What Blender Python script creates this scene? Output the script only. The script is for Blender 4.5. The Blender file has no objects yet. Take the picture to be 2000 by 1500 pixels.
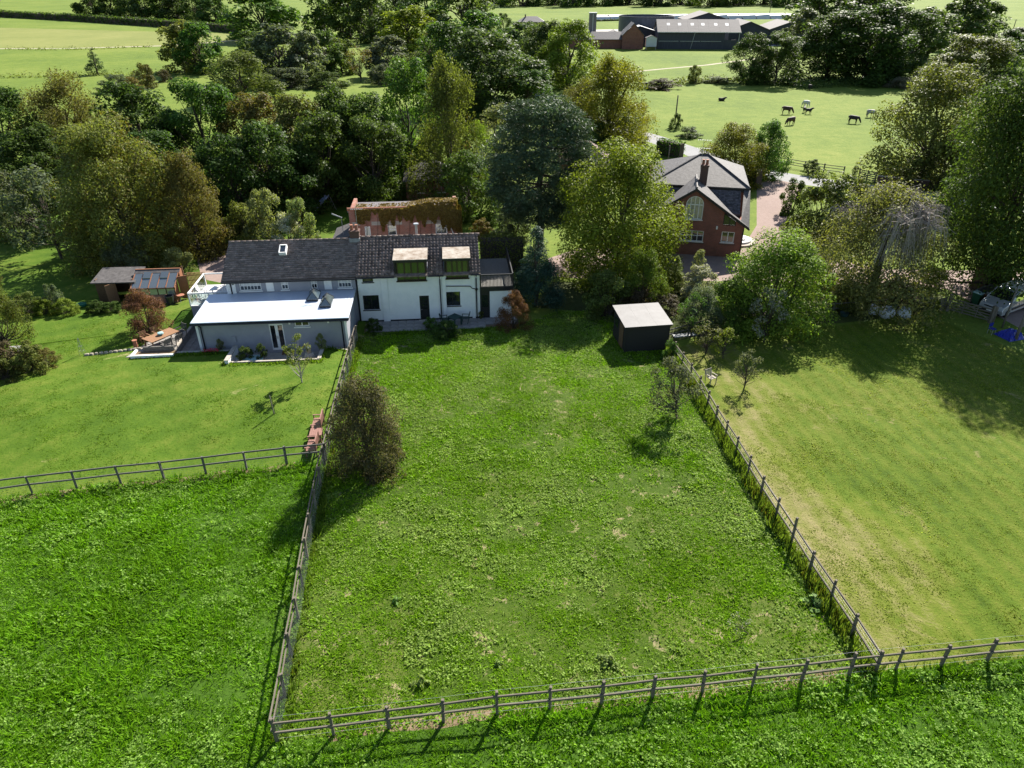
import bpy, math, random
import numpy as np
from mathutils import Vector, Matrix
from mathutils.geometry import delaunay_2d_cdt

# ------------------------------------------------------------------ camera, sky, sun, exposure
scene = bpy.context.scene
col = scene.collection
FPX, CAM_H, PITCH = 1387.0, 23.8, math.radians(30.0)
cam = bpy.data.cameras.new('camera'); camo = bpy.data.objects.new('camera', cam); col.objects.link(camo)
cam.sensor_width = 36.0; cam.lens = FPX / 2000.0 * 36.0; cam.clip_start = 0.5; cam.clip_end = 6000.0
camo.location = (0, 0, CAM_H); camo.rotation_euler = (math.pi / 2 - PITCH, 0, 0)
scene.camera = camo

SUN_AZ, SUN_EL = math.radians(27.0), math.radians(38.0)      # azimuth from +Y towards +X
world = bpy.data.worlds.new('World'); scene.world = world; world.use_nodes = True
wn = world.node_tree; wn.nodes.clear()
sky = wn.nodes.new('ShaderNodeTexSky'); sky.sky_type = 'NISHITA'; sky.sun_disc = False
sky.sun_elevation = SUN_EL; sky.sun_rotation = SUN_AZ; sky.air_density = 1.0; sky.dust_density = 0.6; sky.ozone_density = 1.0
bg = wn.nodes.new('ShaderNodeBackground'); bg.inputs['Strength'].default_value = 0.066
wo = wn.nodes.new('ShaderNodeOutputWorld')
wn.links.new(sky.outputs[0], bg.inputs['Color']); wn.links.new(bg.outputs[0], wo.inputs['Surface'])
sun = bpy.data.lights.new('sun', 'SUN'); suno = bpy.data.objects.new('sun', sun); col.objects.link(suno)
sun.energy = 5.0; sun.angle = math.radians(0.5); sun.color = (1.0, 0.94, 0.84)
sdir = Vector((math.sin(SUN_AZ) * math.cos(SUN_EL), math.cos(SUN_AZ) * math.cos(SUN_EL), math.sin(SUN_EL)))
suno.rotation_euler = sdir.to_track_quat('Z', 'Y').to_euler(); suno.location = (30, 60, 80)
scene.view_settings.view_transform = 'Standard'; scene.view_settings.look = 'None'
scene.view_settings.exposure = 1.4; scene.view_settings.gamma = 1.0; scene.view_settings.use_curve_mapping = False
scene.render.engine = 'CYCLES'
scene.cycles.max_bounces = 4; scene.cycles.diffuse_bounces = 2; scene.cycles.glossy_bounces = 2
scene.cycles.transmission_bounces = 2; scene.cycles.transparent_max_bounces = 4; scene.cycles.volume_bounces = 0
scene.cycles.caustics_reflective = False; scene.cycles.caustics_refractive = False

# ------------------------------------------------------------------ measuring helpers
FW = np.array([0, math.cos(PITCH), -math.sin(PITCH)]); UPV = np.array([0, math.sin(PITCH), math.cos(PITCH)])
CAMP = np.array([0, 0, CAM_H])
HA = math.radians(5.0)
HO = np.array([-11.83, 50.91]); HU = np.array([math.cos(HA), math.sin(HA)]); HV = np.array([-math.sin(HA), math.cos(HA)])
def sstep(a, b, x):
    t = np.clip((x - a) / (b - a), 0, 1); return t * t * (3 - 2 * t)
def terrain(x, y):
    x = np.asarray(x, float); y = np.asarray(y, float)
    d = np.clip(48.3 - y, 0, 42)
    z = 0.045 * (np.sqrt(d * d + 1.0) - 1.0)
    u = (x - HO[0]) * HU[0] + (y - HO[1]) * HU[1]; v = (x - HO[0]) * HV[0] + (y - HO[1]) * HV[1]
    lift = 0.55 * (1 - sstep(-2.2, 1.2, u)) * sstep(-21, -9, v) * (1 - sstep(1, 9, v)) * sstep(-60, -40, u)
    z = z + lift
    roll = 0.05 * np.sin(x * 0.55 + 1.3) * np.sin(y * 0.47) + 0.03 * np.sin(x * 1.3 + y * 0.9)
    z = z + roll * (1 - sstep(40, 46, y)) * sstep(-70, -50, x) * (1 - sstep(50, 70, x))
    return z
def H(x, y): return float(terrain(x, y))
def ray(px, py): return FW + np.array([1., 0, 0]) * (px - 1000) / FPX + UPV * (750 - py) / FPX
def G(px, py, z=None):
    """ground point seen at a photograph position (or the point at height z)"""
    d = ray(px, py); zz = 0.0 if z is None else z
    for _ in range(12):
        t = (zz - CAM_H) / d[2]; q = CAMP + d * t
        if z is not None: break
        zz = H(q[0], q[1])
    return Vector((q[0], q[1], zz))
def depth(q): return float((np.array(q) - CAMP) @ FW)
def height_at(q, py):
    """height above ground of a point straight over q that appears at row py"""
    lo, hi = 0.0, 80.0
    for _ in range(40):
        m = (lo + hi) / 2; d = np.array([q[0], q[1], q[2] + m]) - CAMP
        r = 750 - FPX * (d @ UPV) / (d @ FW)
        if r > py: lo = m
        else: hi = m
    return lo
def L(u, v, z=0.0):
    return Vector((HO[0] + HU[0] * u + HV[0] * v, HO[1] + HU[1] * u + HV[1] * v, z))

# ------------------------------------------------------------------ materials
def nn(nt, t, **k):
    n = nt.nodes.new(t)
    for a, b in k.items(): setattr(n, a, b)
    return n
def new_mat(name):
    m = bpy.data.materials.new(name); m.use_nodes = True
    nt = m.node_tree; nt.nodes.clear()
    out = nn(nt, 'ShaderNodeOutputMaterial'); b = nn(nt, 'ShaderNodeBsdfPrincipled')
    nt.links.new(b.outputs[0], out.inputs[0])
    return m, nt, b, out
def coords(nt, kind='Object', scale=None, stretch=None):
    tc = nn(nt, 'ShaderNodeTexCoord'); o = tc.outputs[kind]
    if stretch:
        mp = nn(nt, 'ShaderNodeMapping'); mp.inputs['Scale'].default_value = stretch; nt.links.new(o, mp.inputs[0]); o = mp.outputs[0]
    return o
def noise(nt, vec, scale, detail=4, rough=0.6, dist=0.0):
    n = nn(nt, 'ShaderNodeTexNoise'); n.inputs['Scale'].default_value = scale; n.inputs['Detail'].default_value = detail
    n.inputs['Roughness'].default_value = rough; n.inputs['Distortion'].default_value = dist
    nt.links.new(vec, n.inputs['Vector']); return n.outputs['Fac']
def ramp(nt, fac, stops):
    r = nn(nt, 'ShaderNodeValToRGB'); e = r.color_ramp.elements
    while len(e) < len(stops): e.new(0.5)
    for i, (p, c) in enumerate(stops):
        e[i].position = p; e[i].color = (*c, 1) if len(c) == 3 else c
    nt.links.new(fac, r.inputs[0]); return r.outputs[0]
def mixc(nt, fac, a, b, mode='MIX'):
    n = nn(nt, 'ShaderNodeMix', data_type='RGBA', blend_type=mode)
    if isinstance(fac, (int, float)): n.inputs[0].default_value = fac
    else: nt.links.new(fac, n.inputs[0])
    for s, v in ((6, a), (7, b)):
        if isinstance(v, tuple): n.inputs[s].default_value = (*v[:3], 1)
        else: nt.links.new(v, n.inputs[s])
    return n.outputs[2]
def bump(nt, b, h, strength, dist=0.05):
    n = nn(nt, 'ShaderNodeBump'); n.inputs['Strength'].default_value = strength; n.inputs['Distance'].default_value = dist
    nt.links.new(h, n.inputs['Height']); nt.links.new(n.outputs[0], b.inputs['Normal'])
def simple(name, c1, c2=None, scale=3.0, rough=0.7, metal=0.0, bmp=0.0, stretch=None, spec=0.4):
    m, nt, b, out = new_mat(name)
    c2 = c2 or tuple(x * 0.7 for x in c1)
    v = coords(nt, 'Object', stretch=stretch)
    f = noise(nt, v, scale, 6, 0.65)
    nt.links.new(ramp(nt, f, [(0.3, c2), (0.68, c1)]), b.inputs['Base Color'])
    b.inputs['Roughness'].default_value = rough; b.inputs['Metallic'].default_value = metal
    b.inputs['Specular IOR Level'].default_value = spec
    if bmp: bump(nt, b, f, bmp)
    return m
def brick_mat(name, c1, c2, mortar, scale=4.6, bw=0.5, rh=0.16, soot=(0.1, 0.05, 0.035)):
    m, nt, b, out = new_mat(name)
    o = coords(nt); s = nn(nt, 'ShaderNodeSeparateXYZ'); nt.links.new(o, s.inputs[0])
    a = nn(nt, 'ShaderNodeMath', operation='ADD'); nt.links.new(s.outputs[0], a.inputs[0]); nt.links.new(s.outputs[1], a.inputs[1])
    c = nn(nt, 'ShaderNodeCombineXYZ'); nt.links.new(a.outputs[0], c.inputs[0]); nt.links.new(s.outputs[2], c.inputs[1])
    t = nn(nt, 'ShaderNodeTexBrick'); nt.links.new(c.outputs[0], t.inputs['Vector'])
    t.inputs['Scale'].default_value = 1.0; t.inputs['Brick Width'].default_value = 0.225; t.inputs['Row Height'].default_value = 0.075
    t.inputs['Mortar Size'].default_value = 0.006; t.inputs['Color1'].default_value = (*c1, 1); t.inputs['Color2'].default_value = (*c2, 1); t.inputs['Mortar'].default_value = (*mortar, 1)
    t.inputs['Bias'].default_value = -0.2
    f = noise(nt, o, 1.1, 6, 0.7)
    nt.links.new(mixc(nt, ramp(nt, f, [(0.45, (0, 0, 0)), (0.75, (0.7, 0.7, 0.7))]), t.outputs['Color'], soot), b.inputs['Base Color'])
    b.inputs['Roughness'].default_value = 0.9; bump(nt, b, t.outputs['Fac'], -0.4, 0.01)
    return m
def ground_mat(name, stops, s1=0.12, s2=1.6, s3=9.0, stripes=None, bmp=0.5, patch=None, wear=None):
    """three octaves of growth: broad patches, clumps, blades"""
    m, nt, b, out = new_mat(name)
    v = coords(nt)
    n1 = noise(nt, v, s1, 4, 0.6, 0.4); n2 = noise(nt, v, s2, 6, 0.72, 0.2); n3 = noise(nt, v, s3, 4, 0.75)
    def mad(x, k, y):
        q = nn(nt, 'ShaderNodeMath', operation='MULTIPLY_ADD'); nt.links.new(x, q.inputs[0]); q.inputs[1].default_value = k
        if isinstance(y, (int, float)): q.inputs[2].default_value = y
        else: nt.links.new(y, q.inputs[2])
        return q.outputs[0]
    f = mad(n1, 0.42, mad(n2, 0.38, mad(n3, 0.38, -0.09)))
    if stripes:
        w = nn(nt, 'ShaderNodeTexWave'); w.wave_type = 'BANDS'; w.inputs['Scale'].default_value = stripes[0]; w.inputs['Distortion'].default_value = 1.6
        w.inputs['Detail'].default_value = 2; w.inputs['Detail Scale'].default_value = 0.6
        mp = nn(nt, 'ShaderNodeMapping'); mp.inputs['Rotation'].default_value = (0, 0, stripes[1]); nt.links.new(v, mp.inputs[0]); nt.links.new(mp.outputs[0], w.inputs[0])
        f = mad(w.outputs['Fac'], stripes[2], f); f = mad(f, 1.0, -stripes[2] * 0.5)
    if wear:   # drier turf towards one side: distance along a direction, broken up by the noise
        dt = nn(nt, 'ShaderNodeVectorMath', operation='DOT_PRODUCT'); nt.links.new(v, dt.inputs[0]); dt.inputs[1].default_value = (wear[0], wear[1], 0)
        mr = nn(nt, 'ShaderNodeMapRange'); mr.interpolation_type = 'SMOOTHSTEP'; nt.links.new(dt.outputs['Value'], mr.inputs[0]); mr.inputs[1].default_value = wear[2]; mr.inputs[2].default_value = wear[3]; mr.inputs[3].default_value = wear[4]; mr.inputs[4].default_value = 0.0
        wm = nn(nt, 'ShaderNodeMath', operation='MULTIPLY_ADD'); nt.links.new(mr.outputs[0], wm.inputs[0]); nt.links.new(ramp(nt, n1, [(0.3, (0.2, 0.2, 0.2)), (0.6, (1, 1, 1))]), wm.inputs[1]); nt.links.new(f, wm.inputs[2]); f = wm.outputs[0]
    c = ramp(nt, f, stops)
    if patch:
        pf = noise(nt, v, patch[0], 5, 0.7, 0.6)
        c = mixc(nt, ramp(nt, pf, [(patch[1], (0, 0, 0)), (patch[1] + 0.07, (0.85, 0.85, 0.85))]), c, patch[2])
    nt.links.new(c, b.inputs['Base Color']); b.inputs['Roughness'].default_value = 0.95; b.inputs['Specular IOR Level'].default_value = 0.15
    if bmp: bump(nt, b, mad(n3, 0.5, n2), bmp, 0.12)
    return m
def leaf_mat(name, trans=0.4, spread=1.0, gloss=0.25):
    """colour comes from each object's own colour; its alpha is the share of autumn leaves"""
    m, nt, b, out = new_mat(name)
    oi = nn(nt, 'ShaderNodeObjectInfo'); at = nn(nt, 'ShaderNodeAttribute'); at.attribute_name = 'tint'
    geo = nn(nt, 'ShaderNodeNewGeometry')
    val = nn(nt, 'ShaderNodeMath', operation='MULTIPLY_ADD'); nt.links.new(geo.outputs['Random Per Island'], val.inputs[0]); val.inputs[1].default_value = 0.7 * spread; val.inputs[2].default_value = 0.62
    v2 = nn(nt, 'ShaderNodeMath', operation='MULTIPLY_ADD'); nt.links.new(at.outputs['Fac'], v2.inputs[0]); v2.inputs[1].default_value = 0.5; v2.inputs[2].default_value = 0.78
    v3 = nn(nt, 'ShaderNodeMath', operation='MULTIPLY'); nt.links.new(val.outputs[0], v3.inputs[0]); nt.links.new(v2.outputs[0], v3.inputs[1])
    # autumn share
    sm = nn(nt, 'ShaderNodeMath', operation='MULTIPLY_ADD'); nt.links.new(geo.outputs['Random Per Island'], sm.inputs[0]); sm.inputs[1].default_value = 0.5
    h2 = nn(nt, 'ShaderNodeMath', operation='MULTIPLY'); nt.links.new(at.outputs['Fac'], h2.inputs[0]); h2.inputs[1].default_value = 0.5
    nt.links.new(h2.outputs[0], sm.inputs[2])
    lt = nn(nt, 'ShaderNodeMath', operation='SUBTRACT'); nt.links.new(oi.outputs['Alpha'], lt.inputs[0]); nt.links.new(sm.outputs[0], lt.inputs[1])
    gt = nn(nt, 'ShaderNodeMath', operation='MULTIPLY'); gt.use_clamp = True; nt.links.new(lt.outputs[0], gt.inputs[0]); gt.inputs[1].default_value = 5.0
    aut = mixc(nt, 0.45, oi.outputs['Color'], (0.24, 0.135, 0.02))
    c = mixc(nt, gt.outputs[0], oi.outputs['Color'], aut)
    sc = nn(nt, 'ShaderNodeVectorMath', operation='SCALE'); nt.links.new(c, sc.inputs[0]); nt.links.new(v3.outputs[0], sc.inputs['Scale'])
    nt.links.new(sc.outputs[0], b.inputs['Base Color']); b.inputs['Roughness'].default_value = 0.5; b.inputs['Specular IOR Level'].default_value = gloss
    tr = nn(nt, 'ShaderNodeBsdfTranslucent')
    tc = mixc(nt, 1.0, sc.outputs[0], (1.5, 1.6, 0.6), 'MULTIPLY'); nt.links.new(tc, tr.inputs['Color'])
    mx = nn(nt, 'ShaderNodeMixShader'); mx.inputs[0].default_value = trans
    nt.links.new(b.outputs[0], mx.inputs[1]); nt.links.new(tr.outputs[0], mx.inputs[2]); nt.links.new(mx.outputs[0], out.inputs[0])
    return m
def glass_mat(name, c, refl, rough=0.03):
    m, nt, b, out = new_mat(name)
    b.inputs['Base Color'].default_value = (*c, 1); b.inputs['Roughness'].default_value = 0.1
    g = nn(nt, 'ShaderNodeBsdfGlossy'); g.inputs['Roughness'].default_value = rough; g.inputs['Color'].default_value = (0.9, 0.95, 0.9, 1)
    f = nn(nt, 'ShaderNodeFresnel'); f.inputs['IOR'].default_value = 1.5
    a = nn(nt, 'ShaderNodeMath', operation='ADD'); a.use_clamp = True; nt.links.new(f.outputs[0], a.inputs[0]); a.inputs[1].default_value = refl
    mx = nn(nt, 'ShaderNodeMixShader'); nt.links.new(a.outputs[0], mx.inputs[0]); nt.links.new(b.outputs[0], mx.inputs[1]); nt.links.new(g.outputs[0], mx.inputs[2])
    nt.links.new(mx.outputs[0], out.inputs[0]); return m
def clear_glass(name, c=(0.8, 0.9, 0.9), a=0.25):
    m, nt, b, out = new_mat(name)
    g = nn(nt, 'ShaderNodeBsdfGlossy'); g.inputs['Roughness'].default_value = 0.02
    t = nn(nt, 'ShaderNodeBsdfTransparent'); t.inputs['Color'].default_value = (*c, 1)
    mx = nn(nt, 'ShaderNodeMixShader'); mx.inputs[0].default_value = a
    nt.links.new(t.outputs[0], mx.inputs[1]); nt.links.new(g.outputs[0], mx.inputs[2]); nt.links.new(mx.outputs[0], out.inputs[0]); return m

_f0, _f1 = G(1709, 1314), G(1312, 690); _fa = math.atan2(_f1.y - _f0.y, _f1.x - _f0.x); MOW_ROT = math.pi / 2 - _fa
_fn = (math.sin(_fa), -math.cos(_fa)); _fd = _f0.x * _fn[0] + _f0.y * _fn[1]; MOW_WEAR = (_fn[0], _fn[1], _fd, _fd + 8.5, 0.20)
M = {}
M['leaf'] = leaf_mat('leaf', 0.38, 1.1, 0.06)
M['needle'] = leaf_mat('needle', 0.15, 0.8, 0.08)
M['blade'] = leaf_mat('grass_blade', 0.45, 0.9, 0.06)
M['bark'] = simple('bark', (0.085, 0.066, 0.05), (0.035, 0.028, 0.021), 6, 0.95, bmp=0.6, stretch=(1, 1, 0.25))
M['bark_pale'] = simple('pale_bark', (0.42, 0.40, 0.36), (0.16, 0.14, 0.12), 5, 0.9, bmp=0.4, stretch=(1, 1, 0.5))
M['twig'] = simple('twig', (0.36, 0.32, 0.29), (0.24, 0.21, 0.19), 6, 0.95)
M['pasture'] = ground_mat('pasture_grass', [(0.34, (0.062, 0.105, 0.012)), (0.5, (0.115, 0.165, 0.020)), (0.64, (0.175, 0.205, 0.038))], 0.03, 0.4, 2.2, bmp=0.9)
M['rough_field'] = ground_mat('dry_field_grass', [(0.3, (0.115, 0.145, 0.03)), (0.55, (0.185, 0.20, 0.055)), (0.72, (0.24, 0.225, 0.085))], 0.03, 0.3, 1.6, bmp=0.4)
M['paddock'] = ground_mat('paddock_ground', [(0.32, (0.022, 0.042, 0.004)), (0.5, (0.05, 0.09, 0.007)), (0.68, (0.13, 0.145, 0.035))], 0.16, 2.6, 14, bmp=0.7, patch=(1.1, 0.585, (0.27, 0.225, 0.125)))  # dark tones stand in for shade between the tufts; tan patches are thatch
M['lawn'] = ground_mat('lawn_ground', [(0.32, (0.032, 0.075, 0.004)), (0.5, (0.062, 0.115, 0.007)), (0.68, (0.125, 0.155, 0.022))], 0.16, 1.2, 9, stripes=(0.16, 0.9, 0.06), bmp=0.4, patch=(0.33, 0.66, (0.26, 0.24, 0.10)))
M['mown'] = ground_mat('mown_ground', [(0.30, (0.035, 0.068, 0.004)), (0.46, (0.072, 0.115, 0.007)), (0.60, (0.11, 0.135, 0.016)), (0.80, (0.21, 0.185, 0.08))], 0.12, 1.1, 9, stripes=(0.30, MOW_ROT, 0.09), bmp=0.8, patch=(0.35, 0.62, (0.19, 0.175, 0.065)), wear=MOW_WEAR)
M['meadow'] = ground_mat('meadow_ground', [(0.3, (0.022, 0.055, 0.004)), (0.55, (0.045, 0.098, 0.007)), (0.75, (0.085, 0.13, 0.018))], 0.16, 1.5, 8, bmp=0.7)
M['soil'] = ground_mat('bare_soil', [(0.3, (0.11, 0.075, 0.045)), (0.55, (0.20, 0.145, 0.09)), (0.75, (0.28, 0.22, 0.14))], 0.4, 2.5, 12, bmp=0.7)
M['bed'] = ground_mat('garden_bed', [(0.3, (0.03, 0.035, 0.012)), (0.55, (0.06, 0.075, 0.02)), (0.75, (0.10, 0.11, 0.035))], 0.3, 2.0, 9, bmp=0.7)
M['drive'] = ground_mat('red_gravel', [(0.3, (0.20, 0.145, 0.125)), (0.55, (0.27, 0.205, 0.18)), (0.75, (0.34, 0.275, 0.24))], 0.12, 1.2, 14, bmp=0.3)
M['road'] = ground_mat('worn_asphalt', [(0.3, (0.20, 0.20, 0.205)), (0.6, (0.29, 0.29, 0.29)), (0.8, (0.36, 0.355, 0.345))], 0.15, 1.5, 12, bmp=0.15)
M['track'] = ground_mat('stony_track', [(0.3, (0.24, 0.21, 0.15)), (0.6, (0.38, 0.34, 0.26)), (0.8, (0.46, 0.42, 0.34))], 0.2, 1.5, 8, bmp=0.3)
M['yard'] = ground_mat('concrete_yard', [(0.3, (0.34, 0.32, 0.29)), (0.6, (0.46, 0.44, 0.41)), (0.8, (0.54, 0.52, 0.49))], 0.08, 0.8, 6, bmp=0.2)
M['slab'] = simple('paving_stone', (0.30, 0.28, 0.26), (0.17, 0.16, 0.15), 2.5, 0.85, bmp=0.2)
M['stone'] = simple('garden_stone', (0.38, 0.34, 0.27), (0.2, 0.17, 0.13), 4, 0.9, bmp=0.4)
M['white_render'] = simple('white_render', (0.80, 0.80, 0.78), (0.70, 0.71, 0.70), 1.4, 0.85, bmp=0.06)
M['grey_render'] = simple('grey_render', (0.31, 0.315, 0.35), (0.26, 0.265, 0.295), 1.2, 0.85, bmp=0.08)
M['white_paint'] = simple('white_paint', (0.80, 0.80, 0.78), (0.72, 0.72, 0.70), 4, 0.45)
M['black_paint'] = simple('black_paint', (0.018, 0.018, 0.02), (0.010, 0.010, 0.012), 4, 0.45)
M['brown_frame'] = simple('dark_brown_frame', (0.045, 0.03, 0.018), (0.025, 0.016, 0.01), 5, 0.5)
M['flat_roof'] = simple('blue_grey_roof_membrane', (0.50, 0.55, 0.63), (0.42, 0.47, 0.55), 0.9, 0.36, spec=1.0)
M['dormer_roof'] = simple('weathered_felt', (0.40, 0.365, 0.32), (0.17, 0.12, 0.08), 2.2, 0.9, bmp=0.3)
M['tile_grey'] = simple('grey_brown_tile', (0.135, 0.108, 0.105), (0.07, 0.055, 0.056), 3.2, 0.8, bmp=0.3)
M['tile_pan'] = simple('mossy_pantile', (0.17, 0.125, 0.11), (0.055, 0.042, 0.040), 5.0, 0.75, bmp=0.4)
M['lead'] = simple('lead_flashing', (0.30, 0.31, 0.33), (0.2, 0.2, 0.22), 4, 0.5, 0.3)
M['brick_red'] = brick_mat('red_brick', (0.24, 0.08, 0.052), (0.17, 0.058, 0.042), (0.21, 0.165, 0.135))
M['brick_old'] = brick_mat('old_red_brick', (0.29, 0.10, 0.064), (0.19, 0.062, 0.042), (0.30, 0.235, 0.185), soot=(0.32, 0.25, 0.20))
M['brick_dark'] = brick_mat('sooty_brick', (0.12, 0.06, 0.045), (0.08, 0.042, 0.036), (0.13, 0.11, 0.09))
M['concrete'] = simple('pale_concrete', (0.42, 0.38, 0.33), (0.28, 0.25, 0.21), 3, 0.9, bmp=0.2)
M['terracotta'] = simple('terracotta', (0.36, 0.15, 0.09), (0.24, 0.09, 0.05), 4, 0.8, bmp=0.2)
M['clay_tile'] = simple('dark_clay_tile', (0.13, 0.05, 0.038), (0.08, 0.03, 0.024), 4, 0.7, bmp=0.3)
M['slate'] = simple('weathered_slate', (0.125, 0.117, 0.115), (0.055, 0.051, 0.051), 3.5, 0.65, bmp=0.3, spec=0.2)
M['slate_dark'] = simple('dark_slate', (0.12, 0.105, 0.11), (0.05, 0.045, 0.05), 5.0, 0.6, bmp=0.4)
M['shed_dark'] = simple('dark_stained_board', (0.022, 0.019, 0.018), (0.011, 0.0095, 0.009), 5, 0.7, stretch=(0.4, 0.4, 6))
M['shed_roof'] = simple('pale_mineral_felt', (0.20, 0.192, 0.19), (0.155, 0.149, 0.147), 1.3, 0.7)
M['wood_brown'] = simple('brown_shed_wood', (0.15, 0.085, 0.045), (0.085, 0.045, 0.022), 5, 0.8, stretch=(1, 1, 4))
M['wood_red'] = simple('red_cedar', (0.34, 0.15, 0.08), (0.22, 0.09, 0.045), 5, 0.75, stretch=(4, 4, 1))
M['wood_teak'] = simple('teak', (0.30, 0.165, 0.085), (0.20, 0.10, 0.05), 5, 0.7, stretch=(1, 4, 4))
M['wood_bench'] = simple('reddish_bench_wood', (0.27, 0.14, 0.11), (0.18, 0.085, 0.065), 5, 0.75)
M['fence_wood'] = simple('weathered_fence_wood', (0.18, 0.155, 0.12), (0.085, 0.072, 0.054), 3, 0.9, bmp=0.3)
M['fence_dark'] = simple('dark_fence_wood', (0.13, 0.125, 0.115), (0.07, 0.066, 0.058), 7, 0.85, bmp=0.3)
M['wicker'] = simple('wicker', (0.34, 0.21, 0.10), (0.18, 0.10, 0.045), 9, 0.85, bmp=0.5, stretch=(6, 6, 1))
M['glass'] = glass_mat('window_glass', (0.012, 0.014, 0.018), 0.05)
M['glass_green_reflection'] = glass_mat('green_reflection_window_glass', (0.035, 0.055, 0.026), 0.0, 0.08)  # green base colour stands in for the lawn reflected in the panes
M['glass_pale'] = glass_mat('pale_window_glass', (0.30, 0.31, 0.26), 0.10, 0.05)  # pale base colour stands in for bright reflection on the arched panes
M['glass_clear'] = clear_glass('clear_glass')
M['glass_roof'] = glass_mat('greenhouse_glass', (0.10, 0.115, 0.12), 0.14, 0.15)
M['blind'] = simple('white_blind', (0.62, 0.63, 0.64), (0.55, 0.56, 0.57), 4, 0.8)
M['sheet'] = simple('fibre_cement_sheet', (0.19, 0.172, 0.165), (0.135, 0.122, 0.118), 0.35, 0.8, stretch=(1, 4, 1))
M['sheet_white'] = simple('new_pale_sheet', (0.55, 0.55, 0.55), (0.45, 0.45, 0.46), 0.5, 0.6)
M['boards_dark'] = simple('yorkshire_boarding', (0.065, 0.068, 0.080), (0.035, 0.036, 0.044), 0.8, 0.8, stretch=(6, 6, 0.4))
M['metal'] = simple('galvanised_metal', (0.42, 0.43, 0.44), (0.30, 0.31, 0.32), 4, 0.45, 0.5)
M['tank'] = simple('slurry_tank_steel', (0.085, 0.09, 0.12), (0.05, 0.055, 0.075), 1, 0.5, 0.2)
M['pole'] = simple('pole_wood', (0.15, 0.12, 0.095), (0.09, 0.07, 0.055), 4, 0.9, bmp=0.3)
M['wire'] = simple('wire', (0.10, 0.10, 0.10), None, 2, 0.6)
M['rubber'] = simple('rubber', (0.015, 0.015, 0.016), None, 4, 0.8)
M['paint_silver'] = simple('silver_car_paint', (0.52, 0.53, 0.55), (0.48, 0.49, 0.51), 2, 0.25, 0.5)
M['paint_blue'] = simple('dark_blue_car_paint', (0.015, 0.03, 0.085), (0.012, 0.025, 0.07), 2, 0.2, 0.2)
M['paint_grey'] = simple('charcoal_car_paint', (0.05, 0.053, 0.06), (0.04, 0.043, 0.05), 2, 0.22, 0.3)
M['bag_white'] = simple('woven_white_bag', (0.62, 0.64, 0.66), (0.5, 0.52, 0.55), 5, 0.7, bmp=0.3)
M['bag_green'] = simple('green_garden_bag', (0.015, 0.16, 0.09), (0.01, 0.10, 0.055), 5, 0.6, bmp=0.3)
M['tarp'] = simple('blue_tarpaulin', (0.012, 0.025, 0.30), (0.008, 0.015, 0.18), 3, 0.4, bmp=0.6)
M['plastic_green'] = simple('green_plastic', (0.03, 0.12, 0.07), None, 3, 0.45)
M['plastic_brown'] = simple('brown_plastic', (0.11, 0.05, 0.03), None, 3, 0.45)
M['plastic_blue'] = simple('pale_blue_plastic', (0.22, 0.30, 0.42), None, 3, 0.45)
M['plastic_teal'] = simple('teal_lid', (0.30, 0.48, 0.48), (0.26, 0.42, 0.43), 3, 0.5)
M['metal_green'] = simple('dark_green_metal', (0.025, 0.06, 0.055), None, 3, 0.5)
M['cow_dark'] = simple('black_hide', (0.016, 0.013, 0.012), None, 3, 0.7)
M['cow_brown'] = simple('brown_hide', (0.085, 0.04, 0.025), (0.03, 0.016, 0.012), 1.2, 0.7)
M['cow_pied'] = simple('pied_hide', (0.55, 0.52, 0.48), (0.018, 0.015, 0.014), 0.9, 0.7)
M['cow_white'] = simple('white_hide', (0.62, 0.60, 0.56), (0.45, 0.43, 0.40), 1, 0.7)
M['flower_red'] = simple('red_petals', (0.55, 0.02, 0.05), (0.4, 0.015, 0.04), 3, 0.6)
M['slide'] = simple('pale_slide_plastic', (0.40, 0.44, 0.60), None, 3, 0.4)

def per_piece(m, lo, hi, speck=None):
    nt = m.node_tree; b = [n for n in nt.nodes if n.type == 'BSDF_PRINCIPLED'][0]; src = b.inputs['Base Color'].links[0].from_socket
    g = nn(nt, 'ShaderNodeNewGeometry'); mr = nn(nt, 'ShaderNodeMapRange'); nt.links.new(g.outputs['Random Per Island'], mr.inputs[0]); mr.inputs[3].default_value = lo; mr.inputs[4].default_value = hi
    sc = nn(nt, 'ShaderNodeVectorMath', operation='SCALE'); nt.links.new(src, sc.inputs[0]); nt.links.new(mr.outputs[0], sc.inputs['Scale']); c = sc.outputs[0]
    if speck:
        f = noise(nt, coords(nt), 9.0, 3, 0.6); c = mixc(nt, ramp(nt, f, [(0.64, (0, 0, 0)), (0.70, (1, 1, 1))]), c, speck)
    nt.links.new(c, b.inputs['Base Color'])
M['tile_pan'] = simple('mossy_pantile', (0.24, 0.18, 0.155), (0.085, 0.063, 0.056), 5.0, 0.8, bmp=0.4, spec=0.2)
M['tile_grey'] = simple('grey_brown_tile', (0.20, 0.16, 0.145), (0.125, 0.098, 0.09), 3.2, 0.85, bmp=0.3, spec=0.15)
per_piece(M['tile_pan'], 0.6, 1.35, (0.36, 0.34, 0.29)); per_piece(M['tile_grey'], 0.75, 1.25, (0.30, 0.28, 0.26)); per_piece(M['slate_dark'], 0.55, 1.7, (0.26, 0.25, 0.25)); per_piece(M['slab'], 0.75, 1.2)

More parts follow.
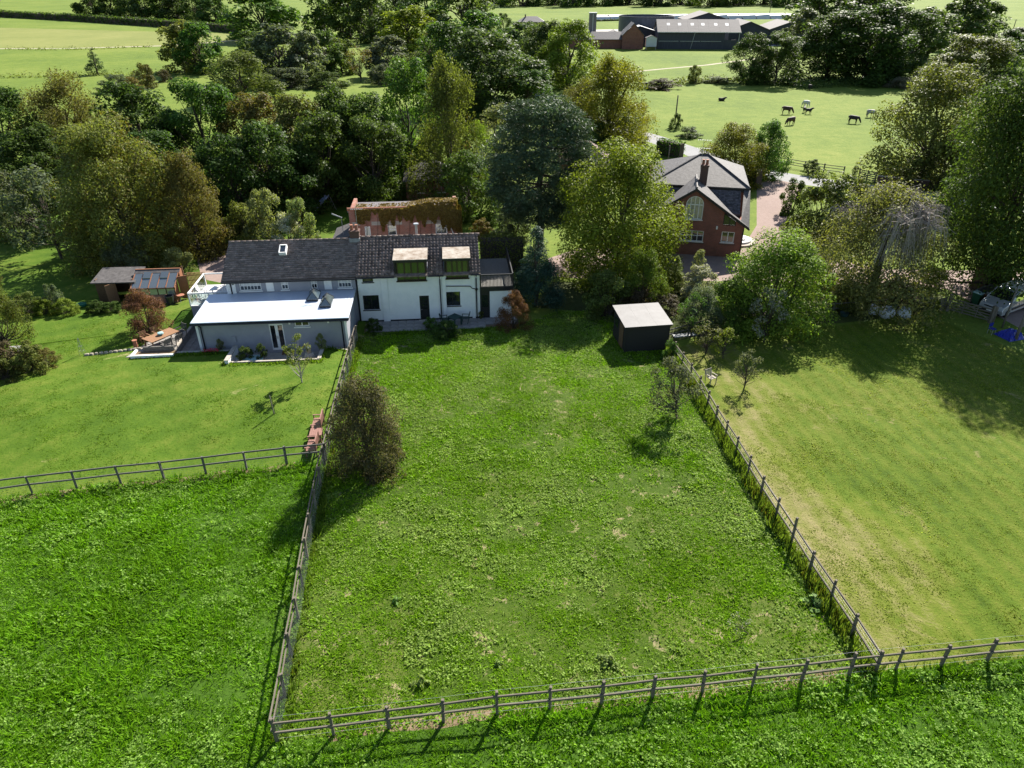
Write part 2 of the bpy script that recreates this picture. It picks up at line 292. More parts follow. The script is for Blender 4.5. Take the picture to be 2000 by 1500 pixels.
# ------------------------------------------------------------------ mesh helpers
def np_mesh(name, V, F, mats, tint=None, smooth=False):
    V = np.asarray(V, np.float32); F = np.asarray(F, np.int32); k = F.shape[1]
    me = bpy.data.meshes.new(name); me.vertices.add(len(V)); me.vertices.foreach_set('co', V.ravel())
    me.loops.add(F.size); me.loops.foreach_set('vertex_index', F.ravel())
    me.polygons.add(len(F)); me.polygons.foreach_set('loop_start', np.arange(0, F.size, k, dtype=np.int32))
    if smooth: me.polygons.foreach_set('use_smooth', np.ones(len(F), bool))
    for m in (mats if isinstance(mats, (list, tuple)) else [mats]): me.materials.append(m)
    if tint is not None:
        a = me.attributes.new('tint', 'FLOAT', 'POINT'); a.data.foreach_set('value', np.asarray(tint, np.float32))
    me.update(calc_edges=True); return me
class MB:
    """collects shapes; build() links them as ONE mesh object"""
    def __init__(s): s.v = []; s.f = []
    def add(s, vs, fs):
        o = len(s.v); s.v += [tuple(p) for p in vs]; s.f += [tuple(i + o for i in f) for f in fs]; return s
    def box(s, x0, x1, y0, y1, z0, z1):
        return s.add([(x0, y0, z0), (x1, y0, z0), (x1, y1, z0), (x0, y1, z0), (x0, y0, z1), (x1, y0, z1), (x1, y1, z1), (x0, y1, z1)],
                     [(0, 3, 2, 1), (4, 5, 6, 7), (0, 1, 5, 4), (1, 2, 6, 5), (2, 3, 7, 6), (3, 0, 4, 7)])
    def hexa(s, p):   # eight points: bottom four, top four
        return s.add(p, [(0, 3, 2, 1), (4, 5, 6, 7), (0, 1, 5, 4), (1, 2, 6, 5), (2, 3, 7, 6), (3, 0, 4, 7)])
    def plate(s, pts, n):   # polygon given thickness along the vector n
        k = len(pts); n = Vector(n); a = [Vector(p) for p in pts]; b = [p + n for p in a]
        return s.add(a + b, [tuple(range(k))[::-1], tuple(range(k, 2 * k))] + [(i, (i + 1) % k, k + (i + 1) % k, k + i) for i in range(k)])
    def tube(s, pts, rad, n=6, cap=True):
        pts = [Vector(p) for p in pts]; rad = rad if isinstance(rad, (list, tuple)) else [rad] * len(pts); o = len(s.v); k = len(pts)
        for i, p in enumerate(pts):
            d = (pts[min(i + 1, k - 1)] - pts[max(i - 1, 0)]).normalized()
            a = d.orthogonal().normalized() if abs(d.z) < 0.9 else Vector((1, 0, 0)); a = (a - d * a.dot(d)).normalized(); b = d.cross(a)
            for j in range(n):
                t = 2 * math.pi * j / n; s.v.append(tuple(p + (a * math.cos(t) + b * math.sin(t)) * rad[i]))
        for i in range(k - 1):
            for j in range(n): s.f.append((o + i * n + j, o + i * n + (j + 1) % n, o + (i + 1) * n + (j + 1) % n, o + (i + 1) * n + j))
        if cap: s.f.append(tuple(o + j for j in range(n))[::-1]); s.f.append(tuple(o + (k - 1) * n + j for j in range(n)))
        return s
    def lathe(s, prof, n=16, c=(0, 0, 0)):   # (radius, z) rings
        o = len(s.v)
        for r, z in prof:
            for j in range(n):
                t = 2 * math.pi * j / n; s.v.append((c[0] + r * math.cos(t), c[1] + r * math.sin(t), c[2] + z))
        for i in range(len(prof) - 1):
            for j in range(n): s.f.append((o + i * n + j, o + i * n + (j + 1) % n, o + (i + 1) * n + (j + 1) % n, o + (i + 1) * n + j))
        s.f.append(tuple(o + j for j in range(n))[::-1]); s.f.append(tuple(o + (len(prof) - 1) * n + j for j in range(n)))
        return s
    def wall(s, x0, x1, z0, z1, y0, y1, holes=()):
        """wall facing -y with openings (x0,x1,z0,z1), reveals included"""
        xs = sorted({x0, x1, *[h[0] for h in holes], *[h[1] for h in holes]}); zs = sorted({z0, z1, *[h[2] for h in holes], *[h[3] for h in holes]})
        xs = [x for x in xs if x0 <= x <= x1]; zs = [z for z in zs if z0 <= z <= z1]
        def solid(i, j):
            if i < 0 or j < 0 or i >= len(xs) - 1 or j >= len(zs) - 1: return False
            cx, cz = (xs[i] + xs[i + 1]) / 2, (zs[j] + zs[j + 1]) / 2
            return not any(h[0] < cx < h[1] and h[2] < cz < h[3] for h in holes)
        for i in range(len(xs) - 1):
            for j in range(len(zs) - 1):
                if not solid(i, j): continue
                a, b, c, d = xs[i], xs[i + 1], zs[j], zs[j + 1]
                s.add([(a, y0, c), (b, y0, c), (b, y0, d), (a, y0, d)], [(0, 1, 2, 3)])
                s.add([(a, y1, c), (b, y1, c), (b, y1, d), (a, y1, d)], [(3, 2, 1, 0)])
                if not solid(i - 1, j): s.add([(a, y0, c), (a, y0, d), (a, y1, d), (a, y1, c)], [(0, 1, 2, 3)])
                if not solid(i + 1, j): s.add([(b, y0, c), (b, y1, c), (b, y1, d), (b, y0, d)], [(0, 1, 2, 3)])
                if not solid(i, j - 1): s.add([(a, y0, c), (a, y1, c), (b, y1, c), (b, y0, c)], [(0, 1, 2, 3)])
                if not solid(i, j + 1): s.add([(a, y0, d), (b, y0, d), (b, y1, d), (a, y1, d)], [(0, 1, 2, 3)])
        return s
    def mesh(s, name, mat, smooth=False):
        me = bpy.data.meshes.new(name); me.from_pydata(s.v, [], s.f); me.materials.append(mat); me.update()
        if smooth: me.polygons.foreach_set('use_smooth', np.ones(len(me.polygons), bool))
        return me
    def build(s, name, mat, parent=None, smooth=False, loc=None, bevel=0.0, kind=None, label=None):
        return link(name, s.mesh(name, M[mat] if isinstance(mat, str) else mat, smooth), parent, loc, bevel, kind, label)
def link(name, me, parent=None, loc=None, bevel=0.0, kind=None, label=None):
    o = bpy.data.objects.new(name, me); col.objects.link(o)
    if parent: o.parent = parent
    if loc is not None: o.location = loc
    if bevel:
        b = o.modifiers.new('bevel', 'BEVEL'); b.width = bevel; b.segments = 2; b.limit_method = 'ANGLE'
    if kind: o['kind'] = kind
    if label: o['label'] = label
    return o
def tag(o, label, cat=None, group=None, kind=None):
    o['label'] = label
    if cat: o['category'] = cat
    if group: o['group'] = group
    if kind: o['kind'] = kind
    return o
def thing(name, label, cat, loc=(0, 0, 0), rz=0.0, group=None):
    o = bpy.data.objects.new(name, None); col.objects.link(o); o.empty_display_size = 0.3
    o.location = loc; o.rotation_euler = (0, 0, rz); return tag(o, label, cat, group)
def struct(name, me, label):
    o = link(name, me); o['kind'] = 'structure'; o['label'] = label; return o
def copy_tree(o, parent=None):
    c = o.copy(); col.objects.link(c); c.parent = parent
    for ch in list(o.children): copy_tree(ch, c)
    return c
UNIT = MB().box(-0.5, 0.5, -0.5, 0.5, -0.5, 0.5)
_unit = {}
def bar(name, a, b, w, h, mat, parent):
    """a straight bar of section w x h from a to b, sharing one mesh per material"""
    if mat not in _unit: _unit[mat] = UNIT.mesh('bar', M[mat])
    o = bpy.data.objects.new(name, _unit[mat]); col.objects.link(o); o.parent = parent
    a, b = Vector(a), Vector(b); d = b - a; x = d.normalized(); y = Vector((0, 0, 1)).cross(x)
    y = y.normalized() if y.length > 1e-4 else Vector((0, 1, 0)); z = x.cross(y)
    m = Matrix((x * d.length, y * w, z * h)).transposed().to_4x4(); m.translation = (a + b) / 2
    o.matrix_local = m; return o

# ------------------------------------------------------------------ the ground: one triangulation cut into named regions
rng = np.random.default_rng(7)
def gp(*pts): return [(lambda q: (q.x, q.y))(G(*p)) for p in pts]
def ribbon(pts, w):
    p = [Vector(q) for q in pts]; l, r = [], []
    for i in range(len(p)):
        d = (p[min(i + 1, len(p) - 1)] - p[max(i - 1, 0)]).normalized(); n = Vector((-d.y, d.x)) * (w[i] if isinstance(w, list) else w) / 2
        l.append(tuple(p[i] + n)); r.append(tuple(p[i] - n))
    return l + r[::-1]
LF = [(541, 1449), (557, 1361), (570, 1277), (584, 1206), (596, 1120), (612, 1025), (630, 930), (642, 885), (664, 790), (682, 720), (699, 659)]   # left paddock fence
FF = [(541, 1449), (642, 1437), (748, 1424), (852, 1411), (955, 1398), (1150, 1378), (1340, 1357), (1530, 1336), (1709, 1314), (1850, 1300), (2010, 1285), (2160, 1270)]
RF = [(1709, 1314), (1640, 1205), (1560, 1085), (1490, 975), (1425, 870), (1370, 775), (1312, 690)]
MF = [(637, 900), (578, 905), (508, 914), (440, 922), (372, 930), (300, 938), (228, 946), (155, 955), (80, 963), (12, 972), (-70, 983), (-150, 993)]
lf, ff, rf, mf = gp(*LF), gp(*FF), gp(*RF), gp(*MF)
hole = [(-12.6, 0.4), (-12.6, -5.35), (-8.3, -5.35), (-8.3, -7.4), (-2.2, -7.4), (-2.2, -5.35), (-0.25, -5.35), (-0.25, 0.4)]
holeW = [tuple(L(u, v)[:2]) for u, v in hole]
terrace = [tuple(L(u, v)[:2]) for u, v in [(0.35, 0.3), (0.35, -2.05), (9.6, -1.95), (12.3, -1.6), (12.3, 0.3)]]
reg = {}   # later entries win
reg['rough_field'] = gp((-900, 31), (470, 66), (470, 88), (330, 91), (20, 95), (-900, 97))
reg['yard'] = gp((1150, 58), (1560, 52), (1560, 88), (1440, 92), (1180, 72))
reg['garden_grass'] = gp((-500, 560), (-100, 440), (500, 380), (700, 400), (1000, 420), (1000, 520), (940, 640), (700, 652), (640, 600), (-500, 740))
reg['garden_bed'] = gp((1300, 670), (1160, 610), (1040, 600), (1080, 550), (1350, 552), (1560, 552), (1850, 575), (1800, 612), (1700, 625), (1500, 645), (1400, 650))
reg['driveway'] = gp((1478, 340), (1575, 356), (1545, 400), (1532, 440), (1570, 490), (1720, 525), (2080, 532), (2080, 620), (1990, 640), (1935, 610), (1850, 565), (1700, 557), (1560, 552), (1350, 548), (1200, 548), (1080, 540), (1070, 505), (1130, 485), (1330, 485), (1440, 500), (1478, 440))
reg['road'] = ribbon(gp((1010, 165), (1060, 190), (1110, 212), (1190, 245), (1275, 270), (1340, 292), (1400, 313), (1480, 336), (1575, 353), (1700, 369), (1850, 388), (2100, 420)), 4.6)
reg['track'] = ribbon(gp((1150, 150), (1228, 141), (1300, 134), (1380, 127), (1440, 119), (1560, 105)), 1.6)
reg['field_path'] = ribbon(gp((-200, 97), (20, 95), (120, 95), (230, 92), (330, 89), (470, 78)), [3, 2.6, 2.4, 2.8, 3.5, 3])
reg['car_park'] = gp((395, 545), (385, 510), (400, 480), (470, 470), (470, 560))
reg['left_lawn'] = [tuple(L(*p)[:2]) for p in [(-0.25, -2.9), (-0.25, -5.35), (-13, -5.35), (-12.7, 2.2), (-17.5, 2.2), (-23, 0.8), (-30, -0.5), (-60, -2)]] + [(-60, 30)] + mf[::-1][1:] + lf[7:]
reg['meadow'] = [(-60, 30)] + mf[::-1] + lf[7::-1] + ff[1:] + [(60, 20), (60, -30), (-60, -30)]
reg['right_lawn'] = gp((1305, 685), (1400, 655), (1500, 648), (1700, 630), (1800, 612), (1925, 660), (2080, 720)) + [(60, 42), (60, 20)] + ff[::-1][:4] + rf[:]
reg['paddock'] = lf + [tuple(L(0.35, -2.05)[:2]), tuple(L(9.6, -1.95)[:2]), tuple(L(12.3, -1.6)[:2])] + gp((1090, 608), (1180, 608), (1300, 670)) + rf[::-1] + ff[:9][::-1][1:-1]
for nm, ln, w in (('soil_strip_lawn', [(p[0], p[1] - 0.25) for p in mf[1:]], 0.55), ('soil_strip_front', [(p[0], p[1] + 0.05) for p in ff[1:9]], 0.45)):
    reg[nm] = ribbon(ln, [w * (0.6 + 0.9 * random.Random(i).random()) for i in range(len(ln))])
reg['terrace_base'] = terrace
reg['hole'] = holeW
LBL = {'ground': ('pasture', 'bright green pasture stretching across the valley'), 'rough_field': ('rough_field', 'dry olive field below the far hedge'),
       'yard': ('yard', 'pale concrete farmyard around the barns'), 'garden_grass': ('lawn', 'shaded garden grass behind the cottages'),
       'garden_bed': ('bed', 'dark planted border around the shrubs'), 'driveway': ('drive', 'reddish gravel driveway around the brick house'),
       'road': ('road', 'pale grey country lane behind the brick house'), 'track': ('track', 'thin stony track across the cattle field'),
       'field_path': ('track', 'pale path along the foot of the olive field'), 'car_park': ('drive', 'gravel parking area beside the grey house'),
       'left_lawn': ('lawn', 'bright lawn in front of the grey house'), 'meadow': ('meadow', 'dark green meadow outside the paddock fence'),
       'right_lawn': ('mown', 'yellowish mown lawn right of the paddock'), 'paddock': ('paddock', 'tufted green paddock inside the rail fences'),
       'soil_strip_lawn': ('soil', 'bare soil strip under the lawn fence'), 'soil_strip_front': ('soil', 'worn soil strip under the front fence'),
       'terrace_base': ('soil', 'dark bedding under the terrace slabs')}
def make_ground():
    V, E, Fc, names = [], [], [], []
    for n, poly in reg.items():
        ar = sum(a[0] * b[1] - b[0] * a[1] for a, b in zip(poly, poly[1:] + poly[:1]))
        if ar < 0: poly = poly[::-1]
        o = len(V); V += [Vector(p) for p in poly]; Fc.append(list(range(o, o + len(poly)))); names.append(n)
    for x in np.arange(-42, 46.01, 0.8):
        for y in np.arange(6, 62.01, 0.8): V.append(Vector((x + 0.013, y + 0.017)))
    for r in (80, 150, 300, 600, 1200, 3500):
        for k in range(16):
            a = 2 * math.pi * k / 16; V.append(Vector((r * math.cos(a), 40 + r * math.sin(a))))
    vs, es, fs, ov, oe, of = delaunay_2d_cdt(V, E, Fc, 0, 1e-5, True)
    xy = np.array([(v.x, v.y) for v in vs]); z = terrain(xy[:, 0], xy[:, 1]); P3 = np.column_stack([xy, z])
    groups = {}
    for f, src in zip(fs, of):
        n = names[max(src)] if src else 'ground'
        groups.setdefault(n, []).append(f)
    for n, fl in groups.items():
        if n == 'hole': continue
        F = np.array(fl); used = np.unique(F); mp = np.zeros(len(P3), int); mp[used] = np.arange(len(used))
        a, b, c = P3[F[:, 0]], P3[F[:, 1]], P3[F[:, 2]]
        flip = ((b[:, 0] - a[:, 0]) * (c[:, 1] - a[:, 1]) - (b[:, 1] - a[:, 1]) * (c[:, 0] - a[:, 0])) < 0
        F[flip] = F[flip][:, ::-1]
        m, lab = LBL[n]
        struct(n, np_mesh(n, P3[used], mp[F], M[m], smooth=True), lab)
make_ground()

# ------------------------------------------------------------------ grass and weeds with real height
def in_poly(x, y, poly):
    ins = np.zeros(len(x), bool); j = len(poly) - 1
    for i in range(len(poly)):
        xi, yi = poly[i]; xj, yj = poly[j]
        c = ((yi > y) != (yj > y)) & (x < (xj - xi) * (y - yi) / (yj - yi + 1e-12) + xi); ins ^= c; j = i
    return ins
def vnoise(x, y, s, seed):
    """smooth value noise"""
    r = np.random.default_rng(seed); T = r.random((64, 64)); X = x * s; Y = y * s
    i = np.floor(X).astype(int); j = np.floor(Y).astype(int); fx = X - i; fy = Y - j; fx = fx * fx * (3 - 2 * fx); fy = fy * fy * (3 - 2 * fy)
    g = lambda a, b: T[a % 64, b % 64]
    return (g(i, j) * (1 - fx) + g(i + 1, j) * fx) * (1 - fy) + (g(i, j + 1) * (1 - fx) + g(i + 1, j + 1) * fx) * fy
def visible(x, y):
    d = np.stack([x, y, np.zeros_like(x)], 1) - CAMP; zc = d @ FW; px = 1000 + FPX * d[:, 0] / zc; py = 750 - FPX * (d @ UPV) / zc
    return (px > -90) & (px < 2090) & (py < 1590) & (zc > 0)
def sample(poly, dens, seed, box=None):
    r = np.random.default_rng(seed); p = np.array(poly); x0, y0 = p.min(0); x1, y1 = p.max(0)
    x0, x1, y0, y1 = max(x0, -45), min(x1, 48), max(y0, 9), min(y1, 62)
    n = int((x1 - x0) * (y1 - y0) * dens); x = r.uniform(x0, x1, n); y = r.uniform(y0, y1, n)
    k = in_poly(x, y, poly) & visible(x, y) & ~in_poly(x, y, holeW) & ~in_poly(x, y, terrace); return x[k], y[k], r
def tufts(name, label, poly, dens, nb, hgt, wid, spread, color, aut, seed, keep=None, leafy=0.0, lean=0.5, mat='blade'):
    """nb blades or leaves round each sampled point"""
    x, y, r = sample(poly, dens, seed)
    if keep is not None:
        k = r.random(len(x)) < keep(x, y); x, y = x[k], y[k]
    n = len(x); sz = r.uniform(0.5, 1.4, n) * (0.45 + 0.7 * vnoise(x, y, 0.9, seed + 5) + 0.5 * vnoise(x, y, 0.22, seed + 6))
    tint = np.clip(0.65 * vnoise(x, y, 0.45, seed + 9) + 0.45 * r.random(n) - 0.05, 0, 1)
    X = np.repeat(x, nb); Y = np.repeat(y, nb); S = np.repeat(sz, nb); Tn = np.repeat(tint, nb); m = n * nb
    a = r.uniform(0, 2 * np.pi, m); rad = spread * S * np.sqrt(r.random(m)); ln = lean * r.uniform(0.3, 1.3, m)
    bx = X + rad * np.cos(a); by = Y + rad * np.sin(a); bz = terrain(bx, by) - 0.01
    h = hgt * S * r.uniform(0.5, 1.25, m); w = wid * S * r.uniform(0.7, 1.3, m)
    d = np.stack([np.cos(a), np.sin(a)], 1); t = a + np.pi / 2 + r.normal(0, 0.5, m); s = np.stack([np.cos(t), np.sin(t)], 1)
    B = np.stack([bx, by, bz], 1)
    if leafy:   # a leaf held on a short stalk: diamond
        c = B.copy(); c[:, 2] += h; up = np.stack([d[:, 0] * ln, d[:, 1] * ln, r.uniform(-0.25, 0.5, m)], 1); up /= np.linalg.norm(up, axis=1)[:, None]
        sd = np.stack([s[:, 0], s[:, 1], r.normal(0, 0.25, m)], 1); lw = leafy * S
        V = np.stack([c - up * (lw * 0.6)[:, None], c + sd * (lw * 0.42)[:, None], c + up * (lw * 0.7)[:, None], c - sd * (lw * 0.42)[:, None]], 1).reshape(-1, 3)
        F = np.arange(4 * m).reshape(-1, 4); Tt = np.repeat(Tn, 4)
    else:
        top = B + np.stack([d[:, 0] * ln * h, d[:, 1] * ln * h, h], 1); sw = np.stack([s[:, 0], s[:, 1], np.zeros(m)], 1) * (w / 2)[:, None]
        V = np.stack([B - sw, B + sw, top], 1).reshape(-1, 3); F = np.arange(3 * m).reshape(-1, 3); Tt = np.repeat(Tn, 3)
    o = link(name, np_mesh(name, V, F, M[mat], Tt)); o.color = (*color, aut); tag(o, label, 'grass', kind='stuff'); return o
pd, md, rl, ll = reg['paddock'], reg['meadow'], reg['right_lawn'], reg['left_lawn']
bare = lambda s, lo, hi: (lambda x, y: np.clip((vnoise(x, y, 0.35, s) * 0.6 + vnoise(x, y, 1.1, s + 1) * 0.5 - lo) / (hi - lo), 0.05, 1))
lush = lambda s, lo, hi, mn: (lambda x, y: np.clip((vnoise(x, y, 0.35, s) * 0.6 + vnoise(x, y, 1.1, s + 1) * 0.5 - lo) / (hi - lo), mn, 1))
tufts('grass', 'short tufted grass growing in the fenced paddock', pd, 95, 6, 0.07, 0.05, 0.10, (0.155, 0.285, 0.012), 0.08, 11, lush(3, 0.25, 0.6, 0.15), lean=1.5)
tufts('clover_and_weeds', 'low broad-leaved weeds among the paddock grass', pd, 75, 6, 0.06, 0.05, 0.11, (0.22, 0.315, 0.065), 0.08, 12, bare(23, 0.42, 0.8), leafy=0.058)
tufts('meadow_grass', 'long dark green grass outside the paddock', md, 80, 7, 0.13, 0.05, 0.12, (0.12, 0.25, 0.010), 0.05, 13, lush(73, 0.1, 0.5, 0.6), lean=1.2)
tufts('meadow_weeds', 'broad dock leaves scattered through the dark meadow', md, 55, 6, 0.11, 0.05, 0.12, (0.20, 0.325, 0.06), 0.05, 14, bare(33, 0.45, 0.9), leafy=0.062)
tufts('mown_grass', 'short yellowish grass on the right-hand lawn', rl, 85, 4, 0.03, 0.04, 0.09, (0.15, 0.205, 0.017), 0.25, 15, bare(43, 0.3, 0.75), lean=2.0)
tufts('mown_weeds', 'flat green weed rosettes on the right-hand lawn', rl, 45, 5, 0.025, 0.05, 0.10, (0.24, 0.285, 0.05), 0.2, 16, bare(53, 0.40, 0.95), leafy=0.036)
tufts('lawn_grass', 'short bright grass on the lawn before the grey house', ll, 70, 5, 0.035, 0.04, 0.09, (0.115, 0.20, 0.012), 0.2, 17, lush(63, 0.25, 0.7, 0.2), lean=1.8)
def strip(pts, w): return ribbon(pts, w)
tufts('fence_grass', 'tall uncut grass along the foot of the right fence', strip([(p[0] - 0.15, p[1]) for p in rf], 0.75), 70, 6, 0.42, 0.05, 0.10, (0.10, 0.15, 0.025), 0.35, 18, lean=0.35)
tufts('verge_grass', 'uncut grass along the foot of the left fence', strip([(p[0] + 0.1, p[1]) for p in lf], 0.6), 50, 6, 0.24, 0.05, 0.10, (0.085, 0.135, 0.02), 0.3, 19, lean=0.5)
tufts('edge_grass', 'tufts of grass hanging over the terrace edge', strip([tuple(L(u, v - 0.12)[:2]) for u, v in [(0.4, -2.1), (4, -2.1), (9.6, -2.0), (12.3, -1.7)]], 0.5), 70, 6, 0.16, 0.05, 0.1, (0.09, 0.165, 0.015), 0.1, 20, lean=0.6)
tufts('well_grass', 'tufts of grass hanging over the sunken patio edge', strip([tuple(L(u, v)[:2]) for u, v in [(-15, -6.1), (-8.6, -5.7), (-8.6, -7.75), (-2.0, -7.75), (-1.9, -5.6), (-0.4, -5.6)]], 0.35), 70, 6, 0.13, 0.05, 0.1, (0.10, 0.17, 0.018), 0.1, 21, lean=0.6)

# ------------------------------------------------------------------ fences
def resample(pts, step):
    out = [Vector(pts[0])]; acc = 0
    for a, b in zip(pts[:-1], pts[1:]):
        a, b = Vector(a), Vector(b); l = (b - a).length; t = step - acc
        while t <= l: out.append(a + (b - a) * (t / l)); t += step
        acc = (acc + l) % step if l >= step - acc else acc + l
    return out
def fence(name, label, pts, step, hgt, rails, mat, pw=0.10, side=0.07, wires=0, mesh=False, seed=1, tall=()):
    rd = random.Random(seed); p = resample(pts, step); b0 = p[0]
    root = thing(name, label, 'fence', (b0.x, b0.y, H(b0.x, b0.y))); o0 = Vector(root.location)
    g = [Vector((q.x, q.y, H(q.x, q.y))) - o0 for q in p]; k = len(g)
    tops = []
    for i, q in enumerate(g):
        hh = hgt + rd.uniform(-0.02, 0.05) + (0.35 if i in tall else 0.0); lx, ly = rd.uniform(-0.025, 0.025), rd.uniform(-0.025, 0.025)
        bar('post', q - Vector((0, 0, 0.2)), q + Vector((lx, ly, hh)), pw * 0.9, pw * 1.05, mat, root); tops.append(Vector((lx, ly, 0)))
    for i in range(k - 1):
        d = (g[i + 1] - g[i]).normalized(); n = Vector((-d.y, d.x, 0)) * side
        for rh in rails:
            bar('rail', g[i] + n + Vector((0, 0, rh + rd.uniform(-0.015, 0.015))) - d * 0.03, g[i + 1] + n + Vector((0, 0, rh + rd.uniform(-0.015, 0.015))) + d * 0.03, 0.042, 0.085, mat, root)
    if mesh:
        w = MB(); n0 = Vector((0, 0, 1))
        for i in range(k - 1):
            d = (g[i + 1] - g[i]); dn = d.normalized(); n = Vector((-dn.y, dn.x, 0)) * (-side)
            for hz in np.linspace(0.04, hgt * 0.78, 7): w.tube([g[i] + n + n0 * hz, g[i + 1] + n + n0 * hz], 0.0022, 3, False)
            for t in np.linspace(0, 1, 13)[:-1]: w.tube([g[i] + d * t + n + n0 * 0.04, g[i] + d * t + n + n0 * hgt * 0.78], 0.0018, 3, False)
        w.build('wire_netting', 'metal', root)
    if wires:
        w = MB()
        for i in range(k - 1):
            for z in np.linspace(hgt * 0.15, hgt + 0.12, wires): w.tube([g[i] + Vector((0, 0, z)), g[i + 1] + Vector((0, 0, z))], 0.003, 3, False)
        w.build('wire', 'metal', root)
    return root
fence('rail_fence', 'weathered two-rail fence along the left side of the paddock', lf, 1.83, 1.22, (0.62, 1.08), 'fence_wood', side=0.08, mesh=True, seed=2)
fence('rail_fence', 'grey two-rail fence across the front of the picture', ff[0:1] + ff[1:], 1.86, 1.2, (0.58, 1.06), 'fence_wood', side=-0.075, wires=4, seed=3)
fence('rail_fence', 'long two-rail fence between the paddock and the yellowish lawn', rf, 1.84, 1.2, (0.6, 1.08), 'fence_wood', side=0.075, mesh=True, seed=4, tall=(4,))
fence('rail_fence', 'dark two-rail fence across the foot of the left lawn', mf, 2.08, 1.15, (0.58, 1.06), 'fence_dark', side=-0.06, mesh=True, seed=5)

# ------------------------------------------------------------------ white cottage (local frame: x along the front, y back)
def house(name, label, cat='house'): return thing(name, label, cat, (HO[0], HO[1], 0.0), HA)
def window(parent, x0, x1, z0, z1, y, nx, nz, frame='white_paint', glass='glass', fw=0.06, depth=0.07, sill=True, bars=0.03, label=None, pane_split=None, out=0.0):
    """frame with mullions, one pane object per light; y is the wall face, frame set back inside the opening"""
    f = MB(); ya, yb = y + 0.05 - out, y + 0.05 - out + depth
    f.box(x0, x0 + fw, ya, yb, z0, z1); f.box(x1 - fw, x1, ya, yb, z0, z1); f.box(x0 + fw, x1 - fw, ya, yb, z0, z0 + fw); f.box(x0 + fw, x1 - fw, ya, yb, z1 - fw, z1)
    xs = np.linspace(x0 + fw, x1 - fw, nx + 1); zs = np.linspace(z0 + fw, z1 - fw, nz + 1) if pane_split is None else [z0 + fw, z0 + fw + pane_split * (z1 - z0 - 2 * fw), z1 - fw]
    for x in xs[1:-1]: f.box(x - bars / 2, x + bars / 2, ya - 0.004, yb, z0 + fw, z1 - fw)
    for z in zs[1:-1]: f.box(x0 + fw, x1 - fw, ya - 0.002, yb - 0.003, z - bars / 2, z + bars / 2)
    w = f.build('window', frame, parent, label=label)
    for i in range(len(xs) - 1):
        for j in range(len(zs) - 1):
            MB().box(xs[i] + 0.001, xs[i + 1] - 0.001, ya + 0.03, ya + 0.042, zs[j] + 0.001, zs[j + 1] - 0.001).build('pane', glass, w)
    if sill: MB().box(x0 - 0.07, x1 + 0.07, y - 0.07, y + 0.06, z0 - 0.07, z0 - 0.005).build('sill', frame, w)
    return w
def pipe(parent, pts, r=0.04, mat='black_paint'): return MB().tube(pts, r, 8).build('drainpipe', mat, parent, smooth=True)

wc = house('white_cottage', 'white rendered cottage with a dark pantiled roof and two dormers')
W0, W1, EV, RDG, RV, DPT = 0.0, 9.35, 3.92, 5.78, 3.4, 6.6
wins = [(0.28, 1.5, 1.06, 2.28), (4.62, 5.36, 0.06, 2.1), (6.6, 7.8, 1.16, 2.34), (0.4, 1.2, 3.36, 3.78), (3.08, 5.25, 3.42, 3.9), (6.78, 8.5, 3.5, 3.9)]
w = MB(); w.wall(W0, W1, 0, 3.9, 0, 0.3, wins); w.box(W0, W0 + 0.25, 0.3, DPT - 0.3, 0, 3.9); w.box(W1 - 0.25, W1, 0.3, DPT - 0.3, 0, 3.9); w.box(W0, W1, DPT - 0.3, DPT, 0, 3.9)
for x in (W0, W1 - 0.25): w.plate([(x, 0.1, 3.9), (x, DPT - 0.1, 3.9), (x, RV, RDG - 0.12)], (0.25, 0, 0))
w.build('wall', 'white_render', wc)
for a, b in ((1.75, 2.25), (6.45, 6.72), (8.72, 8.98)): MB().box(a, b, -0.07, 0.0 - 0.002, 0.0, 3.78).build('pilaster', 'white_render', wc, bevel=0.01)
MB().box(0.02, 9.33, -0.045, -0.003, 0.0, 0.16).build('plinth', 'black_paint', wc)
